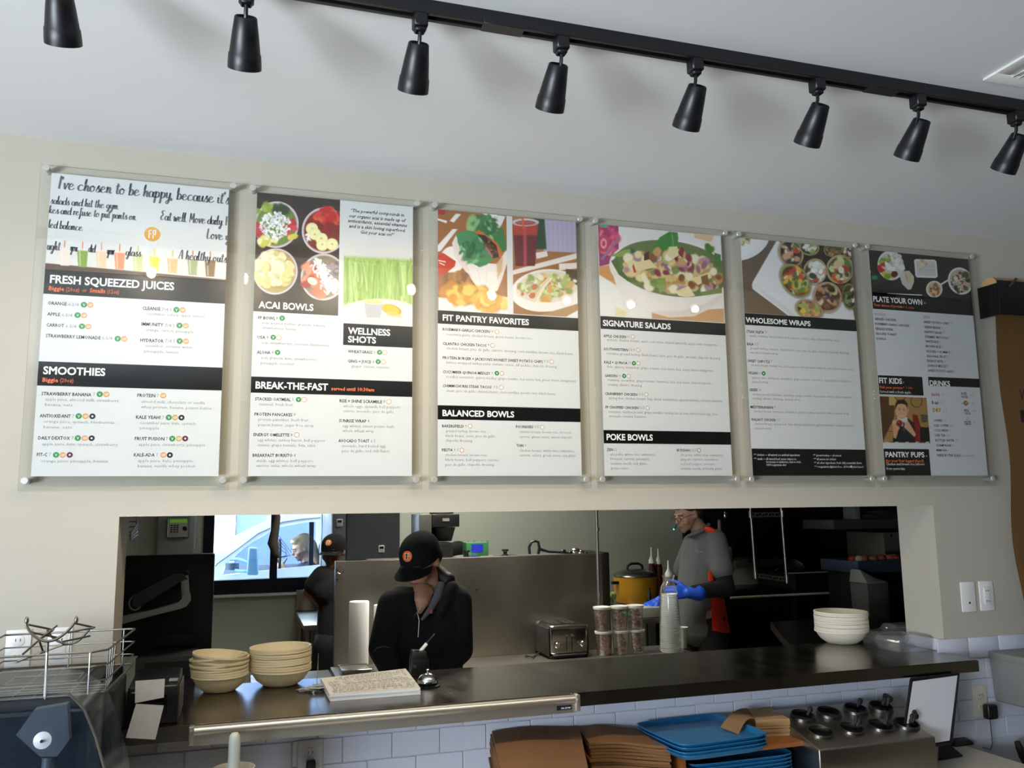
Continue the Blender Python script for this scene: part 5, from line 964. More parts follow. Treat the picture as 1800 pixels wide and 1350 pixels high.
# folded paper bags
def bags(quad, ztop, n, th, lab_top, lab, grp, wav=0.006, wob=0.006, seed=1):
    R = random.Random(seed)
    Q = [atz(x, y, ztop) for x, y in quad]
    for p_ in Q: p_.y = min(p_.y, -0.014)
    for k in range(n):
        z0 = ztop-(n-k)*th; d = Vector((R.uniform(-wob, wob), R.uniform(-wob, 0.0), 0)); b = MB(); nx, ny = 8, 5; G = []
        for lay in (0, 1):
            g = []
            for j in range(ny+1):
                row = []
                for i in range(nx+1):
                    u, v_ = i/nx, j/ny; p = Q[0].lerp(Q[1], u).lerp(Q[3].lerp(Q[2], u), v_)+d
                    hz = wav*(k/n)*(math.sin(u*3.6+0.6)*0.7+math.cos(v_*2.5+u)*0.5)+(0.0007*math.sin(u*9+k))
                    row.append(b.bm.verts.new((p.x, p.y, z0+hz+(th*0.82 if lay else 0))))
                g.append(row)
            G.append(g)
        for lay in (0, 1):
            for j in range(ny):
                for i in range(nx): b.bm.faces.new((G[lay][j][i], G[lay][j][i+1], G[lay][j+1][i+1], G[lay][j+1][i]))
        for i in range(nx):
            b.bm.faces.new((G[0][0][i], G[0][0][i+1], G[1][0][i+1], G[1][0][i])); b.bm.faces.new((G[0][ny][i], G[0][ny][i+1], G[1][ny][i+1], G[1][ny][i]))
        for j in range(ny):
            b.bm.faces.new((G[0][j][0], G[0][j+1][0], G[1][j+1][0], G[1][j][0])); b.bm.faces.new((G[0][j][nx], G[0][j+1][nx], G[1][j+1][nx], G[1][j][nx]))
        o = b.build('paper_bag', M_kraft, ang=60); o['label'] = lab+', '+ORD[n-1-k]; o['category'] = 'paper bag'; o['group'] = grp
    return Q
bags([(838,1266),(978,1249),(1029,1338),(878,1352)], 0.942, 18, 0.0108, 'topmost flat brown paper bag of the larger left pile below the counter', 'flat brown paper bag in the larger left pile', 'paper bags in the left pile', 0.010, 0.010, 2)
bags([(988,1265),(1118,1277),(1176,1304),(1036,1304)], 0.925, 18, 0.0100, 'topmost brown paper bag of the smaller pile beside the blue trays', 'flat brown paper bag in the smaller pile beside the blue trays', 'paper bags in the right pile', 0.012, 0.006, 3)
# tamper in a bowl, left below the counter
tb = aty(411, 1345, -0.30)
t = thing('plastic_tamper', 'white plastic tamper standing upright below the left of the counter', 'tamper', (tb.x, tb.y, tb.z-0.05))
zt2 = aty(411, 1287, -0.30).z
MB().lathe([(0.0,zt2-tb.z),(0.008,zt2-tb.z-0.002),(0.0135,zt2-tb.z-0.009),(0.0150,zt2-tb.z-0.022),(0.0150,zt2-tb.z-0.05),(0.0165,-0.05),(0.0,-0.05)], (tb.x, tb.y, tb.z), n=24, caps=False).build('rod', mat('milky_plastic', 'c8cabc', 0.3), t)
t = thing('tamper_bowl', 'pale shallow bowl around the foot of the white tamper', 'bowl', (tb.x, tb.y, tb.z-0.06))
MB().lathe([(0.02,-0.055),(0.04,-0.045),(0.052,-0.012),(0.055,-0.006),(0.052,-0.005),(0.049,-0.010),(0.038,-0.042),(0.018,-0.0505)], (tb.x, tb.y, tb.z), n=36, caps=True).build('bowl_shell', mat('bone_plastic', 'b0aa98', 0.4), t)
MB().cyl((tb.x, tb.y, BCZ+0.0005), (tb.x, tb.y, tb.z-0.0555), 0.045, n=28).build('foot', M_white, t)

# cutlery holder
def atplane(x, y, p0, n):
    d = ray(x, y); return CAM+d*((Vector(p0)-CAM).dot(n)/d.dot(n))
fy, fz, by, bz = -0.34, 0.845, -0.075, 0.930
f0, f1 = atplane(1440,1318,(0,fy,fz),Vector((0,1,0))), atplane(1645,1296,(0,fy,fz),Vector((0,1,0)))
fz = (f0.z+f1.z)/2; bzz = aty(1480, 1236, by).z; bz = bzz
hx0, hx1 = f0.x, f1.x
t = thing('cutlery_holder', 'stainless steel cutlery holder with eight black cups in two rows', 'cutlery holder', ((hx0+hx1)/2, fy, BCZ))
MB().hexa([(hx0,fy,BCZ+0.0005),(hx1,fy,BCZ+0.0005),(hx1,by,BCZ+0.0005),(hx0,by,BCZ+0.0005),(hx0,fy,fz),(hx1,fy,fz),(hx1,by,bz),(hx0,by,bz)], 0.006, 3).build('body', M_steel, t)
nrm = Vector((0, -(bz-fz), (by-fy))).normalized(); p0 = Vector((0, fy, fz))
cups = [(1411,1261),(1457,1255),(1504,1249),(1556,1244),(1442,1289),(1497,1283),(1548,1278),(1602,1274)]
M_cup = mat('black_cup', '0a0a0b', 0.25); M_rim = mat('cup_rim_steel', '77746e', 0.3, 1.0)
cupc = []
for i, (x, y) in enumerate(cups):
    c = atplane(x, y, p0, nrm); c.x = min(max(c.x, hx0+0.045), hx1-0.042); cupc.append(c)
    cp = MB().lathe([(0.0,0.001),(0.030,0.001),(0.036,0.006),(0.0385,0.009),(0.040,0.0055),(0.042,0.0005),(0.040,-0.004)], c, nrm, 28, caps=False).build('cup', M_cup, t)
    MB().lathe([(0.0385,0.0095),(0.040,0.0105),(0.0418,0.0095),(0.0430,0.0005)], c, nrm, 28, caps=False).build('cup_rim', M_rim, cp)
R = random.Random(4)
for i, n in ((0, 1), (2, 1), (3, 6), (5, 2), (6, 4), (7, 5)):
    for k in range(n):
        c = cupc[i]; dx = Vector((R.uniform(0.004,0.026), R.uniform(-.015,.01), 0)); d = (nrm+Vector((R.uniform(0.3,.9), R.uniform(-.1,.3), 0.1))).normalized(); L = R.uniform(0.020, 0.034); s0 = c+dx+nrm*0.011
        u = thing('plastic_cutlery', ('black plastic cutlery piece in the holder, back row' if i < 4 else 'black plastic cutlery piece in the holder, front row')+(', leftmost cup' if i == 0 else ', third cup' if i in (2, 6) else ', second cup' if i == 5 else ', rightmost cup')+(('', ', nearest its left', ', nearest its centre', ', nearest its right', ', towards the front', ', towards the back')[int(n > 1)*(1+int((dx.x-0.004)/0.0045))]), 'cutlery', s0, 'black plastic cutlery in the steel holder')
        sd = d.orthogonal().normalized(); MB().obox(s0+d*L*0.5, sd, d.cross(sd), d, 0.008, 0.004, L*0.5, 0.002, 2).ell(s0+d*L, 0.010, 0.007, 0.011).build('handle', M_blackm, u)
# framed white sheet
T4 = [aty(1601,1193,-0.20), aty(1685,1184,-0.20), aty(1672,1307,-0.27), aty(1583,1318,-0.27)]
T4[3] = T4[2]+(T4[0]-T4[1])
t = thing('framed_notice', 'blank white sheet in a thin black frame leaning below the counter', 'framed sheet', T4[2])
b = MB(); nn = (T4[1]-T4[0]).cross(T4[3]-T4[0]).normalized(); b.prism(T4, -nn*0.006 if nn.y < 0 else nn*0.006)
pl = b.build('backing', M_black, t, smooth=False); s_ = 0.006
C4 = sum(T4, Vector())/4; front = nn if nn.y < 0 else -nn
ins = [p_+((C4-p_).normalized()*0.011)+front*0.0012 for p_ in T4]; b = MB(); b.prism(ins, front*0.0004); b.build('sheet', mat('notice_white', 'c8c8cc', 0.5), t, smooth=False)
for i in range(4): b = MB(); p1, p2 = T4[i]+front*0.001, T4[(i+1) % 4]+front*0.001; b.tube([p1, p2], 0.0035, 8); b.build('frame_bar', M_black, t)
t = thing('wedge_block', 'flat black triangular stand on the pale counter before the phone', 'stand', atz(1668, 1325, BCZ+0.001))
MB().prism([atz(1650,1308,BCZ+0.001), atz(1663,1306,BCZ+0.001), atz(1692,1330,BCZ+0.001), atz(1649,1337,BCZ+0.001)], (0,0,0.006)).build('plate', M_blackm, t, smooth=False)
# cordless phone
pb = atz(1688, 1309, BCZ)
t = thing('cordless_phone', 'silver and black cordless phone upright in its charging cradle', 'phone', (pb.x, pb.y, BCZ))
MB().hexa([(pb.x-0.050,pb.y-0.028,BCZ+.0006),(pb.x+0.052,pb.y-0.028,BCZ+.0006),(pb.x+0.045,pb.y+0.055,BCZ+.0006),(pb.x-0.045,pb.y+0.055,BCZ+.0006),(pb.x-0.040,pb.y-0.020,BCZ+0.016),(pb.x+0.042,pb.y-0.020,BCZ+0.016),(pb.x+0.038,pb.y+0.050,BCZ+0.034),(pb.x-0.038,pb.y+0.050,BCZ+0.034)], 0.008, 3).build('cradle', M_black, t)
h0 = Vector((pb.x-0.006, pb.y+0.018, BCZ+0.022)); h1 = aty(1655, 1236, pb.y+0.07); d = (h1-h0).normalized(); Lh = (h1-h0).length
sx_ = Vector((1,0,0)); sx_ = (sx_-d*sx_.dot(d)).normalized(); fn = sx_.cross(d); fn = fn if fn.y < 0 else -fn
MB().obox(h0+d*Lh/2, sx_, fn, d, 0.023, 0.011, Lh/2, 0.006, 3).build('handset', M_black, t)
MB().obox(h0+d*Lh*0.30+fn*0.0112, sx_, fn, d, 0.0185, 0.0012, Lh*0.26, 0.001, 1).build('keypad', mat('silver_plastic', '8a8c90', 0.35, 0.4), t)
kb = MB().obox((0,0,0), sx_, fn, d, 0.0042, 0.001, 0.0028, 0.0006, 1).mesh('key', mat('key_grey', '3a3c40', 0.4))
for a in range(5):
    for c_ in range(3):
        o = bpy.data.objects.new('key', kb); COL.objects.link(o); o.location = h0+d*(Lh*(0.12+0.09*a))+fn*0.0128+sx_*(0.0115*(c_-1)); o.parent = t; o.matrix_parent_inverse = t.matrix_world.inverted()
MB().obox(h0+d*Lh*0.72+fn*0.0112, sx_, fn, d, 0.016, 0.001, Lh*0.10, 0.001, 1).build('screen', mat('phone_screen', '2c3430', 0.2), t)
bk = aty(1794, 1324, -0.06)
t = thing('curved_black_bar', 'black curved receiver-shaped hose at the lower right corner of the photo', 'bar', bk)  # unidentified black object, modelled as a curved receiver-shaped bar
MB().tube([bk+Vector((-0.012,0,0.045)), bk+Vector((-0.006,-0.004,0.02)), bk+Vector((0.004,-0.006,-0.01)), bk+Vector((0.02,-0.004,-0.04)), bk+Vector((0.03,0,-0.07))], [0.010,0.014,0.015,0.013,0.010], 12).build('grip', M_blackm, t)
# ---------------------------------------------------------------- kitchen shell
b = MB(); wx0, wx1, wz0, wz1 = aty(355,1000,YK).x, 0.86, aty(420,1044,YK).z, 2.35
b.box(KX0, wx0, YK, YK+0.15, 0, CEIL); b.box(wx1, KX1, YK, YK+0.15, 0, CEIL); b.box(wx0, wx1, YK, YK+0.15, 0, wz0); b.box(wx0, wx1, YK, YK+0.15, wz1, CEIL)
struct(b.build('wall_kitchen', M_kwall, smooth=False))
struct(MB().box(KX0-0.1, KX0, WT, YK+0.15, 0, CEIL).build('wall_kitchen_left', M_kwall, smooth=False))
struct(MB().box(KX1, KX1+0.1, WT, YK+0.15, 0, CEIL).box(XR, KX1+0.1, 0.1, WT, 0, CEIL).build('wall_kitchen_right', M_kwall, smooth=False))
struct(MB().box(wx0-0.02, wx1, YK-0.05, YK-0.0005, wz0-0.02, wz0-0.001, 0.003).build('trim_4', M_white))
M_frame = mat('window_frame_navy', '0c1020', 0.35)
mx0, mx1 = aty(474,1000,YK).x, aty(487,1000,YK).x; jx0, jx1 = aty(565,960,YK).x, aty(574,960,YK).x; gz = aty(420,1019,YK).z
fr = MB(); fr.box(wx0+0.001, aty(374,1000,YK).x, YK-0.01, YK+0.08, wz0+0.001, wz1-0.001).box(wx0+0.01, wx1-0.001, YK-0.009, YK+0.079, wz0+0.001, gz).box(mx0, mx1, YK-0.012, YK+0.078, gz, wz1-0.002).box(jx0, jx1, YK-0.009, YK+0.077, gz, wz1-0.002).box(wx1-0.04, wx1-0.001, YK-0.009, YK+0.079, gz, wz1-0.002).box(wx0+0.01, wx1-0.001, YK-0.009, YK+0.079, wz1-0.06, wz1-0.001)
wf = struct(fr.build('window_1', M_frame)); MB().box(wx0+0.06, wx1-0.04, YK+0.035, YK+0.041, gz, wz1-0.05).build('pane', M_glass, wf)
lt = thing('ceiling_troffer', 'added unseen flat white kitchen ceiling light above the prep table', 'ceiling light', (1.1, 1.7, 2.79))  # unseen fixture added around the front fill lamp
MB().box(0.48, 1.72, 1.38, 2.02, 2.772, 2.799, 0.004).build('frame', M_white, lt); MB().box(0.52, 1.68, 1.42, 1.98, 2.7695, 2.7715).build('diffuser', mat('troffer_glow', 'e8e8dc', 0.5, emit='fff8e8', estr=1.2), lt)
lt = thing('ceiling_troffer', 'narrow white kitchen ceiling light above the shelf behind the partition', 'ceiling light', (1.5, 3.35, 2.79))
MB().box(0.88, 2.12, 3.13, 3.57, 2.772, 2.799, 0.004).build('frame', M_white, lt); MB().box(0.92, 2.08, 3.17, 3.53, 2.7695, 2.7715).build('diffuser', MATS['troffer_glow'], lt)

# ---------------------------------------------------------------- outside: ground, building, van
struct(MB().box(-8, 14, YK+0.16, 22, -0.12, -0.02).build('driveway', mat('asphalt', '6a6a6c', 0.9, noise=0.1, nscale=6)))
bd = thing('neighbour_building', 'grey-blue building across the driveway seen through the window', 'building', (2, 13, 0))
MB().box(-0.1, 9, 13, 15, -0.02, 6).build('facade', mat('facade_blue', '64748e', 0.8, noise=0.15, nscale=1.2), bd)
MB().box(-6, -0.11, 12.9, 15, -0.02, 6).build('pale_facade', mat('facade_white', 'f0f0ec', 0.8), bd)
for k, (a, c) in enumerate(((1.9, 2.25), (3.2, 3.6))): MB().box(a, c, 12.93, 12.999, -0.02, 6).build('pilaster', mat('facade_cream', 'b8a890', 0.8), bd)
def vz(x, y, Y): return aty(360+x/6.923, 890+y/6.923, Y)
VY = 4.95
van = thing('white_van', 'white van waiting outside the drive-through window', 'van', (0.3, VY+0.9, 0))
M_van = mat('van_white', 'dfe6ee', 0.3, coat=0.5); M_vd = mat('van_interior', '2c3038', 0.7)
outer = [(-60,910),(-60,640),(120,560),(350,372),(600,245),(820,142),(1000,92),(1250,70),(1560,55),(1560,500),(1560,860),(800,900)]
inner = [(235,838),(203,805),(240,735),(470,515),(600,425),(780,320),(920,252),(1240,192),(1412,186),(1408,450),(1396,712),(800,775)]
b = MB(); O = [b.bm.verts.new(vz(x, y, VY)) for x, y in outer]; I = [b.bm.verts.new(vz(x, y, VY)) for x, y in inner]; O2 = [b.bm.verts.new(vz(x, y, VY)+Vector((0,0.05,0))) for x, y in outer]; I2 = [b.bm.verts.new(vz(x, y, VY)+Vector((0,0.06,0))) for x, y in inner]
n = len(outer)
for i in range(n):
    j = (i+1) % n
    b.bm.faces.new((O[i], O[j], I[j], I[i])); b.bm.faces.new((I[i], I[j], I2[j], I2[i])); b.bm.faces.new((O[i], O2[i], O2[j], O[j]))
b.build('side_body', M_van, van, ang=25)
b = MB(); lo = vz(-60,910,VY); hi = vz(1560,860,VY); b.box(lo.x, hi.x+2.5, VY, VY+0.06, 0.35, lo.z-0.001).build('lower_body', M_van, van)
b = MB(); ro = [vz(*p_, VY) for p_ in ((820,142),(1000,92),(1250,70),(1560,55))]; b.prism([ro[0]+Vector((0,.06,0)), ro[1]+Vector((0,.06,0)), ro[2]+Vector((0,.06,0)), ro[3]+Vector((0,.06,0)), ro[3]+Vector((0,.06,-.06)), ro[2]+Vector((0,.06,-.06)), ro[1]+Vector((0,.06,-.06)), ro[0]+Vector((0,.06,-.05))], (0,1.6,0)).build('roof', M_van, van)
MB().box(hi.x-0.02, hi.x+2.5, VY+0.03, VY+1.7, 0.4, vz(1560,55,VY).z-0.001).build('rear_body', M_van, van)
b = MB(); sl_ = [(130,730),(150,700),(400,520),(650,330),(800,262),(940,192),(1180,155),(1410,135)]; b.tube([vz(x, y, VY)+Vector((0,-0.002,0)) for x, y in sl_], 0.004, 6).build('door_seam', mat('seam_grey', '5a6a80', 0.6), van)
b = MB(); b.prism([vz(x, y, VY+0.03) for x, y in inner], (0,0.003,0)).build('side_glass', clear_mat('van_glass', (0.78,0.82,0.88), 0.01, 0.0, f0=0.06), van, smooth=False)
b = MB(); b.box(vz(1285,0,VY).x, vz(1310,0,VY).x+0.02, VY+0.04, VY+0.10, vz(1300,720,VY).z, vz(1300,190,VY).z).build('pillar', M_vd, van)
b = MB(); b.box(vz(240,0,VY).x, hi.x, VY+0.07, VY+1.55, 0.5, vz(300,800,VY).z-0.04).build('dashboard', M_vd, van)
sc_ = vz(1330, 500, VY+0.55); MB().box(sc_.x+0.05, sc_.x+0.20, VY+0.25, VY+0.75, 0.6, sc_.z+0.05, 0.05, 3).box(sc_.x+0.07, sc_.x+0.17, VY+0.38, VY+0.62, sc_.z+0.02, sc_.z+0.22, 0.04, 3).build('seat', mat('seat_grey', '3c3c44', 0.8), van)
MB().tube([vz(905,640,VY+0.45)+Vector((0.0,0.17*math.cos(a),0.17*math.sin(a))) for a in [2*math.pi*k/24 for k in range(24)]], 0.012, 8, closed=True).build('steering_wheel', M_blackm, van)
M_mir = mat('mirror_shell', '6f9ac0', 0.4)
m_ = vz(550, 660, VY-0.16); 
MB().cyl((vz(300,0,VY).x-0.3, VY+0.25, -0.02+0.33), (vz(300,0,VY).x-0.3, VY+0.02, -0.02+0.33), 0.33, n=32).cyl((vz(300,0,VY).x+2.9, VY+0.25, 0.31), (vz(300,0,VY).x+2.9, VY+0.02, 0.31), 0.33, n=32).build('wheels', M_blackm, van, kind='stuff')
MB().hexa([vz(505,840,VY-0.20),vz(655,840,VY-0.20),vz(650,830,VY-0.08),vz(520,830,VY-0.08),vz(530,490,VY-0.20),vz(645,500,VY-0.20),vz(640,510,VY-0.08),vz(540,510,VY-0.08)], 0.018, 3).build('mirror_housing', M_mir, van)
MB().tube([vz(320,650,VY-0.02), vz(400,640,VY-0.10), vz(530,690,VY-0.14)], 0.014, 10).tube([vz(320,760,VY-0.02), vz(420,790,VY-0.10), vz(530,790,VY-0.14)], 0.014, 10).build('mirror_arm', M_mir, van)
MB().cyl(vz(335,690,VY-0.02), vz(335,770,VY-0.02), 0.055, n=20).build('mirror_mount', mat('mirror_mount', '46586c', 0.5), van)

# ---------------------------------------------------------------- kitchen, left part
def kbox(name, m, parent, q, Y0, Y1, bev=0.004):
    """upright box whose front face covers the given corner points on the plane Y0"""
    a, c = aty(q[0], q[1], Y0), aty(q[2], q[3], Y0)
    return MB().box(min(a.x,c.x), max(a.x,c.x), Y0, Y1, min(a.z,c.z), max(a.z,c.z), bev).build(name, m, parent)
t = thing('time_clock', 'grey time clock with keypad and green display on the kitchen wall', 'time clock', aty(310,975,YK-0.1))
a, c = aty(275,902,YK-0.09), aty(344,977,YK-0.09)
MB().hexa([(a.x+0.01,YK-0.10,c.z),(c.x-0.01,YK-0.10,c.z),(c.x,YK-0.002,c.z),(a.x,YK-0.002,c.z),(a.x,YK-0.07,a.z+0.05),(c.x,YK-0.07,a.z+0.05),(c.x,YK-0.002,a.z+0.05),(a.x,YK-0.002,a.z+0.05)], 0.02, 3).build('body', mat('clock_grey', '8e9290', 0.5), t)
c1_, c2_ = aty(294,909,YK-0.105), aty(333,945,YK-0.105)
MB().box(c1_.x, c2_.x, YK-0.108, YK-0.07, c2_.z, c1_.z, 0.012, 3).build('bezel', mat('bezel_grey', '4e5254', 0.5), t)
p_ = MB().box(c1_.x+0.006, c2_.x-0.006, YK-0.110, YK-0.1075, c2_.z+0.006, c1_.z-0.006, 0.008, 3).build('face', mat('clock_face', 'a6aaa6', 0.5), t)
MB().box(c1_.x+0.02, c2_.x-0.02, YK-0.1115, YK-0.1095, c1_.z-0.045, c1_.z-0.016).build('display', mat('lcd_green', '5c8a30', 0.3, emit='7cb83c', estr=0.25), t)
kb2 = MB().box(-0.007,0.007,-0.002,0,-0.004,0.004,0.001,1).mesh('key', M_black)
for i in range(3):
    for j in range(4):
        o = bpy.data.objects.new('key', kb2); COL.objects.link(o); o.location = (c1_.x+0.034+i*0.021, YK-0.110, c1_.z-0.062-j*0.0165); o.parent = t; o.matrix_parent_inverse = t.matrix_world.inverted()
MB().lathe([(0.018,0),(0.018,0.002)], (c2_.x-0.035, YK-0.110, c1_.z-0.088), (0,-1,0), 20, sx=0.8).build('key_pad', M_black, t)
# black touch monitor seen from behind, on a grey arm
MY = 0.62
t = thing('pos_monitor', 'large black monitor seen from behind at the left of the opening', 'monitor', aty(300,1147,MY))
a, c = aty(229,977,MY), aty(371,1146,MY); a.x = max(a.x-0.03, OX0-0.05)
MB().box(a.x, c.x, MY, MY+0.045, c.z, a.z, 0.006, 3).build('housing', mat('monitor_black', '060607', 0.45), t)
MB().box(a.x+0.12, c.x-0.06, MY-0.008, MY+0.001, c.z+0.03, c.z+0.07, 0.004).build('rear_panel', M_blackm, t)
M_arm = mat('arm_grey', 'a5a29a', 0.5)
t = thing('monitor_arm', 'grey jointed monitor arm reaching in from the left jamb', 'monitor arm', aty(300,1070,MY-0.1))
AY = MY-0.10
b = MB(); b.prism([aty(x, y, AY) for x, y in ((212,1084),(262,1074),(312,1060),(320,1052),(322,1044),(334,1044),(335,1056),(328,1066),(318,1070),(262,1084),(212,1098))], (0,0.035,0)); b.build('lower_arm', M_arm, t)
b = MB(); b.prism([aty(x, y, AY+0.006) for x, y in ((232,1048),(305,1010),(322,1009),(330,1018),(318,1022),(296,1036),(244,1068),(234,1066))], (0,0.03,0)); b.build('upper_arm', mat('arm_dark', '3c3c40', 0.45), t)
p1, p2 = aty(324,1012,AY+0.02), aty(327,1056,AY+0.02); MB().cyl(p2, p1, 0.014, n=20).build('joint', M_arm, t)
tt = aty(238,1060,AY+0.02); MB().tube([tt+Vector((0.02*math.cos(a_), 0, 0.024*math.sin(a_))) for a_ in [2*math.pi*k/20 for k in range(20)]], 0.0025, 6, closed=True).build('cable_ring', M_arm, t)
MB().cyl(aty(326,1010,AY+0.02), aty(326,1010,AY+0.02)+Vector((0,0.085,0)), 0.012).build('mount_pin', M_blackm, t)
# dark equipment box under the monitor
t = thing('black_equipment_box', 'black equipment box under the monitor, behind the receipt printer', 'equipment', atz(290,1180,CZ))
zt_ = aty(300,1150,0.45).z; a, c = aty(228,1160,0.45), aty(345,1160,0.45)
MB().box(OX0+0.02, c.x, 0.43, 0.88, 0.0, zt_-0.004, 0.004).build('body', M_blackm, t)
MB().box(OX0+0.05, c.x-0.02, 0.427, 0.4305, 1.09, zt_-0.02, 0.001, 1).build('front_panel', mat('panel_dark', '1a1b1e', 0.3), t)
# silver edge strip at the left jamb
# steel side table below the window, with low back edge
def steel_table(lab, x0, x1, y0, y1, z, back=0.0, legs=True, m=None):
    t = thing('steel_table', lab, 'work table', ((x0+x1)/2, (y0+y1)/2, 0)); m = m or M_steel
    MB().box(x0, x1, y0, y1, z-0.035, z, 0.004).build('worktop', m, t)
    if back: MB().box(x0, x1, y1-0.015, y1, z+0.0005, z+back, 0.003).build('splashback', m, t)
    if legs:
        for a in (x0+0.04, x1-0.04):
            for c in (y0+0.04, y1-0.04): MB().cyl((a, c, 0.0), (a, c, z-0.0355), 0.018, n=12).build('leg', m, t)
    return t
tl = atz(526,1085,0.88)
steel_table('small steel work table under the drive-through window', tl.x, aty(584,890,3.35).x-0.01, YK-0.95, YK-0.06, 0.88, 0.16)
n0 = atz(406,1150,0.84); n1 = atz(575,1150,0.84)
steel_table('steel work table just behind the counter between bowl stacks', 0.06, 0.44, 0.62, 1.75, 0.86, 0)
t = thing('garlic_bulb', 'pale onion-like bulbs in a clear bag behind the middle bowl stack', 'produce', atz(560,1165,0.86))
for k, (x, y, r_) in enumerate(((550,1150,0.030),(562,1148,0.034),(570,1152,0.030),(556,1157,0.028))):
    c = aty(x, y, 1.0); MB().ell((c.x, c.y, 0.861+r_*0.95+(0.03 if k == 1 else 0)), r_, r_, r_*0.95).build('bulb', mat('bulb_pale', 'b8b0a0', 0.6), t)
# reach-in refrigerator with two thermometers
FY = 3.35
a, c = aty(584,890,FY), aty(703,985,FY)
t = thing('refrigerator', 'dark steel reach-in refrigerator behind the partition with two thermometers', 'refrigerator', ((a.x+c.x)/2, FY, 0))
M_fr = mat('fridge_steel', '5c5f66', 0.42, 0.35, noise=0.05, nscale=6, stretch=(8,1,1))
MB().box(a.x, c.x, FY+0.02, FY+0.75, 0.0, 2.1, 0.004).build('cabinet', M_fr, t)
mid = aty(609,930,FY).x
MB().box(a.x+0.003, mid-0.003, FY, FY+0.019, 0.1, 2.05, 0.004).build('side_trim', M_fr, t); MB().box(mid+0.002, c.x-0.003, FY-0.01, FY+0.019, aty(640,984,FY).z, 2.05, 0.006).build('door', M_fr, t)
MB().box(mid+0.002, c.x-0.003, FY-0.01, FY+0.019, 0.1, aty(640,984,FY).z-0.006, 0.006).build('lower_door', M_fr, t)
for (x, y) in ((597,919),(670.5,965)):
    p_ = aty(x, y, FY-0.012); o = MB().box(p_.x-0.022, p_.x+0.022, p_.y-0.008, p_.y+0.0015, p_.z-0.026, p_.z+0.026, 0.005).build('thermometer', mat('therm_white', 'b8b8b4', 0.4), t)
    MB().box(p_.x-0.014, p_.x+0.014, p_.y-0.0095, p_.y-0.0075, p_.z+0.001, p_.z+0.018).build('screen', M_black, o)

# ---------------------------------------------------------------- steel partition, prep table and what is on them
PT = 0.83; PY = 2.0
xa_, xb_ = aty(590,988,PY).x, aty(1058,972,PY).x; pz = (aty(590,988,PY).z+aty(1065,972,PY).z)/2
t = thing('steel_partition', 'tall stainless steel partition panel behind the front worker', 'partition', ((xa_+xb_)/2, PY, 0))
MB().box(xa_, xb_, PY, PY+0.012, 0.3, pz, 0.002).build('panel', M_steel, t)
MB().box(xa_, xb_+0.002, PY+0.012, PY+0.05, 0.0, pz+0.001, 0.002).build('frame', mat('partition_edge', '5a5650', 0.35, 1.0), t)
MB().box(xb_+0.003, xb_+0.045, PY-0.005, PY+0.30, 0.0, pz+0.006, 0.003).build('end_cap', mat('partition_dark', '2e2b28', 0.4, 0.8), t)
R_ = aty(598,1002,PY-0.01); MB().tube([R_+Vector((0.020*math.cos(a_), 0, 0.020*math.sin(a_))) for a_ in [2*math.pi*k/24 for k in range(24)]], 0.002, 6, closed=True).build('ring_mark', M_chrome, t)
for x, y in ((593,1002),(593,1019),(837,1035),(931,1150)): p_ = aty(x, y, PY); MB().ell((p_.x, PY-0.001, p_.z), 0.005, 0.003, 0.005, n=10, m=6).build('screw', M_blackm, t)
pt = steel_table('low steel prep table in front of the steel partition', xa_-0.02, xb_+0.42, 1.30, PY-0.006, PT, 0, m=M_steel)
sh = thing('rear_shelf', 'steel equipment shelf behind the partition top', 'shelf', (1.4, PY+0.35, 0))
MB().box(xa_+0.25, xb_, PY+0.055, PY+0.62, pz-0.055, pz-0.025, 0.003).build('shelf_board', M_steel, sh)
for x in (xa_+0.30, xb_-0.05):
    for y in (PY+0.09, PY+0.58): MB().cyl((x, y, 0), (x, y, pz-0.056), 0.016, n=12).build('leg', M_steel, sh)
SZ = pz-0.025; SY = PY+0.30
# coffee brewer
t = thing('coffee_brewer', 'black and steel coffee brewer behind the front worker', 'coffee maker', aty(775,955,SY))
kbox('head', mat('brewer_black','141414',0.35), t, (760,904,808,926), SY-0.04, SY+0.22, 0.006); kbox('side_body', mat('brewer_grey','5a5a54',0.35,0.6), t, (737,904,759,960), SY-0.04, SY+0.22, 0.005)
p1, p2 = aty(778,927,SY+0.08), aty(778,951,SY+0.08); MB().lathe([(0.055,0),(0.078,p1.z-p2.z)], (p1.x, SY+0.08, p2.z), n=24).build('filter_basket', M_blackm, t)
kbox('control_label', mat('label_grey','6a6a66',0.5), t, (778,911,790,916), SY-0.0425, SY-0.0395, 0); kbox('base', mat('brewer_black','141414',0.35), t, (738,955,796,980), SY-0.03, SY+0.22, 0.006)
p1 = aty(776,897,SY+0.08); MB().lathe([(0.07,0),(0.085,0.03),(0.07,0.06)], (p1.x, SY+0.08, aty(776,904,SY-0.04).z+0.001), n=24).build('top_bowl', mat('top_bowl','7a756c',0.4), t)
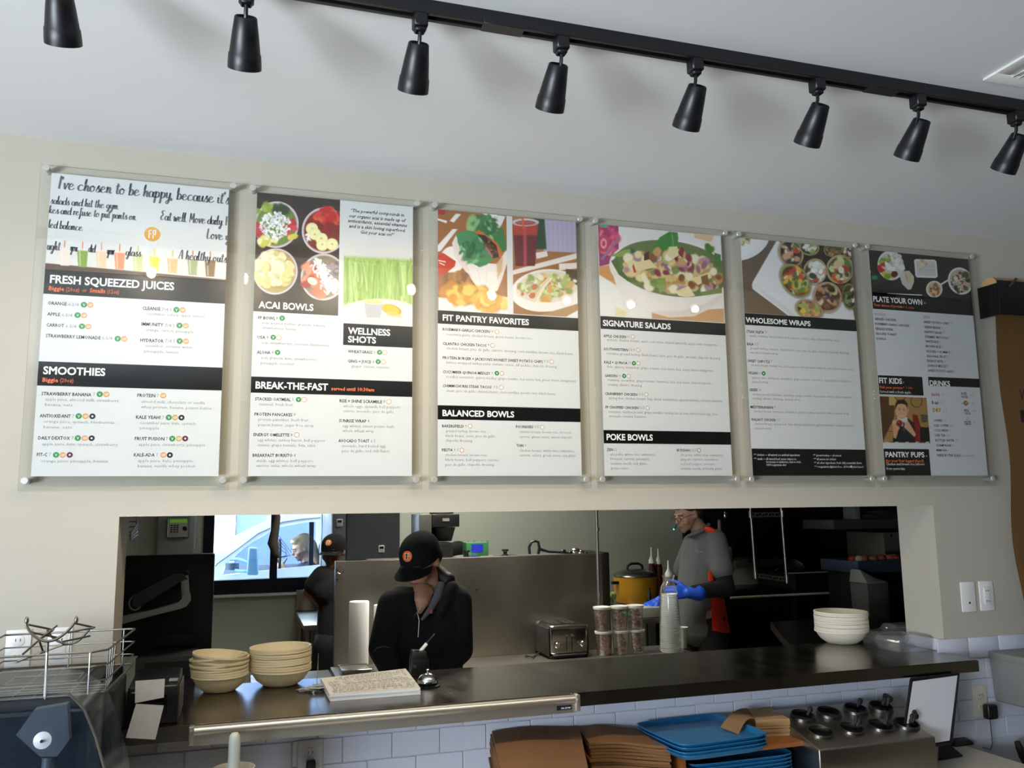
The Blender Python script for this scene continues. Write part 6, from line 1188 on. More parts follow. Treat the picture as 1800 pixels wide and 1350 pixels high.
# green box with blue screen
t = thing('green_box', 'small box with green edges and a blue picture on the partition shelf', 'box', aty(840,972,SY))
kbox('box_body', mat('box_green','1c5c30',0.5), t, (820,954,859,977), SY, SY+0.10, 0.004); kbox('blue_picture', mat('box_blue','14208c',0.4,emit='1a2cc0',estr=0.15), t, (829,957,849,971), SY-0.002, SY-0.0003, 0)
b = MB(); 
for x in (822,832,846,856): a_ = aty(x,953,SY); b.tube([a_+Vector((0,0.01,-0.01)), a_+Vector((0.006,0.01,0.012)), a_+Vector((0.012,0.01,-0.01))], 0.0015, 6)
b.build('wire_handle', M_wire, t, kind='stuff')
def lid(px, py, r, lab):
    p_ = aty(px, py, SY-0.05); z = SZ+0.001; t = thing('pot_lid', lab, 'lid', (p_.x, p_.y, z))
    h = max(0.02, p_.z-z)
    MB().lathe([(r*0.8,0),(r*0.8,h*0.55),(r,h*0.56),(r,h*0.66),(r*0.6,h*0.9),(0.0,h)], (p_.x, p_.y, z), n=32, caps=False).build('lid_dome', M_chrome, t)
    MB().lathe([(0.012,h),(0.012,h+0.012),(0.022,h+0.016),(0.020,h+0.026),(0.0,h+0.028)], (p_.x, p_.y, z), n=18).build('knob', M_black, t)
lid(820, 975, 0.085, 'round steel lid with black knob on the partition, nearer the worker'); lid(888, 973, 0.075, 'round steel lid with black knob on the partition, farther from worker')
# black loop-handled press
t = thing('sandwich_press_handle', 'black loop handle and long lever rising above the steel partition', 'kitchen tool', aty(940,972,SY))
HY = SY-0.1
P_ = [aty(x, y, HY) for x, y in ((931,974),(930,962),(934,953),(940,951),(946,953),(948,962),(946,974))]
MB().tube(P_, 0.0085, 10).build('loop_handle', M_black, t)
MB().tube([aty(947,965,HY), aty(965,970,HY), aty(1000,972,HY)], [0.010,0.007,0.006], 8).build('lever', M_black, t)
t = thing('kitchen_tongs', 'cluster of small steel and black utensils lying at the partition end', 'utensils', aty(1010,972,HY))
for k, (x, y, r_) in enumerate(((990,969,0.012),(1003,971,0.011),(1012,968,0.018),(1022,970,0.014),(1030,972,0.008))):
    p_ = aty(x, y, HY); MB().ell(p_, r_*1.6, r_, r_, n=12, m=8).build('utensil_end', M_chrome if k in (2, 3) else M_black, t)
# shelf pole
p1 = aty(1047,893,1.9); t = thing('shelf_pole', 'thin chrome pole standing before the partition\'s right end', 'pole', (p1.x, 1.9, PT))
pb_ = aty(1054,1076,1.9)
MB().cyl((pb_.x-0.003, 1.9, PT+0.0005), (p1.x+0.004, 1.9, CEIL-0.001), 0.0095, n=14).build('post', M_wire, t)
for y in (930,1045): z = aty(1050,y,1.9).z; MB().cyl((pb_.x-0.001,1.9,z-0.01), (pb_.x-0.001,1.9,z+0.01), 0.013, n=14).build('collar', M_wire, t)
# towel rolls
def roll(px0, px1, pyt, pyb, Y, lab):
    a, c = aty(px0, pyb, Y), aty(px1, pyb, Y); r_ = (c.x-a.x)/2*0.98; x = (a.x+c.x)/2; zt_ = aty(px0, pyt, Y).z; t = thing('paper_roll', lab, 'paper roll', (x, Y, PT))
    MB().lathe([(r_*0.98,0),(r_,0.004),(r_,zt_-PT-0.004),(r_*0.96,zt_-PT),(r_*0.25,zt_-PT),(r_*0.25,zt_-PT-0.03),(0,zt_-PT-0.03)], (x, Y, PT+0.0005), n=32, caps=False).build('roll', M_paper, t)
roll(612,648,1058,1157,1.72,'tall white paper towel roll left of the front worker'); roll(656,690,1064,1150,1.80,'white paper roll partly hidden behind the front worker')
t = thing('steel_bin', 'small steel bin on the prep table before the paper roll', 'bin', atz(620,1180,PT))
a, c = aty(597,1152,1.50), aty(645,1160,1.50)
MB().hexa([(a.x+0.02,1.43,PT+0.0005),(c.x,1.43,PT+0.0005),(c.x,1.56,PT+0.0005),(a.x+0.02,1.56,PT+0.0005),(a.x,1.41,PT+0.075),(c.x+0.01,1.41,PT+0.075),(c.x+0.01,1.565,PT+0.075),(a.x,1.565,PT+0.075)],0.004).build('bin_body', M_steel, t)
MB().tube([(a.x,1.41,PT+0.077),(c.x+0.01,1.41,PT+0.077),(c.x+0.01,1.565,PT+0.077),(a.x,1.565,PT+0.077)],0.004,8,closed=True).build('rim', M_chrome, t)

# toaster
ta, tb_ = atz(967,1158,PT), atz(1040,1156,PT); ty = (ta.y+tb_.y)/2; x0, x1 = ta.x-0.005, tb_.x-0.006
t = thing('toaster', 'shiny four-slot chrome toaster with two dials on the prep table', 'toaster', ((x0+x1)/2, ty+0.12, PT))
zt_ = aty(1000,1098,ty).z; dp = 0.24
M_tst = mat('toaster_chrome', 'b8b0aa', 0.16, 1.0)
b = MB(); b.box(x0, x1, ty, ty+dp, PT+0.018, zt_, 0.022, 4).build('shell', M_tst, t)
MB().box(x0+0.004, x1-0.004, ty+0.004, ty+dp-0.004, PT+0.0005, PT+0.019, 0.004).build('base', M_black, t)
MB().box(x0-0.012, x0+0.003, ty+0.012, ty+dp-0.012, PT+0.014, zt_-0.012, 0.01, 3).build('side_panel', mat('toaster_side', '2b2a2a', 0.35), t)
MB().box(x1-0.003, x1+0.008, ty+0.012, ty+dp-0.012, PT+0.014, zt_-0.012, 0.01, 3).build('side_panel', mat('toaster_side', '2b2a2a', 0.35), t)
wd = x1-x0
for k in range(4):
    xs = x0+wd*(0.13+0.155*k+(0.08 if k > 1 else 0)); MB().box(xs, xs+wd*0.105, ty+0.055, ty+dp-0.055, zt_-0.001, zt_+0.0015).build('slot', M_blackm, t)
for s in (0.42, 0.56):
    MB().box(x0+wd*s-0.0025, x0+wd*s+0.0025, ty-0.0015, ty+0.001, PT+0.035, zt_-0.045).build('lever_slot', M_blackm, t)
    MB().box(x0+wd*s-0.010, x0+wd*s+0.010, ty-0.016, ty-0.001, zt_-0.062, zt_-0.052, 0.003).build('lever', M_chrome, t)
for s in (0.17, 0.84):
    MB().lathe([(0.017,0),(0.016,0.010),(0.013,0.013),(0,0.013)], (x0+wd*s, ty-0.001, PT+0.075), (0,-1,0), 24).build('dial', M_chrome, t)
for s in (0.28, 0.71):
    for dz in (0.065, 0.085): MB().lathe([(0.005,0),(0.004,0.003)], (x0+wd*s, ty-0.001, PT+dz), (0,-1,0), 12).build('button', M_chrome, t)
MB().box(x0+0.012, x1-0.012, ty-0.006, ty+0.004, PT+0.018, PT+0.026, 0.002).build('crumb_tray', M_chrome, t)
MB().tube([(x0-0.01,ty+0.15,PT+0.02),(x0-0.05,ty+0.12,PT+0.006),(x0-0.09,ty+0.05,PT+0.01),(x0-0.11,ty+0.10,PT+0.012),(x0-0.10,ty+0.14,PT+0.006)],0.004,8).build('cord', M_blackm, t)
# deli containers, two tiers of three
M_deli = clear_mat('deli_plastic', (0.93,0.90,0.86), 0.2, 0.18, 'c8bcb0', f0=0.08); M_lid = mat('deli_lid', 'c0bcb4', 0.4); M_nut = [mat('nut_a','8a5c44',0.6), mat('nut_b','6c4432',0.6), mat('nut_c','a4755a',0.6)]
first = None; cols = [(1062,1150),(1092,1149),(1119,1147)]
for k, (px, py) in enumerate(cols):
    base = aty(px, 1150, 1.80); base.z = PT+0.0005
    for tier in (0, 1):
        nm = ('left','middle','right')[k]; lab = f"deli container of round brown snacks, {'upper' if tier else 'lower'} tier, {nm} of three"
        hgt = 0.131; z0 = PT+0.0005+tier*(hgt+0.004); off = Vector(((-0.006 if k == 0 else -0.004 if k == 1 else -0.002)*tier, 0, 0))
        t = thing('deli_container', lab, 'food container', (base.x+off.x, base.y, z0), 'clear deli containers beside the toaster'); C0 = Vector((base.x+off.x, base.y, z0))
        MB().lathe([(0.0,0.0005),(0.039,0.0005),(0.041,0.003),(0.0480,hgt-0.012),(0.0490,hgt-0.010)], C0, n=32, caps=False).build('tub', M_deli, t)
        MB().lathe([(0.0500,hgt-0.013),(0.0512,hgt-0.006),(0.0512,hgt-0.001),(0.046,hgt),(0.044,hgt-0.002),(0,hgt-0.002)], C0, n=32, caps=False).build('lid', M_lid, t)
        R = random.Random(k*7+tier); b3 = [MB(), MB(), MB()]
        for q_ in range(34):
            a_, rr, zz = R.uniform(0,6.28), 0.024*math.sqrt(R.random()), 0.014+R.random()*(hgt-0.042); b3[q_ % 3].ell(C0+Vector((rr*math.cos(a_), rr*math.sin(a_), zz)), 0.0125, 0.0125, 0.0115, n=10, m=7)
        for i_ in range(3): b3[i_].build('snack_balls', M_nut[i_], t, kind='stuff')
# stack of plastic lids / cups in a sleeve
ca = aty(1179,1147,1.75); t = thing('cup_stack', 'tall stack of clear plastic cups in a bag on the prep table', 'cup stack', (ca.x, 1.75, PT))
rr_ = (aty(1196,1140,1.75).x-aty(1163,1140,1.75).x)/2; zt_ = aty(1178,1042,1.75).z; n_ = int((zt_-PT)/0.0105)
cupm = mat('cup_plastic', 'e6e8e2', 0.35)
for k in range(n_):
    f = k/n_; rb = rr_*(1-0.22*f); z = PT+0.0008+k*0.0105
    MB().lathe([(rb*0.86,0),(rb*0.98,0.009),(rb,0.0092),(rb,0.0102),(rb*0.93,0.0102)], (ca.x+0.006*f, 1.75, z), n=24, caps=False).build('cup', cupm, t)
zb2 = aty(1178,1022,1.75).z
b = MB(); b.lathe([(rr_*1.03,0.0),(rr_*1.04,0.1),(rr_*0.95,(zt_-PT)*0.7),(rr_*0.86,zt_-PT),(rr_*0.80,zb2-PT-0.03),(rr_*0.45,zb2-PT),(rr_*0.62,zb2-PT+0.035)], (ca.x+0.002, 1.75, PT+0.0008), n=28, caps=False)
rg = random.Random(2)
for v_ in b.bm.verts: v_.co += Vector((rg.uniform(-.0025,.0025), rg.uniform(-.0025,.0025), 0))
b.build('plastic_sleeve', clear_mat('sleeve_film', (0.97,0.97,0.98), 0.08, 0.03, 'ffffff', f0=0.05), t)
c = aty(1200,1147,1.85); t = thing('spare_cup', 'single clear plastic cup behind the bagged cup stack', 'cup', (c.x, 1.85, PT))
MB().lathe([(0.0,0.001),(0.024,0.001),(0.034,aty(1200,1102,1.85).z-PT),(0.036,aty(1200,1102,1.85).z-PT)], (c.x, 1.85, PT), n=24, caps=False).build('cup_shell', cupm, t)

# ---------------------------------------------------------------- right prep line: table, rice cooker, board
RT = 0.90; r0 = atz(1068,1087,RT); 
rt = steel_table('steel prep table along the kitchen wall with rice cooker', 2.52, 3.22, 2.62, 3.78, RT, 0, m=M_steel)
rc = atz(1117,1060,RT); rc.y = max(rc.y, 3.3); rcx = aty(1118,1060,rc.y).x; rrad = (aty(1156,1030,rc.y).x-aty(1085,1030,rc.y).x)/2*0.97; ztop = aty(1118,1010,rc.y).z
t = thing('rice_cooker', 'large yellow rice cooker with steel lid and black handles', 'rice cooker', (rcx, rc.y, RT)); hb = ztop-RT-0.012
MB().lathe([(0,0.006),(rrad*0.86,0.006),(rrad*0.93,0.02),(rrad*0.99,hb*0.45),(rrad,hb*0.9),(rrad,hb),(0,hb)], (rcx, rc.y, RT), n=48, caps=False).build('body', mat('cooker_yellow', 'c08a1c', 0.35), t)
MB().lathe([(rrad*1.02,hb+0.001),(rrad*1.03,hb+0.006),(rrad*1.0,hb+0.014),(rrad*0.8,hb+0.036),(rrad*0.4,hb+0.055),(0,hb+0.060)], (rcx, rc.y, RT), n=48, caps=False).build('lid', mat('cooker_lid', '8c8a86', 0.25, 1.0), t)
MB().tube([(rcx-0.07,rc.y,RT+hb+0.04),(rcx-0.062,rc.y,RT+hb+0.082),(rcx-0.03,rc.y,RT+hb+0.098),(rcx+0.03,rc.y,RT+hb+0.098),(rcx+0.062,rc.y,RT+hb+0.082),(rcx+0.07,rc.y,RT+hb+0.04)],0.010,10).build('lid_handle', M_black, t)
MB().obox((rcx-rrad*1.08,rc.y-0.03,RT+hb*0.80),(1,0,0),(0,1,0),(0,0,1),0.035,0.02,0.012,0.008,2).build('side_handle', M_black, t)
sw = aty(1141,1042,rc.y-rrad); 
MB().box(sw.x-0.030, sw.x+0.030, sw.y+0.005, sw.y+0.06, RT+0.02, RT+0.155, 0.026, 4).build('switch_panel', M_black, t)
MB().box(sw.x-0.013, sw.x+0.013, sw.y+0.001, sw.y+0.02, RT+0.035, RT+0.125, 0.01, 3).build('switch', mat('switch_grey','6c6e70',0.4), t)
for a_ in (0.6, 2.2, 3.8, 5.4): MB().cyl((rcx+rrad*0.7*math.cos(a_), rc.y+rrad*0.7*math.sin(a_), RT+0.0003), (rcx+rrad*0.7*math.cos(a_), rc.y+rrad*0.7*math.sin(a_), RT+0.0065), 0.012).build('foot', M_black, t)
cb = [atz(1069,1058,RT+0.012), atz(1128,1064,RT+0.012), atz(1128,1073,RT+0.012), atz(1069,1072,RT+0.012)]
bx0, bx1, by0, by1 = 2.60, 3.02, 2.80, rc.y-rrad-0.03
t = thing('cutting_board', 'green plastic cutting board before the rice cooker', 'cutting board', (bx0, by0, RT)); MB().box(bx0, bx1, by0, by1, RT+0.0005, RT+0.013, 0.004).build('board', mat('board_green','2f7a44',0.5), t)
t = thing('kitchen_knife', 'black-handled knife lying on the green cutting board', 'knife', (bx0+0.1, by0+0.2, RT+0.013))
k0 = atz(1070,1062,RT+0.02); k1 = atz(1092,1064,RT+0.02); MB().limb(k0, 0.010, k1, 0.008, 0.7, (0,0,1)).build('handle', M_black, t); k2 = atz(1118,1067,RT+0.02); b = MB(); b.prism([k1, k2, k2+Vector((-0.02,-0.02,0)), k1+Vector((0,-0.03,0))], (0,0,0.002)).build('blade', M_chrome, t)
t = thing('cauliflower', 'pale green vegetable pieces at the left of the cutting board', 'vegetable', atz(1074,1055,RT))
R = random.Random(3); c = atz(1075,1058,RT+0.03); 
for k in range(12): MB().ell(c+Vector((R.uniform(-.05,.03), R.uniform(-.04,.04), R.uniform(0,.06))), 0.026, 0.024, 0.022, n=10, m=7).build('floret', mat('veg_pale','9aa060',0.8), t)
t = thing('steel_plate', 'steel oval dish at the front of the cutting board', 'dish', atz(1095,1074,RT+0.02)); c = atz(1094,1072,RT+0.016); MB().lathe([(0.06,0),(0.12,0.010),(0.14,0.012),(0.12,0.014),(0.06,0.004)], (c.x, max(c.y, by0+0.03), RT+0.0135), n=32, sx=1, sy=0.5).build('dish', M_chrome, t)
c = atz(1146,1086,RT); t = thing('white_food_pan', 'white food pan under the worker\'s gloved hands', 'food pan', (c.x, 2.8, RT))
MB().hexa([(c.x-0.08,2.66,RT+.0005),(c.x+0.10,2.66,RT+.0005),(c.x+0.10,2.80,RT+.0005),(c.x-0.08,2.80,RT+.0005),(c.x-0.10,2.64,RT+0.07),(c.x+0.12,2.64,RT+0.07),(c.x+0.12,2.81,RT+0.07),(c.x-0.10,2.81,RT+0.07)],0.008,2).build('pan', mat('pan_white','b0b0aa',0.4), t)
def squeeze(px, lab, m, top, bot=1030, Y=3.9, r_=0.03):
    a = aty(px, bot, Y); zt_ = aty(px, top, Y).z; z0 = RT+0.0005 if Y < 3.75 else 0.9; H_ = zt_-z0
    t = thing('squeeze_bottle', lab, 'bottle', (a.x, Y, z0)); MB().lathe([(0,0),(r_,0.0),(r_,H_*0.62),(r_*0.8,H_*0.68),(r_*0.8,H_*0.7)], (a.x, Y, z0), n=20, caps=False).build('bottle_body', m, t); MB().lathe([(r_*0.85,H_*0.69),(r_*0.85,H_*0.75),(r_*0.25,H_*0.84),(r_*0.15,H_)], (a.x, Y, z0), n=20).build('nozzle', M_white if m is not M_nut[0] else mat('nozzle_clear','a09a90',0.4), t)
M_rb = mat('sauce_red','4a1810',0.4)
squeeze(1147,'red sauce bottle behind the rice cooker, nearer the partition',M_rb,962,Y=3.70); squeeze(1159,'red sauce bottle behind the rice cooker, second of two',M_rb,964,Y=3.70)
squeeze(1176,'grey squeeze bottle on the table beside the grey-shirted worker',mat('bottle_grey','6a6a60',0.5),985,Y=2.85); squeeze(1191,'white squeeze bottle closest to the grey-shirted worker',mat('bottle_white','9a9c98',0.5),995,Y=2.75)

# ---------------------------------------------------------------- dark cooking line at the right
M_dk = mat('dark_steel', '1b1b1c', 0.35, 0.7); M_dk2 = mat('black_enamel', '0b0b0c', 0.3)
DY = 3.72
t = thing('cooking_range', 'black cooking range with a bright front rail, right of the worker', 'range', (5.6, DY+0.3, 0))
x0, x1 = 4.62, 6.9; rge = t; MB().box(x0, x1, DY, YK-0.01, 0, aty(1400,1008,DY).z, 0.005).build('body', M_dk2, t)
zr1 = aty(1283,1051,DY-0.05).z; MB().tube([(aty(1284,1051,DY-.05).x,DY-0.05,zr1),(aty(1470,1042,DY-.05).x,DY-0.05,zr1)],0.010,10).build('front_rail', mat('rail_highlight','e0dcd0',0.5,0.2), t)  # rail's pale colour stands in for the lamps' highlight on it
for px in (1290,1465): p_ = aty(px,1046,DY-.05); MB().cyl((p_.x,DY-0.05,zr1),(p_.x,DY+0.003,zr1),0.007).build('rail_bracket', M_chrome, t)
zz = aty(1400,1008,DY).z; MB().box(aty(1380,1000,DY).x, aty(1525,1000,DY).x, DY-0.03, DY+0.02, zz+0.0005, zz+0.008, 0.002).build('top_edge', mat('edge_highlight','a8a69e',0.5,0.2), t)  # highlight along the top edge put into its lighter colour
MB().box(4.62, 6.9, YK-0.03, YK-0.005, zz+0.001, 2.3, 0.002).build('rear_panel', M_dk2, t)
hd = thing('exhaust_hood', 'dark exhaust hood above the cooking range', 'exhaust hood', (5.6, 3.7, 2.0)); MB().hexa([(4.3,3.25,1.90),(6.9,3.25,1.90),(6.9,YK-0.035,1.90),(4.3,YK-0.035,1.90),(4.3,3.25,2.3),(6.9,3.25,2.3),(6.9,YK-0.035,2.5),(4.3,YK-0.035,2.5)],0.004).build('hood_shell', M_dk, hd)
tb2 = thing('tool_rack', 'dark rack of hanging kitchen tools behind the grey-shirted worker', 'tool rack', (4.3, YK-0.1, 1.2))
MB().box(3.3, 4.6, 3.8, YK-0.07, 0.0, 0.93, 0.004).build('base_unit', M_dk2, tb2); MB().box(3.85, 4.61, YK-0.06, YK-0.002, aty(1290,980,YK-.06).z, 1.9, 0.003).build('rack_panel', M_dk2, tb2)
for k, (px, py, h_, m_) in enumerate(((1264,915,0.14,mat('tool_pale','8c8a7c',0.5)),(1284,962,0.10,mat('tool_pale2','6a675c',0.5)),(1236,905,0.10,M_dk),(1275,900,0.05,M_chrome))):
    p_ = aty(px, py, YK-0.09); MB().limb(p_, 0.016, p_-Vector((0,0,h_)), 0.020, 0.6, (0,1,0)).build('tool', m_, tb2)
st_ = thing('wall_shelf_strip', 'pale ledge on the wall behind the worker with dark taps', 'ledge', aty(1300,985,YK-0.05)); p_ = aty(1285,985,YK-0.05); q_ = aty(1375,990,YK-0.05)
MB().box(p_.x, q_.x, YK-0.12, YK-0.062, q_.z-0.02, p_.z+0.005, 0.003).build('ledge_board', mat('ledge_tan','4c483c',0.5), st_)
for px in (1318,1333): c = aty(px,985,YK-0.16); MB().ell(c,0.022,0.022,0.02,n=14,m=8).build('tap_knob', M_dk, st_)
# wire shelf frame
WY = 2.0
t = thing('wire_shelf_frame', 'chrome wire shelf frame hanging in front of the cooking range', 'wire shelf', aty(1350,900,WY))
pA, pB, pC, pD = aty(1319,893,WY), aty(1373,893,WY), aty(1328,1012,WY), aty(1383,1020,WY)
MB().tube([(pA.x,WY,CEIL-0.002), pA, pC+Vector((0,0,-0.02))],0.008,10).build('post', M_wire, t); MB().tube([(pB.x,WY,CEIL-0.002), pB, pD+Vector((0,0,-0.02))],0.008,10).build('post', M_wire, t)
def truss(a, b_, dz, n_, name, par):
    m_ = MB(); m_.tube([a, b_], 0.005, 6).tube([a-Vector((0,0,dz)), b_-Vector((0,0,dz))], 0.005, 6); P__ = []
    for i_ in range(n_+1):
        q = a.lerp(b_, i_/n_); P__.append(q-Vector((0,0,dz if i_ % 2 else 0)))
    m_.tube(P__, 0.004, 6); return m_.build(name, M_wire, par)
truss(aty(1319,902,WY), aty(1376,901,WY), 0.024, 10, 'shelf_truss', t); truss(aty(1327,1008,WY), aty(1383,1016,WY), 0.022, 10, 'shelf_truss', t)
for p_ in (aty(1319,904,WY), aty(1375,903,WY), aty(1328,1010,WY), aty(1383,1018,WY)): MB().cyl(p_-Vector((0,0,.022)), p_+Vector((0,0,.022)), 0.012).build('sleeve', M_wire, t)
# strainer
t = thing('mesh_strainer', 'round steel strainer with long handle on the range', 'strainer', aty(1398,1005,DY+0.1))
c = aty(1398,996,DY+0.10); c.z = zz+0.075; Rm = Matrix.Rotation(0.5, 3, 'X'); b = MB(); b.lathe([(0.0,-0.06),(0.04,-0.055),(0.075,-0.03),(0.09,0.0),(0.088,0.0),(0.072,-0.028),(0.0,-0.056)], c, Vector((0.1,-0.5,0.85)), 32, caps=False); b.build('mesh_bowl', mat('strainer_grey','55564e',0.4,0.8), t)
MB().tube([c+Vector((-0.08,-0.02,-0.01)), aty(1366,1000,DY+0.03), aty(1344,1010,DY+0.02)],0.005,8).build('handle', M_chrome, t)
# shelf, boxes and machine at the far right
t = thing('steel_wall_shelf', 'steel shelf with black boxes at the top right of the opening', 'shelf', aty(1520,920,3.4))
a, c = aty(1465,914,3.0), aty(1592,928,3.0); MB().box(a.x, a.x+1.4, 3.0, 3.4, c.z, a.z, 0.003).build('shelf_board', mat('shelf_grey','50504e',0.4,0.7), t)
for px0, px1, py0 in ((1524,1553,904),(1549,1585,898)): p_ = aty(px0,py0,3.05); q_ = aty(px1,914,3.05); MB().box(p_.x,q_.x,3.05,3.25,a.z+0.0005,p_.z,0.005).build('black_box', M_blackm, t)
kbox('printed_carton', mat('carton_grey','5c5e62',0.6), t, (1501,890,1513,913), 3.06, 3.2)
t = thing('steel_machine', 'grey steel food machine at the right behind the jamb', 'machine', aty(1560,1000,2.9))
a, c = aty(1545,936,3.0), aty(1600,972,3.0); MB().box(a.x, a.x+0.9, 2.95, 3.4, 0.0, a.z, 0.006).build('body', mat('machine_steel','6e6a62',0.4,0.7), t)
p_ = aty(1566,941,2.945); MB().ell(p_,0.014,0.006,0.014,n=14,m=8).build('knob', M_black, t)
t = thing('food_rail', 'blue-grey topping rail with trays of red food at the right', 'food rail', aty(1545,1000,2.6))
a, c = aty(1508,987,2.5), aty(1600,1004,2.5); MB().box(a.x, a.x+1.0, 2.5, 2.93, c.z, a.z, 0.004).build('rail_body', mat('rail_blue','3a4658',0.35,0.5), t); MB().box(a.x+0.06, a.x+1.0, 2.52, 2.93, 0, c.z-0.001, 0.004).build('base_cabinet', M_dk, t)
R = random.Random(9)
for k in range(16): MB().ell((a.x+0.05+k*0.03, 2.62+R.uniform(-.05,.05), a.z+0.012), 0.035, 0.03, 0.016+R.random()*0.012, n=10, m=6).build('food_heap', (mat('meat_red','8a2c24',0.6), mat('onion_pale','8c8468',0.6), mat('meat_pink','7c4438',0.6))[k % 3], t)
t = thing('grey_waste_bin', 'grey plastic bin with a flap below the topping rail', 'bin', aty(1545,1070,2.3))
a, c = aty(1523,1026,2.3), aty(1566,1073,2.3); MB().hexa([(a.x+0.02,2.3,c.z-0.5),(c.x-0.02,2.3,c.z-0.5),(c.x-0.02,2.48,c.z-0.5),(a.x+0.02,2.48,c.z-0.5),(a.x,2.3,a.z),(c.x,2.3,a.z),(c.x,2.48,a.z),(a.x,2.48,a.z)],0.012,3).build('bin_body', mat('bin_grey','4a4e4a',0.5), t)
MB().hexa([(a.x,2.29,a.z),(c.x,2.29,a.z),(c.x,2.48,a.z),(a.x,2.48,a.z),(a.x+0.02,2.38,a.z+0.09),(c.x-0.05,2.38,a.z+0.03),(c.x-0.05,2.48,a.z+0.03),(a.x+0.02,2.48,a.z+0.09)],0.003).build('flap', mat('flap_pale','7c7f78',0.5), t)
MB().cyl((a.x+0.08,2.4,0.0),(a.x+0.08,2.4,c.z-0.5),0.05).build('foot', M_blackm, t)
# dark slab continuing the counter backwards on the right
t = thing('side_worktop', 'dark steel worktop running back from the counter at right', 'worktop', (2.3, 0.8, 1.0))
s4_ = [atz(1354,1093,1.055), atz(1381,1139,1.055)]
MB().prism([(s4_[1].x,0.370,1.015),(2.9,0.370,1.015),(3.3,max(s4_[0].y,0.8),1.015),(s4_[0].x,max(s4_[0].y,0.8),1.015)],(0,0,0.04)).build('slab', mat('slab_dark','2a2826',0.3,0.9), t)
MB().box(2.45,2.85,0.45,0.75,0,1.0145).build('base_cabinet', M_dk, t)
# ---------------------------------------------------------------- people
def basis(f, u=(0,0,1)):
    f = Vector(f).normalized(); u = Vector(u); r = f.cross(u).normalized(); u = r.cross(f).normalized(); return r, f, u
def hand(mb, wrist, d, n, side, s=1.0, curl=0.5):
    """palm and five bent fingers; d along the hand, n out of the palm, side towards the thumb"""
    wrist, d, n = Vector(wrist), Vector(d).normalized(), Vector(n).normalized(); n = (n-d*n.dot(d)).normalized(); sd = Vector(side); sd = (sd-d*sd.dot(d)-n*sd.dot(n)).normalized()
    mb.limb(wrist-d*0.02*s, 0.024*s, wrist+d*0.035*s, 0.034*s, 0.55, n); mb.limb(wrist+d*0.03*s, 0.036*s, wrist+d*0.075*s, 0.040*s, 0.42, n)
    for k, (off, L) in enumerate(((0.029, 0.068), (0.010, 0.077), (-0.010, 0.072), (-0.029, 0.056))):
        p = wrist+d*(0.088-abs(k-1)*0.003)*s+sd*off*s; a = 0.15; dirn = d
        for j, fr in enumerate((0.46, 0.30, 0.24)):
            a += curl*(0.55+0.25*j); q = p+(d*math.cos(a)+n*math.sin(a))*L*fr*s; mb.limb(p, (0.0092-0.0008*j)*s, q, (0.0086-0.0008*j)*s, n=10); p = q
    p = wrist+d*0.022*s+sd*0.028*s; a = 0.75
    for j, L in enumerate((0.040, 0.032, 0.026)):
        q = p+(d*math.cos(a)+sd*math.sin(a)*0.9+n*0.35*curl*(j+1)).normalized()*L*s; mb.limb(p, (0.0125-0.0015*j)*s, q, (0.011-0.0015*j)*s, n=10); p = q; a -= 0.22
def head(mb, c, f, u, s=1.0):
    r, f, u = basis(f, u); R = Matrix((r, f, u)).transposed(); L = lambda x, y, z: Vector(c)+R@Vector((x*s, y*s, z*s))
    mb.ell(L(0,-0.012,0.028), 0.074*s, 0.092*s, 0.086*s, R, 24, 16); mb.ell(L(0,0.020,-0.012), 0.062*s, 0.068*s, 0.080*s, R, 20, 14); mb.ell(L(0,0.040,-0.060), 0.045*s, 0.046*s, 0.040*s, R, 18, 12)
    mb.ell(L(0,0.070,-0.088), 0.022*s, 0.018*s, 0.018*s, R); mb.limb(L(0,0.088,0.012), 0.009*s, L(0,0.104,-0.022), 0.0125*s); mb.ell(L(0,0.084,-0.052), 0.024*s, 0.014*s, 0.014*s, R)
    for q in (-1, 1):
        mb.ell(L(q*0.030,0.078,0.022), 0.022*s, 0.012*s, 0.009*s, R); mb.ell(L(q*0.036,0.062,-0.030), 0.024*s, 0.022*s, 0.026*s, R); mb.ell(L(q*0.075,-0.008,-0.008), 0.010*s, 0.018*s, 0.030*s, R)
    return L, R
def face_parts(L, R, s, t, m_lip, glasses=None):
    b = MB()
    for q in (-1, 1): b.ell(L(q*0.030,0.078,0.004), 0.0125*s, 0.008*s, 0.008*s, R)
    b.build('eyes', mat('eye_white','c8c4bc',0.3), t)
    b = MB()
    for q in (-1, 1): b.ell(L(q*0.030,0.0855,0.002), 0.0055*s, 0.003*s, 0.0055*s, R)
    b.build('irises', mat('iris_brown','2c1c14',0.3), t)
    b = MB()
    for q in (-1, 1): b.tube([L(q*0.014,0.090,0.022), L(q*0.030,0.0905,0.028), L(q*0.046,0.080,0.023)], 0.0028*s, 6)
    b.build('eyebrows', mat('brow_brown','2c1d14',0.8), t)
    b = MB(); b.tube([L(-0.022,0.0885,-0.053), L(-0.008,0.0975,-0.051), L(0.008,0.0975,-0.051), L(0.022,0.0885,-0.053)], [0.002,0.0038,0.0038,0.002], 8); b.build('lips', m_lip, t)
    if glasses:
        b = MB()
        for q in (-1, 1):
            b.tube([L(q*0.031+0.021*math.cos(a), 0.103, 0.002+0.015*math.sin(a)) for a in [2*math.pi*k/18 for k in range(18)]], 0.0016*s, 6, closed=True); b.tube([L(q*0.052,0.102,0.006), L(q*0.077,0.03,0.006), L(q*0.080,-0.01,0.002)], 0.0016*s, 6)
        b.tube([L(-0.010,0.103,0.006), L(0.010,0.103,0.006)], 0.0016*s, 6); b.build('glasses', glasses, t)
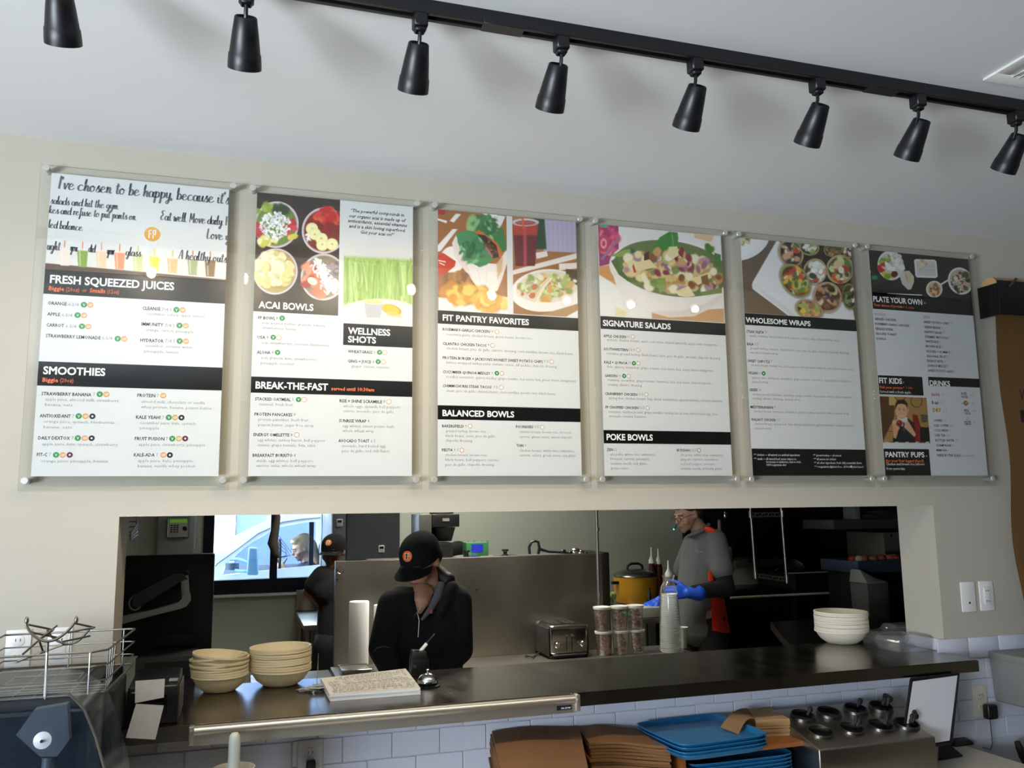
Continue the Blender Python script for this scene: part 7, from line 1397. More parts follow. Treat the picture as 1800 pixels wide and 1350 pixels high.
def cap(L, R, s, t, m_cap, m_logo, letters=False):
    b = MB(); n, m = 32, 10; rings = []
    for j in range(m):
        th = math.pi/2*j/(m-1)*0.985
        rings.append([b.bm.verts.new(L(0.083*math.cos(th)*math.cos(a), -0.010+0.107*math.cos(th)*math.sin(a), 0.030+0.092*math.sin(th)**0.85)) for a in [2*math.pi*i/n for i in range(n)]])
    low = [b.bm.verts.new(L(0.084*math.cos(a), -0.010+0.108*math.sin(a), 0.010)) for a in [2*math.pi*i/n for i in range(n)]]
    rings = [low]+rings
    for x, y in zip(rings, rings[1:]):
        for i in range(n): b.bm.faces.new((x[i], x[(i+1) % n], y[(i+1) % n], y[i]))
    b.bm.faces.new(rings[-1]); bmesh.ops.solidify(b.bm, geom=b.bm.faces[:], thickness=0.002*s); b.build('cap_crown', m_cap, t)
    b = MB(); rows = []
    for j in range(6):
        row = []
        for i in range(17):
            a = math.radians(-68+136*i/16); rad = 0.100+0.072*(j/5)*math.cos(a)**0.7; x = math.sin(a)*(0.084+0.006*j/5); y = -0.010+0.104*math.cos(a)+0.074*(j/5)*math.cos(a)**0.6
            row.append(b.bm.verts.new(L(x, y, 0.014-0.010*j/5-2.4*x*x)))
        rows.append(row)
    for x, y in zip(rows, rows[1:]):
        for i in range(16): b.bm.faces.new((x[i], x[i+1], y[i+1], y[i]))
    bmesh.ops.solidify(b.bm, geom=b.bm.faces[:], thickness=0.003*s); b.build('cap_brim', m_cap, t)
    b = MB(); b.ell(L(0,-0.012,0.121), 0.006*s, 0.006*s, 0.003*s, R); b.build('cap_button', m_cap, t)
    cz = Vector((0, 0.0815, 0.072)); nn = Vector((0, 0.86, 0.50)).normalized(); up = Vector((0, -0.5, 0.86)); o_ = L(*cz)
    ax, ay, az = R@Vector((-1,0,0)), R@up, R@nn
    b = MB(); b.lathe([(0.0225*s,-0.006),(0.0225*s,0.0035),(0.021*s,0.0045)], o_, az, 28); lg = b.build('round_badge', m_logo, t)
    polys = []
    b = MB()
    for x0, x1, y0, y1 in FPL: b.obox(o_+ax*((x0+x1)/2*0.0225*s)+ay*((y0+y1)/2*0.0225*s)+az*0.0052, ax, ay, az, (x1-x0)/2*0.0225*s, (y1-y0)/2*0.0225*s, 0.0006)
    b.build('badge_letters', mat('badge_cream','f0d8b0',0.6), lg, kind='stuff')
M_skin = mat('skin', 'b98a6e', 0.55); M_skin2 = mat('skin_fair', 'd8aa90', 0.55); M_lip = mat('lip', '9a5a50', 0.5)
M_jkt = mat('black_fleece', '0a0a0c', 0.95); M_trs = mat('black_trousers', '0c0c0e', 0.9); M_shoe = mat('shoe_black', '111111', 0.5)
M_capm = mat('cap_black', '0d0d10', 0.9); M_bdg = mat('badge_orange', 'e0601c', 0.6, emit='e0601c', estr=0.0)
def figure(lab, J, f, hc, hs=1.0, skin=None, skin_up=(0,0,1), hands=True, vox=0.007, curl=0.5, sleeve=None):
    """J: neck, sl, sr, el, er, wl, wr, pelvis, kl, kr, al, ar"""
    t = thing('person', lab, 'person', (J['pelvis'].x, J['pelvis'].y, 0)); mb = MB(); L, R = head(mb, hc, f, skin_up, hs)
    nb = L(0,-0.020,-0.050); mb.limb(nb, 0.050*hs, J['neck'], 0.056*hs); mid = J['neck'].lerp(J['pelvis'], 0.45); sd = (J['sr']-J['sl']).normalized(); fw = sd.cross(Vector((0,0,1))).normalized()
    sw = (J['sr']-J['sl']).length/2
    mb.limb(J['neck']-Vector((0,0,0.08)), sw*0.82, mid, sw*0.72, 0.60, fw); mb.limb(mid, sw*0.72, J['pelvis'], sw*0.80, 0.68, fw)
    mb.limb(J['sl'], 0.050, J['sr'], 0.050)
    for q in 'lr':
        mb.limb(J['s'+q], 0.048, J['e'+q], 0.037); mb.limb(J['e'+q], 0.038, J['w'+q], 0.026)
        if hands: hand(mb, J['w'+q], J.get('h'+q, (J['w'+q]-J['e'+q])), J.get('n'+q, Vector((0,0,-1))), J.get('t'+q, fw*-1), 0.95*hs, curl)
        hp = J['pelvis']+sd*(0.09 if q == 'r' else -0.09)-Vector((0,0,0.03)); mb.limb(hp, 0.085, J['k'+q], 0.055); mb.limb(J['k'+q], 0.055, J['a'+q], 0.036)
        ft = J.get('foot', Vector(f)); ft = Vector((ft.x, ft.y, 0)).normalized(); mb.limb(J['a'+q]-Vector((0,0,0.035)), 0.036, J['a'+q]+ft*0.13-Vector((0,0,0.052)), 0.026)
    voxel(mb, 'body', skin or M_skin, vox, t)
    return t, L, R, sd, fw
def legs(J, pel, spread=(1,0,0), bend=0.0, fwd=(0,-1,0)):
    sp, fw = Vector(spread), Vector(fwd); J['pelvis'] = Vector(pel)
    for q, s_ in (('l', -1), ('r', 1)):
        J['a'+q] = Vector((pel[0], pel[1], 0.085))+sp*s_*0.11; J['k'+q] = J['a'+q].lerp(J['pelvis']+sp*s_*0.09, 0.48)+fw*bend
    return J
def trousers(t, J, sd, m=M_trs, top=0.10):
    mb = MB(); mb.limb(J['pelvis']+Vector((0,0,top)), 0.135, J['pelvis']-Vector((0,0,0.04)), 0.155, 0.72, sd.cross(Vector((0,0,1))))
    for q, s_ in (('l', -1), ('r', 1)): hp = J['pelvis']+sd*s_*0.085-Vector((0,0,0.04)); mb.limb(hp, 0.105, J['k'+q], 0.076); mb.limb(J['k'+q], 0.076, J['a'+q]-Vector((0,0,0.0)), 0.062)
    voxel(mb, 'trousers', m, 0.010, t)
def shoes(t, J, f):
    ft = Vector((f[0], f[1], 0)).normalized(); 
    for q in 'lr':
        mb = MB(); a = J['a'+q]; mb.limb(a-Vector((0,0,0.036)), 0.048, a+ft*0.15-Vector((0,0,0.050)), 0.034); mb.build('shoe', M_shoe, t)
# --- worker in front, black fleece, cap pulled low
Y0 = 0.80
def W(x, y, dy=0.0): return aty(x, y, Y0+dy)
J = dict(neck=W(752,1046,0.02), sl=W(692,1064,0.0), sr=W(802,1056,0.02), el=W(672,1140,-0.04), er=W(808,1142,0.0), wl=W(690,1188,-0.16), wr=W(766,1190,-0.16))
pc = W(744,1150,0.04); legs(J, (pc.x, Y0+0.06, 0.90)); J['nl'] = J['nr'] = Vector((0,-0.4,-1)); J['tl'] = Vector((1,0,0)); J['tr'] = Vector((-1,0,0)); J['hl'] = Vector((0.3,-0.5,-0.35)); J['hr'] = Vector((-0.3,-0.5,-0.35))
fw_ = Vector((-0.58,-0.66,-0.47)); hc = W(739,986,0.0)
t, L, R, sd, fw = figure('worker in a black fleece and black cap, looking down behind the counter', J, fw_, hc, 0.98, M_skin)
face_parts(L, R, 0.98, t, M_lip); cap(L, R, 0.98, t, M_capm, M_bdg)
mb = MB()
mb.limb(J['neck']-Vector((0,0,0.10)), 0.165, W(746,1125,0.03), 0.160, 0.66, fw); mb.limb(W(746,1120,0.03), 0.165, J['pelvis']+Vector((0,0,0.02)), 0.178, 0.72, fw)
mb.limb(J['sl']+Vector((0.015,0,-.01)), 0.066, J['sr']+Vector((-0.015,0,-.01)), 0.066)
for q in 'lr': mb.limb(J['s'+q], 0.068, J['e'+q], 0.058); mb.limb(J['e'+q], 0.058, J['w'+q].lerp(J['e'+q], 0.12), 0.040)
mb.limb(W(700,1046,0.02), 0.040, W(742,1052,0.06), 0.045); mb.limb(W(742,1052,0.06), 0.045, W(792,1036,0.02), 0.042); mb.limb(W(792,1034,0.0), 0.036, W(770,1082,-0.09), 0.022); mb.limb(W(706,1048,0.0), 0.030, W(735,1085,-0.10), 0.020)
jk = voxel(mb, 'fleece_jacket', M_jkt, 0.008, t)
b = MB(); b.limb(W(745,1038,-0.045), 0.040, W(742,1056,-0.095), 0.034, 0.7, (0,1,0)); b.limb(W(742,1056,-0.095), 0.034, W(738,1076,-0.112), 0.010, 0.7, (0,1,0)); b.build('bare_neckline', M_skin, t)
b = MB(); b.tube([W(776,1026,-0.075), W(769,1048,-0.105), W(757,1070,-0.125), W(741,1090,-0.130)], [0.016,0.018,0.013,0.006], 10); b.build('grey_hood_lining', mat('lining_grey','5a5a5c',0.9), t)
b = MB(); b.tube([W(727,1084,-0.135), W(733,1076,-0.132), W(737,1090,-0.138), W(735,1120,-0.140)], 0.0022, 6); b.build('zip', M_wire, t)
b = MB(); p_ = W(758,1075,-0.125); p_ = W(758,1075,-0.135); b.ell(p_, 0.008, 0.006, 0.009); b.build('chest_badge', mat('badge_pink','b04848',0.7), t)
b = MB(); b.tube([W(657,1146,-0.085), W(662,1139,-0.098), W(674,1136,-0.105), W(686,1139,-0.105)], 0.003, 6); b.build('cuff_trim', mat('cuff_brown','5a4038',0.8), t)
b = MB(); b.limb(L(0.055,-0.05,0.0), 0.045, L(0.05,-0.085,-0.05), 0.040); b.limb(L(0.05,-0.085,-0.05), 0.040, W(788,1020,0.02), 0.030); b.limb(W(788,1018,0.02), 0.030, W(783,1040,0.0), 0.014); b.ell(L(0,-0.045,0.0), 0.080, 0.070, 0.060, R)
voxel(b, 'dark_brown_hair', mat('hair_dark','1e1410',0.6), 0.006, t)
trousers(t, J, sd); shoes(t, J, (0,-1,0))
b = MB(); b.tube([W(734,1068,-0.118), W(737,1076,-0.125), W(744,1066,-0.115)], 0.0012, 6); b.build('necklace', M_chrome, t)

# --- worker with the cap at the partition's left end
Y0 = 2.85
J = dict(neck=W(584,1001), sl=W(566,1012,-0.05), sr=W(606,1008,0.12), el=W(543,1040,0.0), er=W(625,1050,0.15), wl=W(568,1066,-0.02), wr=W(612,1085,0.0))
pc = W(590,1075); legs(J, (pc.x+0.02, Y0+0.02, 0.86)); J['nl'] = Vector((1,0,0)); J['tl'] = Vector((0,-1,0)); J['hl'] = Vector((0.7,0.2,-0.5)); J['nr'] = Vector((-1,0,0)); J['tr'] = Vector((0,-1,0))
hc = W(586,969); t, L, R, sd, fw = figure('worker in black T-shirt and cap, hand on hip, beside the refrigerator', J, Vector((-0.45,-0.85,-0.12)), hc, 0.92, mat('skin_dark','8a5c48',0.55), vox=0.008)
face_parts(L, R, 0.92, t, M_lip, M_black); cap(L, R, 0.92, t, M_capm, mat('badge_amber','c07030',0.6))
mb = MB(); mb.limb(J['neck']-Vector((0,0,0.09)), 0.165, J['pelvis']+Vector((0,0,0.25)), 0.150, 0.68, fw); mb.limb(J['pelvis']+Vector((0,0,0.25)), 0.150, J['pelvis'], 0.160, 0.75, fw); mb.limb(J['sl']+Vector((.01,0,-.005)), 0.062, J['sr']+Vector((-.01,0,-.005)), 0.062)
for q in 'lr': mb.limb(J['s'+q], 0.064, J['s'+q].lerp(J['e'+q], 0.62), 0.062)
mb.limb(J['neck']-Vector((0,0,0.02)), 0.066, J['neck']-Vector((0,0,0.07)), 0.09)
voxel(mb, 'black_t_shirt', M_jkt, 0.009, t); trousers(t, J, sd); shoes(t, J, (-0.3,-1,0))

# --- worker half hidden behind the partition, only the cap shows
Y0 = 3.15
J = dict(neck=W(806,1008), sl=W(782,1020), sr=W(832,1020), el=W(775,1060,0.05), er=W(838,1062,0.05), wl=W(785,1090,0.1), wr=W(826,1092,0.1))
pc = W(808,1085); legs(J, (pc.x, Y0+0.12, 0.72), bend=0.16); hc = W(803,980)
t, L, R, sd, fw = figure('stooping worker behind the steel partition, only the black cap showing', J, Vector((-0.8,-0.45,-0.4)), hc, 0.9, M_skin, vox=0.010)
face_parts(L, R, 0.9, t, M_lip); cap(L, R, 0.9, t, M_capm, mat('badge_pink2','b05a58',0.6))
mb = MB(); mb.limb(J['neck']-Vector((0,0,0.09)), 0.17, J['pelvis']+Vector((0,0,0.02)), 0.16, 0.7, fw); mb.limb(J['sl'], 0.062, J['sr'], 0.062)
for q in 'lr': mb.limb(J['s'+q], 0.064, J['e'+q], 0.055)
voxel(mb, 'black_shirt', M_jkt, 0.011, t); trousers(t, J, sd); shoes(t, J, (-0.5,-1,0))

# --- worker in the grey shirt with blue gloves
Y0 = 2.40
J = dict(neck=W(1233,934), sl=W(1218,955,0.10), sr=W(1258,950,-0.14), el=W(1190,1030,0.30), er=W(1277,1034,-0.22), wl=W(1160,1055,0.34), wr=W(1212,1042,-0.20))
pc = W(1232,1085); legs(J, (pc.x, Y0, 0.96), spread=(0.35,-0.9,0)); J['hl'] = Vector((-0.9,0.15,-0.35)); J['hr'] = Vector((-0.95,0.2,0.05)); J['nl'] = Vector((0,0.2,-1)); J['nr'] = Vector((0.1,1,-0.2)); J['tl'] = Vector((0.2,-1,0)); J['tr'] = Vector((0,0,1)); J['foot'] = Vector((-1,0,0))
hc = W(1209,904); t, L, R, sd, fw = figure('worker in a grey and orange polo shirt, headset and blue gloves', J, Vector((-0.93,-0.12,-0.34)), hc, 1.0, mat('skin_pale','a98068',0.55), vox=0.007)
face_parts(L, R, 1.0, t, M_lip, mat('glasses_red','5a2420',0.4))
M_sh = mat('polo_grey', '5f605e', 0.9); M_os = mat('polo_orange', 'd8401c', 0.8); fwd = Vector((-0.93,-0.36,0)).normalized()
sdv = Vector((-fwd.y, fwd.x, 0))
mb = MB(); C1, C2, C3 = W(1234,965), W(1226,1030), W(1228,1100)
mb.limb(C1, 0.150, C2, 0.148, 0.80, fwd); mb.limb(C2, 0.148, C3, 0.165, 0.84, fwd); mb.limb(J['sl'], 0.070, J['sr'], 0.072); mb.limb(J['neck']-Vector((0,0,0.02)), 0.070, C1, 0.12)
mb.limb(J['sr'], 0.076, W(1269,1000,-0.19), 0.078); mb.limb(J['sl'], 0.070, J['sl'].lerp(J['el'], 0.6), 0.070)
voxel(mb, 'grey_polo_shirt', M_sh, 0.008, t)
mb = MB(); mb.limb(W(1269,1000,-0.19), 0.056, J['er'], 0.056); mb.limb(J['er'], 0.056, J['wr'].lerp(J['er'], 0.12), 0.046); voxel(mb, 'black_undersleeve', M_jkt, 0.008, t); mb = MB(); mb.limb(J['sl'].lerp(J['el'], 0.6), 0.055, J['el'], 0.052); mb.limb(J['el'], 0.052, J['wl'].lerp(J['el'], 0.25), 0.042)
voxel(mb, 'black_undersleeve', M_jkt, 0.008, t)
# orange side panel and shoulder insert
b = MB(); b.tube([W(1249,1004,-0.165), W(1250,1022,-0.175)], [0.016,0.020], 8)
P_ = [[W(1250,1050,-0.18), W(1259,1050,-0.180), W(1273,1052,-0.14)], [W(1251,1080,-0.19), W(1264,1080,-0.19), W(1278,1080,-0.15)], [W(1252,1108,-0.20), W(1268,1112,-0.20), W(1284,1113,-0.16)]]
V_ = [[b.bm.verts.new(p_) for p_ in r_] for r_ in P_]
for a_, c_ in zip(V_, V_[1:]):
    for i_ in range(2): b.bm.faces.new((a_[i_], a_[i_+1], c_[i_+1], c_[i_]))
bmesh.ops.solidify(b.bm, geom=b.bm.faces[:], thickness=0.01); b.build('orange_side_panel', M_os, t)
b = MB(); b.ell(W(1249,933,-0.13), 0.046, 0.050, 0.022, Matrix.Rotation(0.5,3,'Y')); b.build('orange_shoulder_insert', M_os, t)
mb = MB(); mb.limb(W(1216,940,-0.055), 0.014, W(1236,931,-0.085), 0.016); mb.limb(W(1236,931,-0.085), 0.016, W(1246,924,-0.05), 0.014); mb.limb(W(1246,924,-0.05), 0.014, W(1246,922,0.05), 0.014); mb.limb(W(1216,940,-0.055), 0.012, W(1211,944,0.03), 0.012)
voxel(mb, 'collar', M_sh, 0.006, t)
b = MB(); b.tube([W(1204,955,-0.13), W(1199,990,-0.14)], 0.003, 6); b.build('button_placket', mat('placket_grey','7c7d7a',0.8), t)
tx = text_flush({'a':[dict(body='fresh', o=W(1223,970,-0.172), x=Vector((0.96,-0.25,-0.18)), y=Vector((0,0,1)), w=0.045, cap=0.014, bold=0.0, shear=0.4, res=1)]})['a']; mesh_obj('chest_lettering', tx, mat('thread_grey','a0a4a4',0.7), t, kind='stuff')
mb = MB(); hand(mb, J['wl'], J['hl'], J['nl'], J['tl'], 1.25, 0.75); mb.limb(J['wl']-J['hl'].normalized()*0.035, 0.034, J['wl']+J['hl'].normalized()*0.01, 0.031); M_gl = mat('glove_blue', '1c58d8', 0.45); voxel(mb, 'blue_glove', M_gl, 0.005, t, smooth_it=3)
mb = MB(); hand(mb, J['wr'], J['hr'], J['nr'], J['tr'], 1.12, 0.7); mb.limb(J['wr']-J['hr'].normalized()*0.060, 0.052, J['wr']+J['hr'].normalized()*0.01, 0.036); voxel(mb, 'blue_glove', M_gl, 0.005, t, smooth_it=3)
b = MB(); b.ell(L(0,-0.022,0.045), 0.080, 0.094, 0.080, R, 20, 14); b.ell(L(0,0.05,0.088), 0.060, 0.045, 0.030, R, 16, 10); b.ell(L(0,-0.07,0.0), 0.062, 0.045, 0.055, R, 16, 10); voxel(b, 'short_dark_hair', mat('hair_brown','2a1c14',0.7), 0.006, t)
b = MB(); b.tube([L(0.082,-0.01,0.02), L(0.080,-0.02,0.08), L(0.0,-0.03,0.132), L(-0.080,-0.02,0.08)], 0.006, 8); b.ell(L(0.090,-0.008,0.0), 0.014, 0.026, 0.030, R); b.tube([L(0.092,0.0,-0.012), L(0.088,0.045,-0.045), L(0.060,0.100,-0.068)], 0.0035, 8); hs_ = b.build('headset', M_black, t)
M_led = mat('led_green', '40e0a0', 0.4, emit='40ffb0', estr=3); b = MB(); b.ell(L(0.105,-0.002,0.004), 0.004, 0.005, 0.005, R, 8, 6); b.ell(L(0.064,0.103,-0.068), 0.005, 0.005, 0.005, R, 8, 6); b.build('status_lights', M_led, hs_, kind='stuff')
trousers(t, J, Vector((0.35,-0.9,0)).normalized(), top=0.06); shoes(t, J, (-1,0,0))

# --- driver inside the van
Y0 = VY+0.50
J = dict(neck=W(540,988), sl=W(530,1000,0.16), sr=W(547,1000,-0.16), el=W(520,1022,0.16), er=W(528,1022,-0.18), wl=W(500,1000,0.05), wr=W(502,1002,-0.10))
pc = W(555,1045); J['pelvis'] = Vector((pc.x, Y0, pc.z)); 
for q, s_ in (('l', 0.10), ('r', -0.10)): J['k'+q] = J['pelvis']+Vector((-0.45, s_, 0.02)); J['a'+q] = J['k'+q]+Vector((-0.12, 0, -0.34))
J['hl'] = J['hr'] = Vector((-0.9,0,0.35)); J['nl'] = Vector((0,-1,0)); J['nr'] = Vector((0,1,0)); J['tl'] = J['tr'] = Vector((0,0,1)); J['foot'] = Vector((-1,0,0))
hc = W(531,963); t, L, R, sd, fw = figure('blonde driver in a dark top, looking down at a phone in the van', J, Vector((-0.90,-0.18,-0.36)), hc, 0.98, M_skin2, vox=0.008)
face_parts(L, R, 0.98, t, M_lip)
mb = MB(); mb.limb(J['neck']-Vector((0,0,0.09)), 0.15, J['pelvis']+Vector((0,0,0.05)), 0.15, 0.7, fw); mb.limb(J['sl'], 0.058, J['sr'], 0.058)
for q in 'lr': mb.limb(J['s'+q], 0.056, J['e'+q], 0.048); mb.limb(J['e'+q], 0.046, J['w'+q].lerp(J['e'+q], 0.3), 0.038)
voxel(mb, 'dark_blue_top', mat('top_navy','1c2638',0.8), 0.010, t)
mb = MB(); mb.ell(L(0,-0.030,0.040), 0.088, 0.098, 0.088, R, 20, 14); mb.limb(L(0.075,-0.02,0.0), 0.036, L(0.070,-0.01,-0.14), 0.026); mb.limb(L(0.05,-0.08,0.0), 0.05, L(0.05,-0.09,-0.20), 0.034); mb.limb(L(-0.05,-0.08,0.0), 0.05, L(-0.05,-0.08,-0.18), 0.034); mb.ell(L(0,0.03,0.085), 0.070, 0.055, 0.032, R)
voxel(mb, 'long_blonde_hair', mat('hair_blonde','d8b888',0.6, noise=0.25, nscale=60), 0.007, t)
ph = thing('mobile_phone', 'dark mobile phone in the hands of the van driver', 'phone', W(498,994,-0.02)); c = W(497,993,-0.02); MB().obox(c, (0.5,0,0.86), (0,1,0), (-0.86,0,0.5), 0.07, 0.036, 0.005, 0.003, 2).build('phone_body', mat('phone_violet','2c2848',0.4), ph)
# ---------------------------------------------------------------- left foreground: wire basket, clear hood, cabinet
YB_ = -0.125
br_, blo = aty(238,1105,YB_), aty(236,1160,YB_); z1 = br_.z; z0 = z1-0.095
fr_c = atz(187,1145,z1); yF = min(fr_c.y, -0.36); xr = (br_.x+fr_c.x)/2; xl = aty(-20,1150,yF).x-0.06
t = thing('wire_basket', 'steel wire basket holding a curved wire stand, on the left cabinet', 'wire basket', ((xr+xl)/2, (YB_+yF)/2, z0))
def loop(z, ins=0.0): return [(xl+ins,yF+ins,z),(fr_c.x-0.03-ins,yF+ins,z),(fr_c.x-ins,yF+0.03+ins,z),(br_.x-ins,YB_-0.01-ins,z),(br_.x-0.012-ins,YB_-ins,z),(xl+ins,YB_-ins,z)]
for k, z in enumerate((z1, z1-0.034, z1-0.068, z0)): MB().tube(loop(z), 0.0026 if k in (0, 3) else 0.0019, 8, closed=True).build('rim_wire', M_wire, t)
def wire(pts, r_=0.0018, name='wire'): return MB().tube(pts, r_, 6).build(name, M_wire, t)
for k in range(4):
    u = (k+0.5)/7; wire([(xl+0.02, yF+0.02+k*0.03, z1), (xl+0.02, yF+0.02+k*0.03, z0+0.01), (xl+0.03, yF+0.02+k*0.03, z0), (fr_c.x-0.004, yF+0.02+k*0.03, z0), (fr_c.x+0.0, yF+0.03+k*0.03, z0+0.008), (fr_c.x+(br_.x-fr_c.x)*(k*0.03+.01)/(YB_-yF), yF+0.03+k*0.03, z1)])
for x in (aty(82,1160,yF).x, aty(158,1160,yF).x): wire([(x,yF,z1),(x,yF,z0)], 0.0026)
for x in (aty(122,1130,YB_).x, aty(217,1130,YB_).x): wire([(x,YB_,z1),(x,YB_,z0)], 0.0022)
for x in (aty(20,1160,yF).x, aty(60,1160,yF).x, aty(120,1190,yF).x): wire([(x,yF,z0),(x,YB_,z0)])
wire([(aty(84,1127,yF).x,yF,z1+0.005),(aty(81,1210,yF).x,yF,z0-0.012)], 0.0032)
ym = (yF+YB_)/2+0.02
st = thing('wire_stand', 'curved wire stand with upturned arms standing in the wire basket', 'wire stand', aty(90,1140,ym))
A_ = lambda x, y, d=0: aty(x, y, ym+d)
def arc(pts, r_=0.0034): MB().tube([p_ for p_ in [Vector(q) for q in catmull([np.array(p) for p in pts], 5)]], r_, 8).build('curved_wire', M_wire, st)
arc([A_(47,1088,-.03), A_(46,1098,-.03), A_(55,1113,-.03), A_(70,1124,-.03), A_(84,1127,-.03), A_(100,1123,-.03), A_(118,1110,-.03), A_(130,1096,-.03), A_(134,1088,-.03)])
arc([A_(83,1107,.04), A_(90,1118,.04), A_(104,1128,.04), A_(122,1132,.04), A_(138,1126,.04), A_(152,1112,.04), A_(160,1102,.04)], 0.003)
for a, b_ in (((50,1098),(94,1107)), ((133,1096),(166,1103)), ((57,1112),(102,1121)), ((110,1128),(158,1118)), ((68,1125),(100,1100)), ((94,1107),(74,1121)), ((166,1103),(120,1112)), ((40,1150),(70,1124)), ((30,1163),(120,1130)), ((69,1126),(76,1146))):
    MB().tube([A_(*a,-.02), A_(*b_,.05)], 0.0026, 8).build('straight_wire', M_wire, st)
for x, y in ((47,1091),(134,1090)): MB().ell(A_(x,y,-.03), 0.005, 0.005, 0.010, n=10, m=8).build('tip', M_wire, st)
MB().cyl((A_(84,1127).x, ym, z0+0.0035), A_(84,1127), 0.0035, n=8).build('upright', M_wire, st)
MB().tube([(A_(84,1127).x-0.08, ym-0.05, z0+0.0035),(A_(84,1127).x+0.08, ym-0.05, z0+0.0035),(A_(84,1127).x+0.08, ym+0.05, z0+0.0035),(A_(84,1127).x-0.08, ym+0.05, z0+0.0035)], 0.003, 8, closed=True).build('foot_wire', M_wire, st)
# cabinet carrying the basket
M_eq = mat('equipment_blue_black', '10161e', 0.22)
t = thing('drinks_cooler', 'dark glossy cabinet under the wire basket at the lower left', 'cabinet', ((xl+xr)/2, -0.4, 0))
cx1 = aty(184,1250,-0.36).x
MB().box(xl-0.3, cx1, -0.60, -0.02, 0.0, z0-0.016, 0.008, 3).build('cabinet_body', M_eq, t)
MB().box(xl-0.3, cx1-0.02, -0.58, -0.04, z0-0.0155, z0-0.004, 0.003).build('top_tray', M_blackm, t)
MB().box(cx1+0.0005, cx1+0.018, -0.34, -0.10, 0.6, z0-0.03, 0.003).build('side_post', M_blackm, t)
# clear bent acrylic hood in front of it
hY = -0.78; pts = [(-40,1222),(60,1214),(112,1214),(140,1224),(165,1262),(188,1310),(204,1380)]
t = thing('clear_dispenser_hood', 'bent clear acrylic hood with a white suction disc at the lower left', 'acrylic hood', aty(80,1330,hY))
top_ = [aty(-60,1216,hY), aty(118,1216,hY)]; zt_ = top_[1].z; xR = top_[1].x; bot = aty(206,1370,hY-0.02)
b = MB(); yB = -0.615
prof = [(-1.2, 0, 0), (xR-0.04, 0, 0), (xR, 0.02, -0.006), (xR+0.03, 0.045, -0.04), (xR+0.055, 0.06, -0.10), (xR+0.085, 0.075, -0.20), (xR+0.12, 0.08, -0.36)]
Vt = [[b.bm.verts.new((x, hY+dy*0.4, zt_+dz-(0.004 if k else 0))) for x, dy, dz in prof] for k in (0,)][0]
Vb = [b.bm.verts.new((x+ (0.0 if dz > -0.03 else 0.02), yB, zt_+dz+0.02)) for x, dy, dz in prof]
for i in range(len(prof)-1): b.bm.faces.new((Vt[i], Vt[i+1], Vb[i+1], Vb[i]))
Vf = [b.bm.verts.new((x if i < 3 else x, hY-0.03, 0.80)) for i, (x, dy, dz) in enumerate(prof[:3])]
b.bm.faces.new((Vt[0], Vt[1], Vf[1], Vf[0])); b.bm.faces.new((Vt[1], Vt[2], Vf[2], Vf[1]))
V4 = [b.bm.verts.new((xR+0.12, hY, 0.80))]
b.bm.faces.new((Vt[2], Vt[3], Vt[4], Vt[5], Vt[6], V4[0], Vf[2]))
bmesh.ops.solidify(b.bm, geom=b.bm.faces[:], thickness=0.003)
M_hood = clear_mat('hood_acrylic', (0.80,0.86,0.92), 0.14, 0.05, '6f8698', f0=0.06, f1=0.30)
b.build('hood_sheet', M_hood, t)
d_ = aty(75,1301,hY-0.035); MB().lathe([(0.0,0.0),(0.0165,0.0),(0.0165,0.003),(0.004,0.007),(0,0.008)], d_, (0,-1,0), 28, caps=False).build('suction_disc', mat('disc_white','b8bcc4',0.4), t)
MB().lathe([(0.003,0.008),(0.003,0.011)], d_, (0,-1,0), 12).build('pin', M_black, t)
MB().tube([(xR, hY+0.01, zt_-0.004), (xR+0.03, hY+0.02, zt_-0.04), (xR+0.055, hY+0.025, zt_-0.10), (xR+0.085, hY+0.03, zt_-0.20), (xR+0.12, hY+0.032, zt_-0.36)], 0.003, 8).build('hood_edge', mat('edge_grey','5a564e',0.3), t)
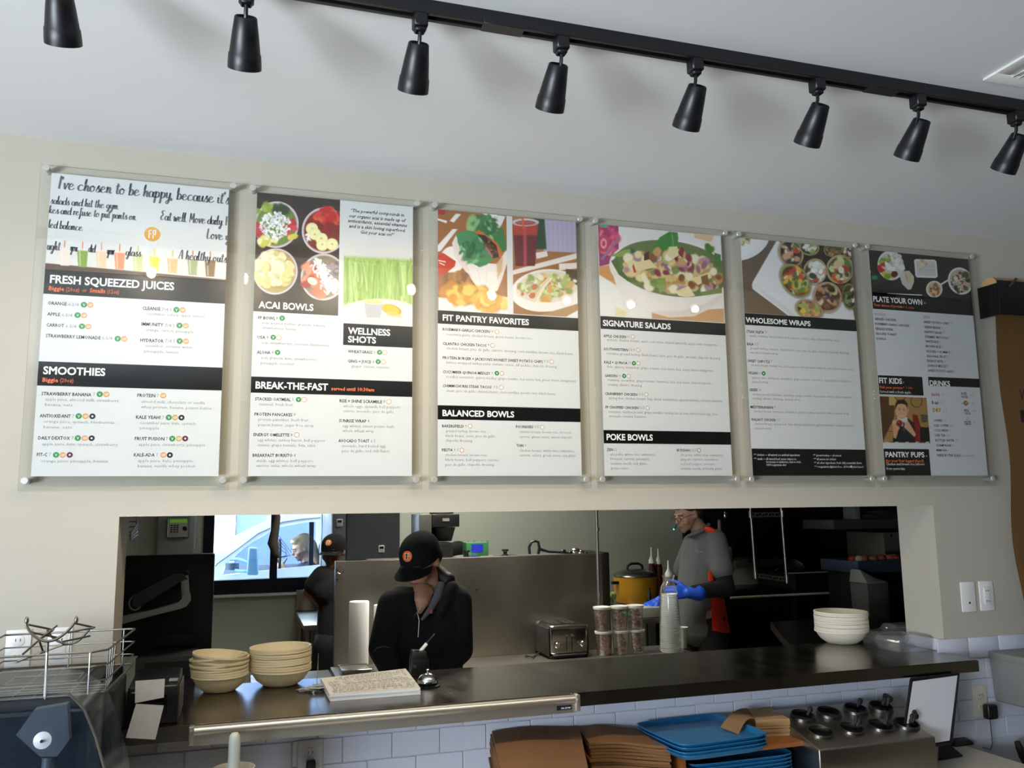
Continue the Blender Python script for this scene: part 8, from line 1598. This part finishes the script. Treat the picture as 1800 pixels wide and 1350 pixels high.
MB().box(-1.1, xR+0.10, hY-0.06, -0.615, 0.72, 0.80, 0.004).box(-1.1, xR+0.08, hY-0.02, -0.615, 0, 0.7195, 0.004).build('base', M_eq, t)
b = MB(); g = [aty(28,1292,hY+0.08), aty(60,1248,hY+0.08), aty(118,1238,hY+0.08), aty(122,1300,hY+0.08), aty(100,1330,hY+0.08), aty(70,1330,hY+0.08)]
b.prism(g, (0,0.03,0)); b.build('inner_scoop', mat('scoop_grey','4c5054',0.4), t)
MB().cyl(aty(85,1330,hY+0.095), Vector((aty(85,1330,hY+0.095).x, hY+0.095, 0.8005)), 0.012, n=14).build('scoop_stem', mat('scoop_grey','4c5054',0.4), t)
# scoop with wire whisk hanging before the drive-through window
HY_ = 2.6
t = thing('hanging_scoop', 'dark long scoop and whisk hanging in front of the window mullion', 'scoop', aty(480,960,HY_))
b = MB(); b.tube([aty(486,880,HY_), aty(487,910,HY_), aty(484,930,HY_), aty(479,955,HY_), aty(484,972,HY_), aty(491,980,HY_)], [0.018,0.020,0.024,0.030,0.020,0.008], 14); b.build('scoop_body', mat('scoop_brown','3a342e',0.6), t)
MB().tube([aty(486,880,HY_), (aty(486,880,HY_).x, HY_, CEIL-0.001)], 0.003, 6).build('hook_rod', M_wire, t)
for k in range(4):
    MB().tube([aty(490,942+k*7,HY_), aty(500+k*1,955+k*6,HY_), aty(515-k*5,975+k*2,HY_), aty(492,979,HY_)], 0.0016, 6).build('whisk_wire', M_blackm, t)
# wire rack bits at the left jamb top
t = thing('wall_wire_rack', 'small dark wire rack at the top left corner inside the opening', 'wire rack', aty(235,915,1.2))
for k in range(4): MB().tube([aty(228,908+k*9,1.3), aty(240,908+k*9,1.25), aty(241,922+k*6,1.1), aty(229,940+k*3,1.0)], 0.0035, 6).build('wire', M_wire, t)
MB().cyl((aty(228,900,1.3).x-0.02, 1.3, aty(228,945,1.3).z), (aty(228,900,1.3).x-0.02, 1.3, CEIL-0.001), 0.01).build('post', M_wire, t)
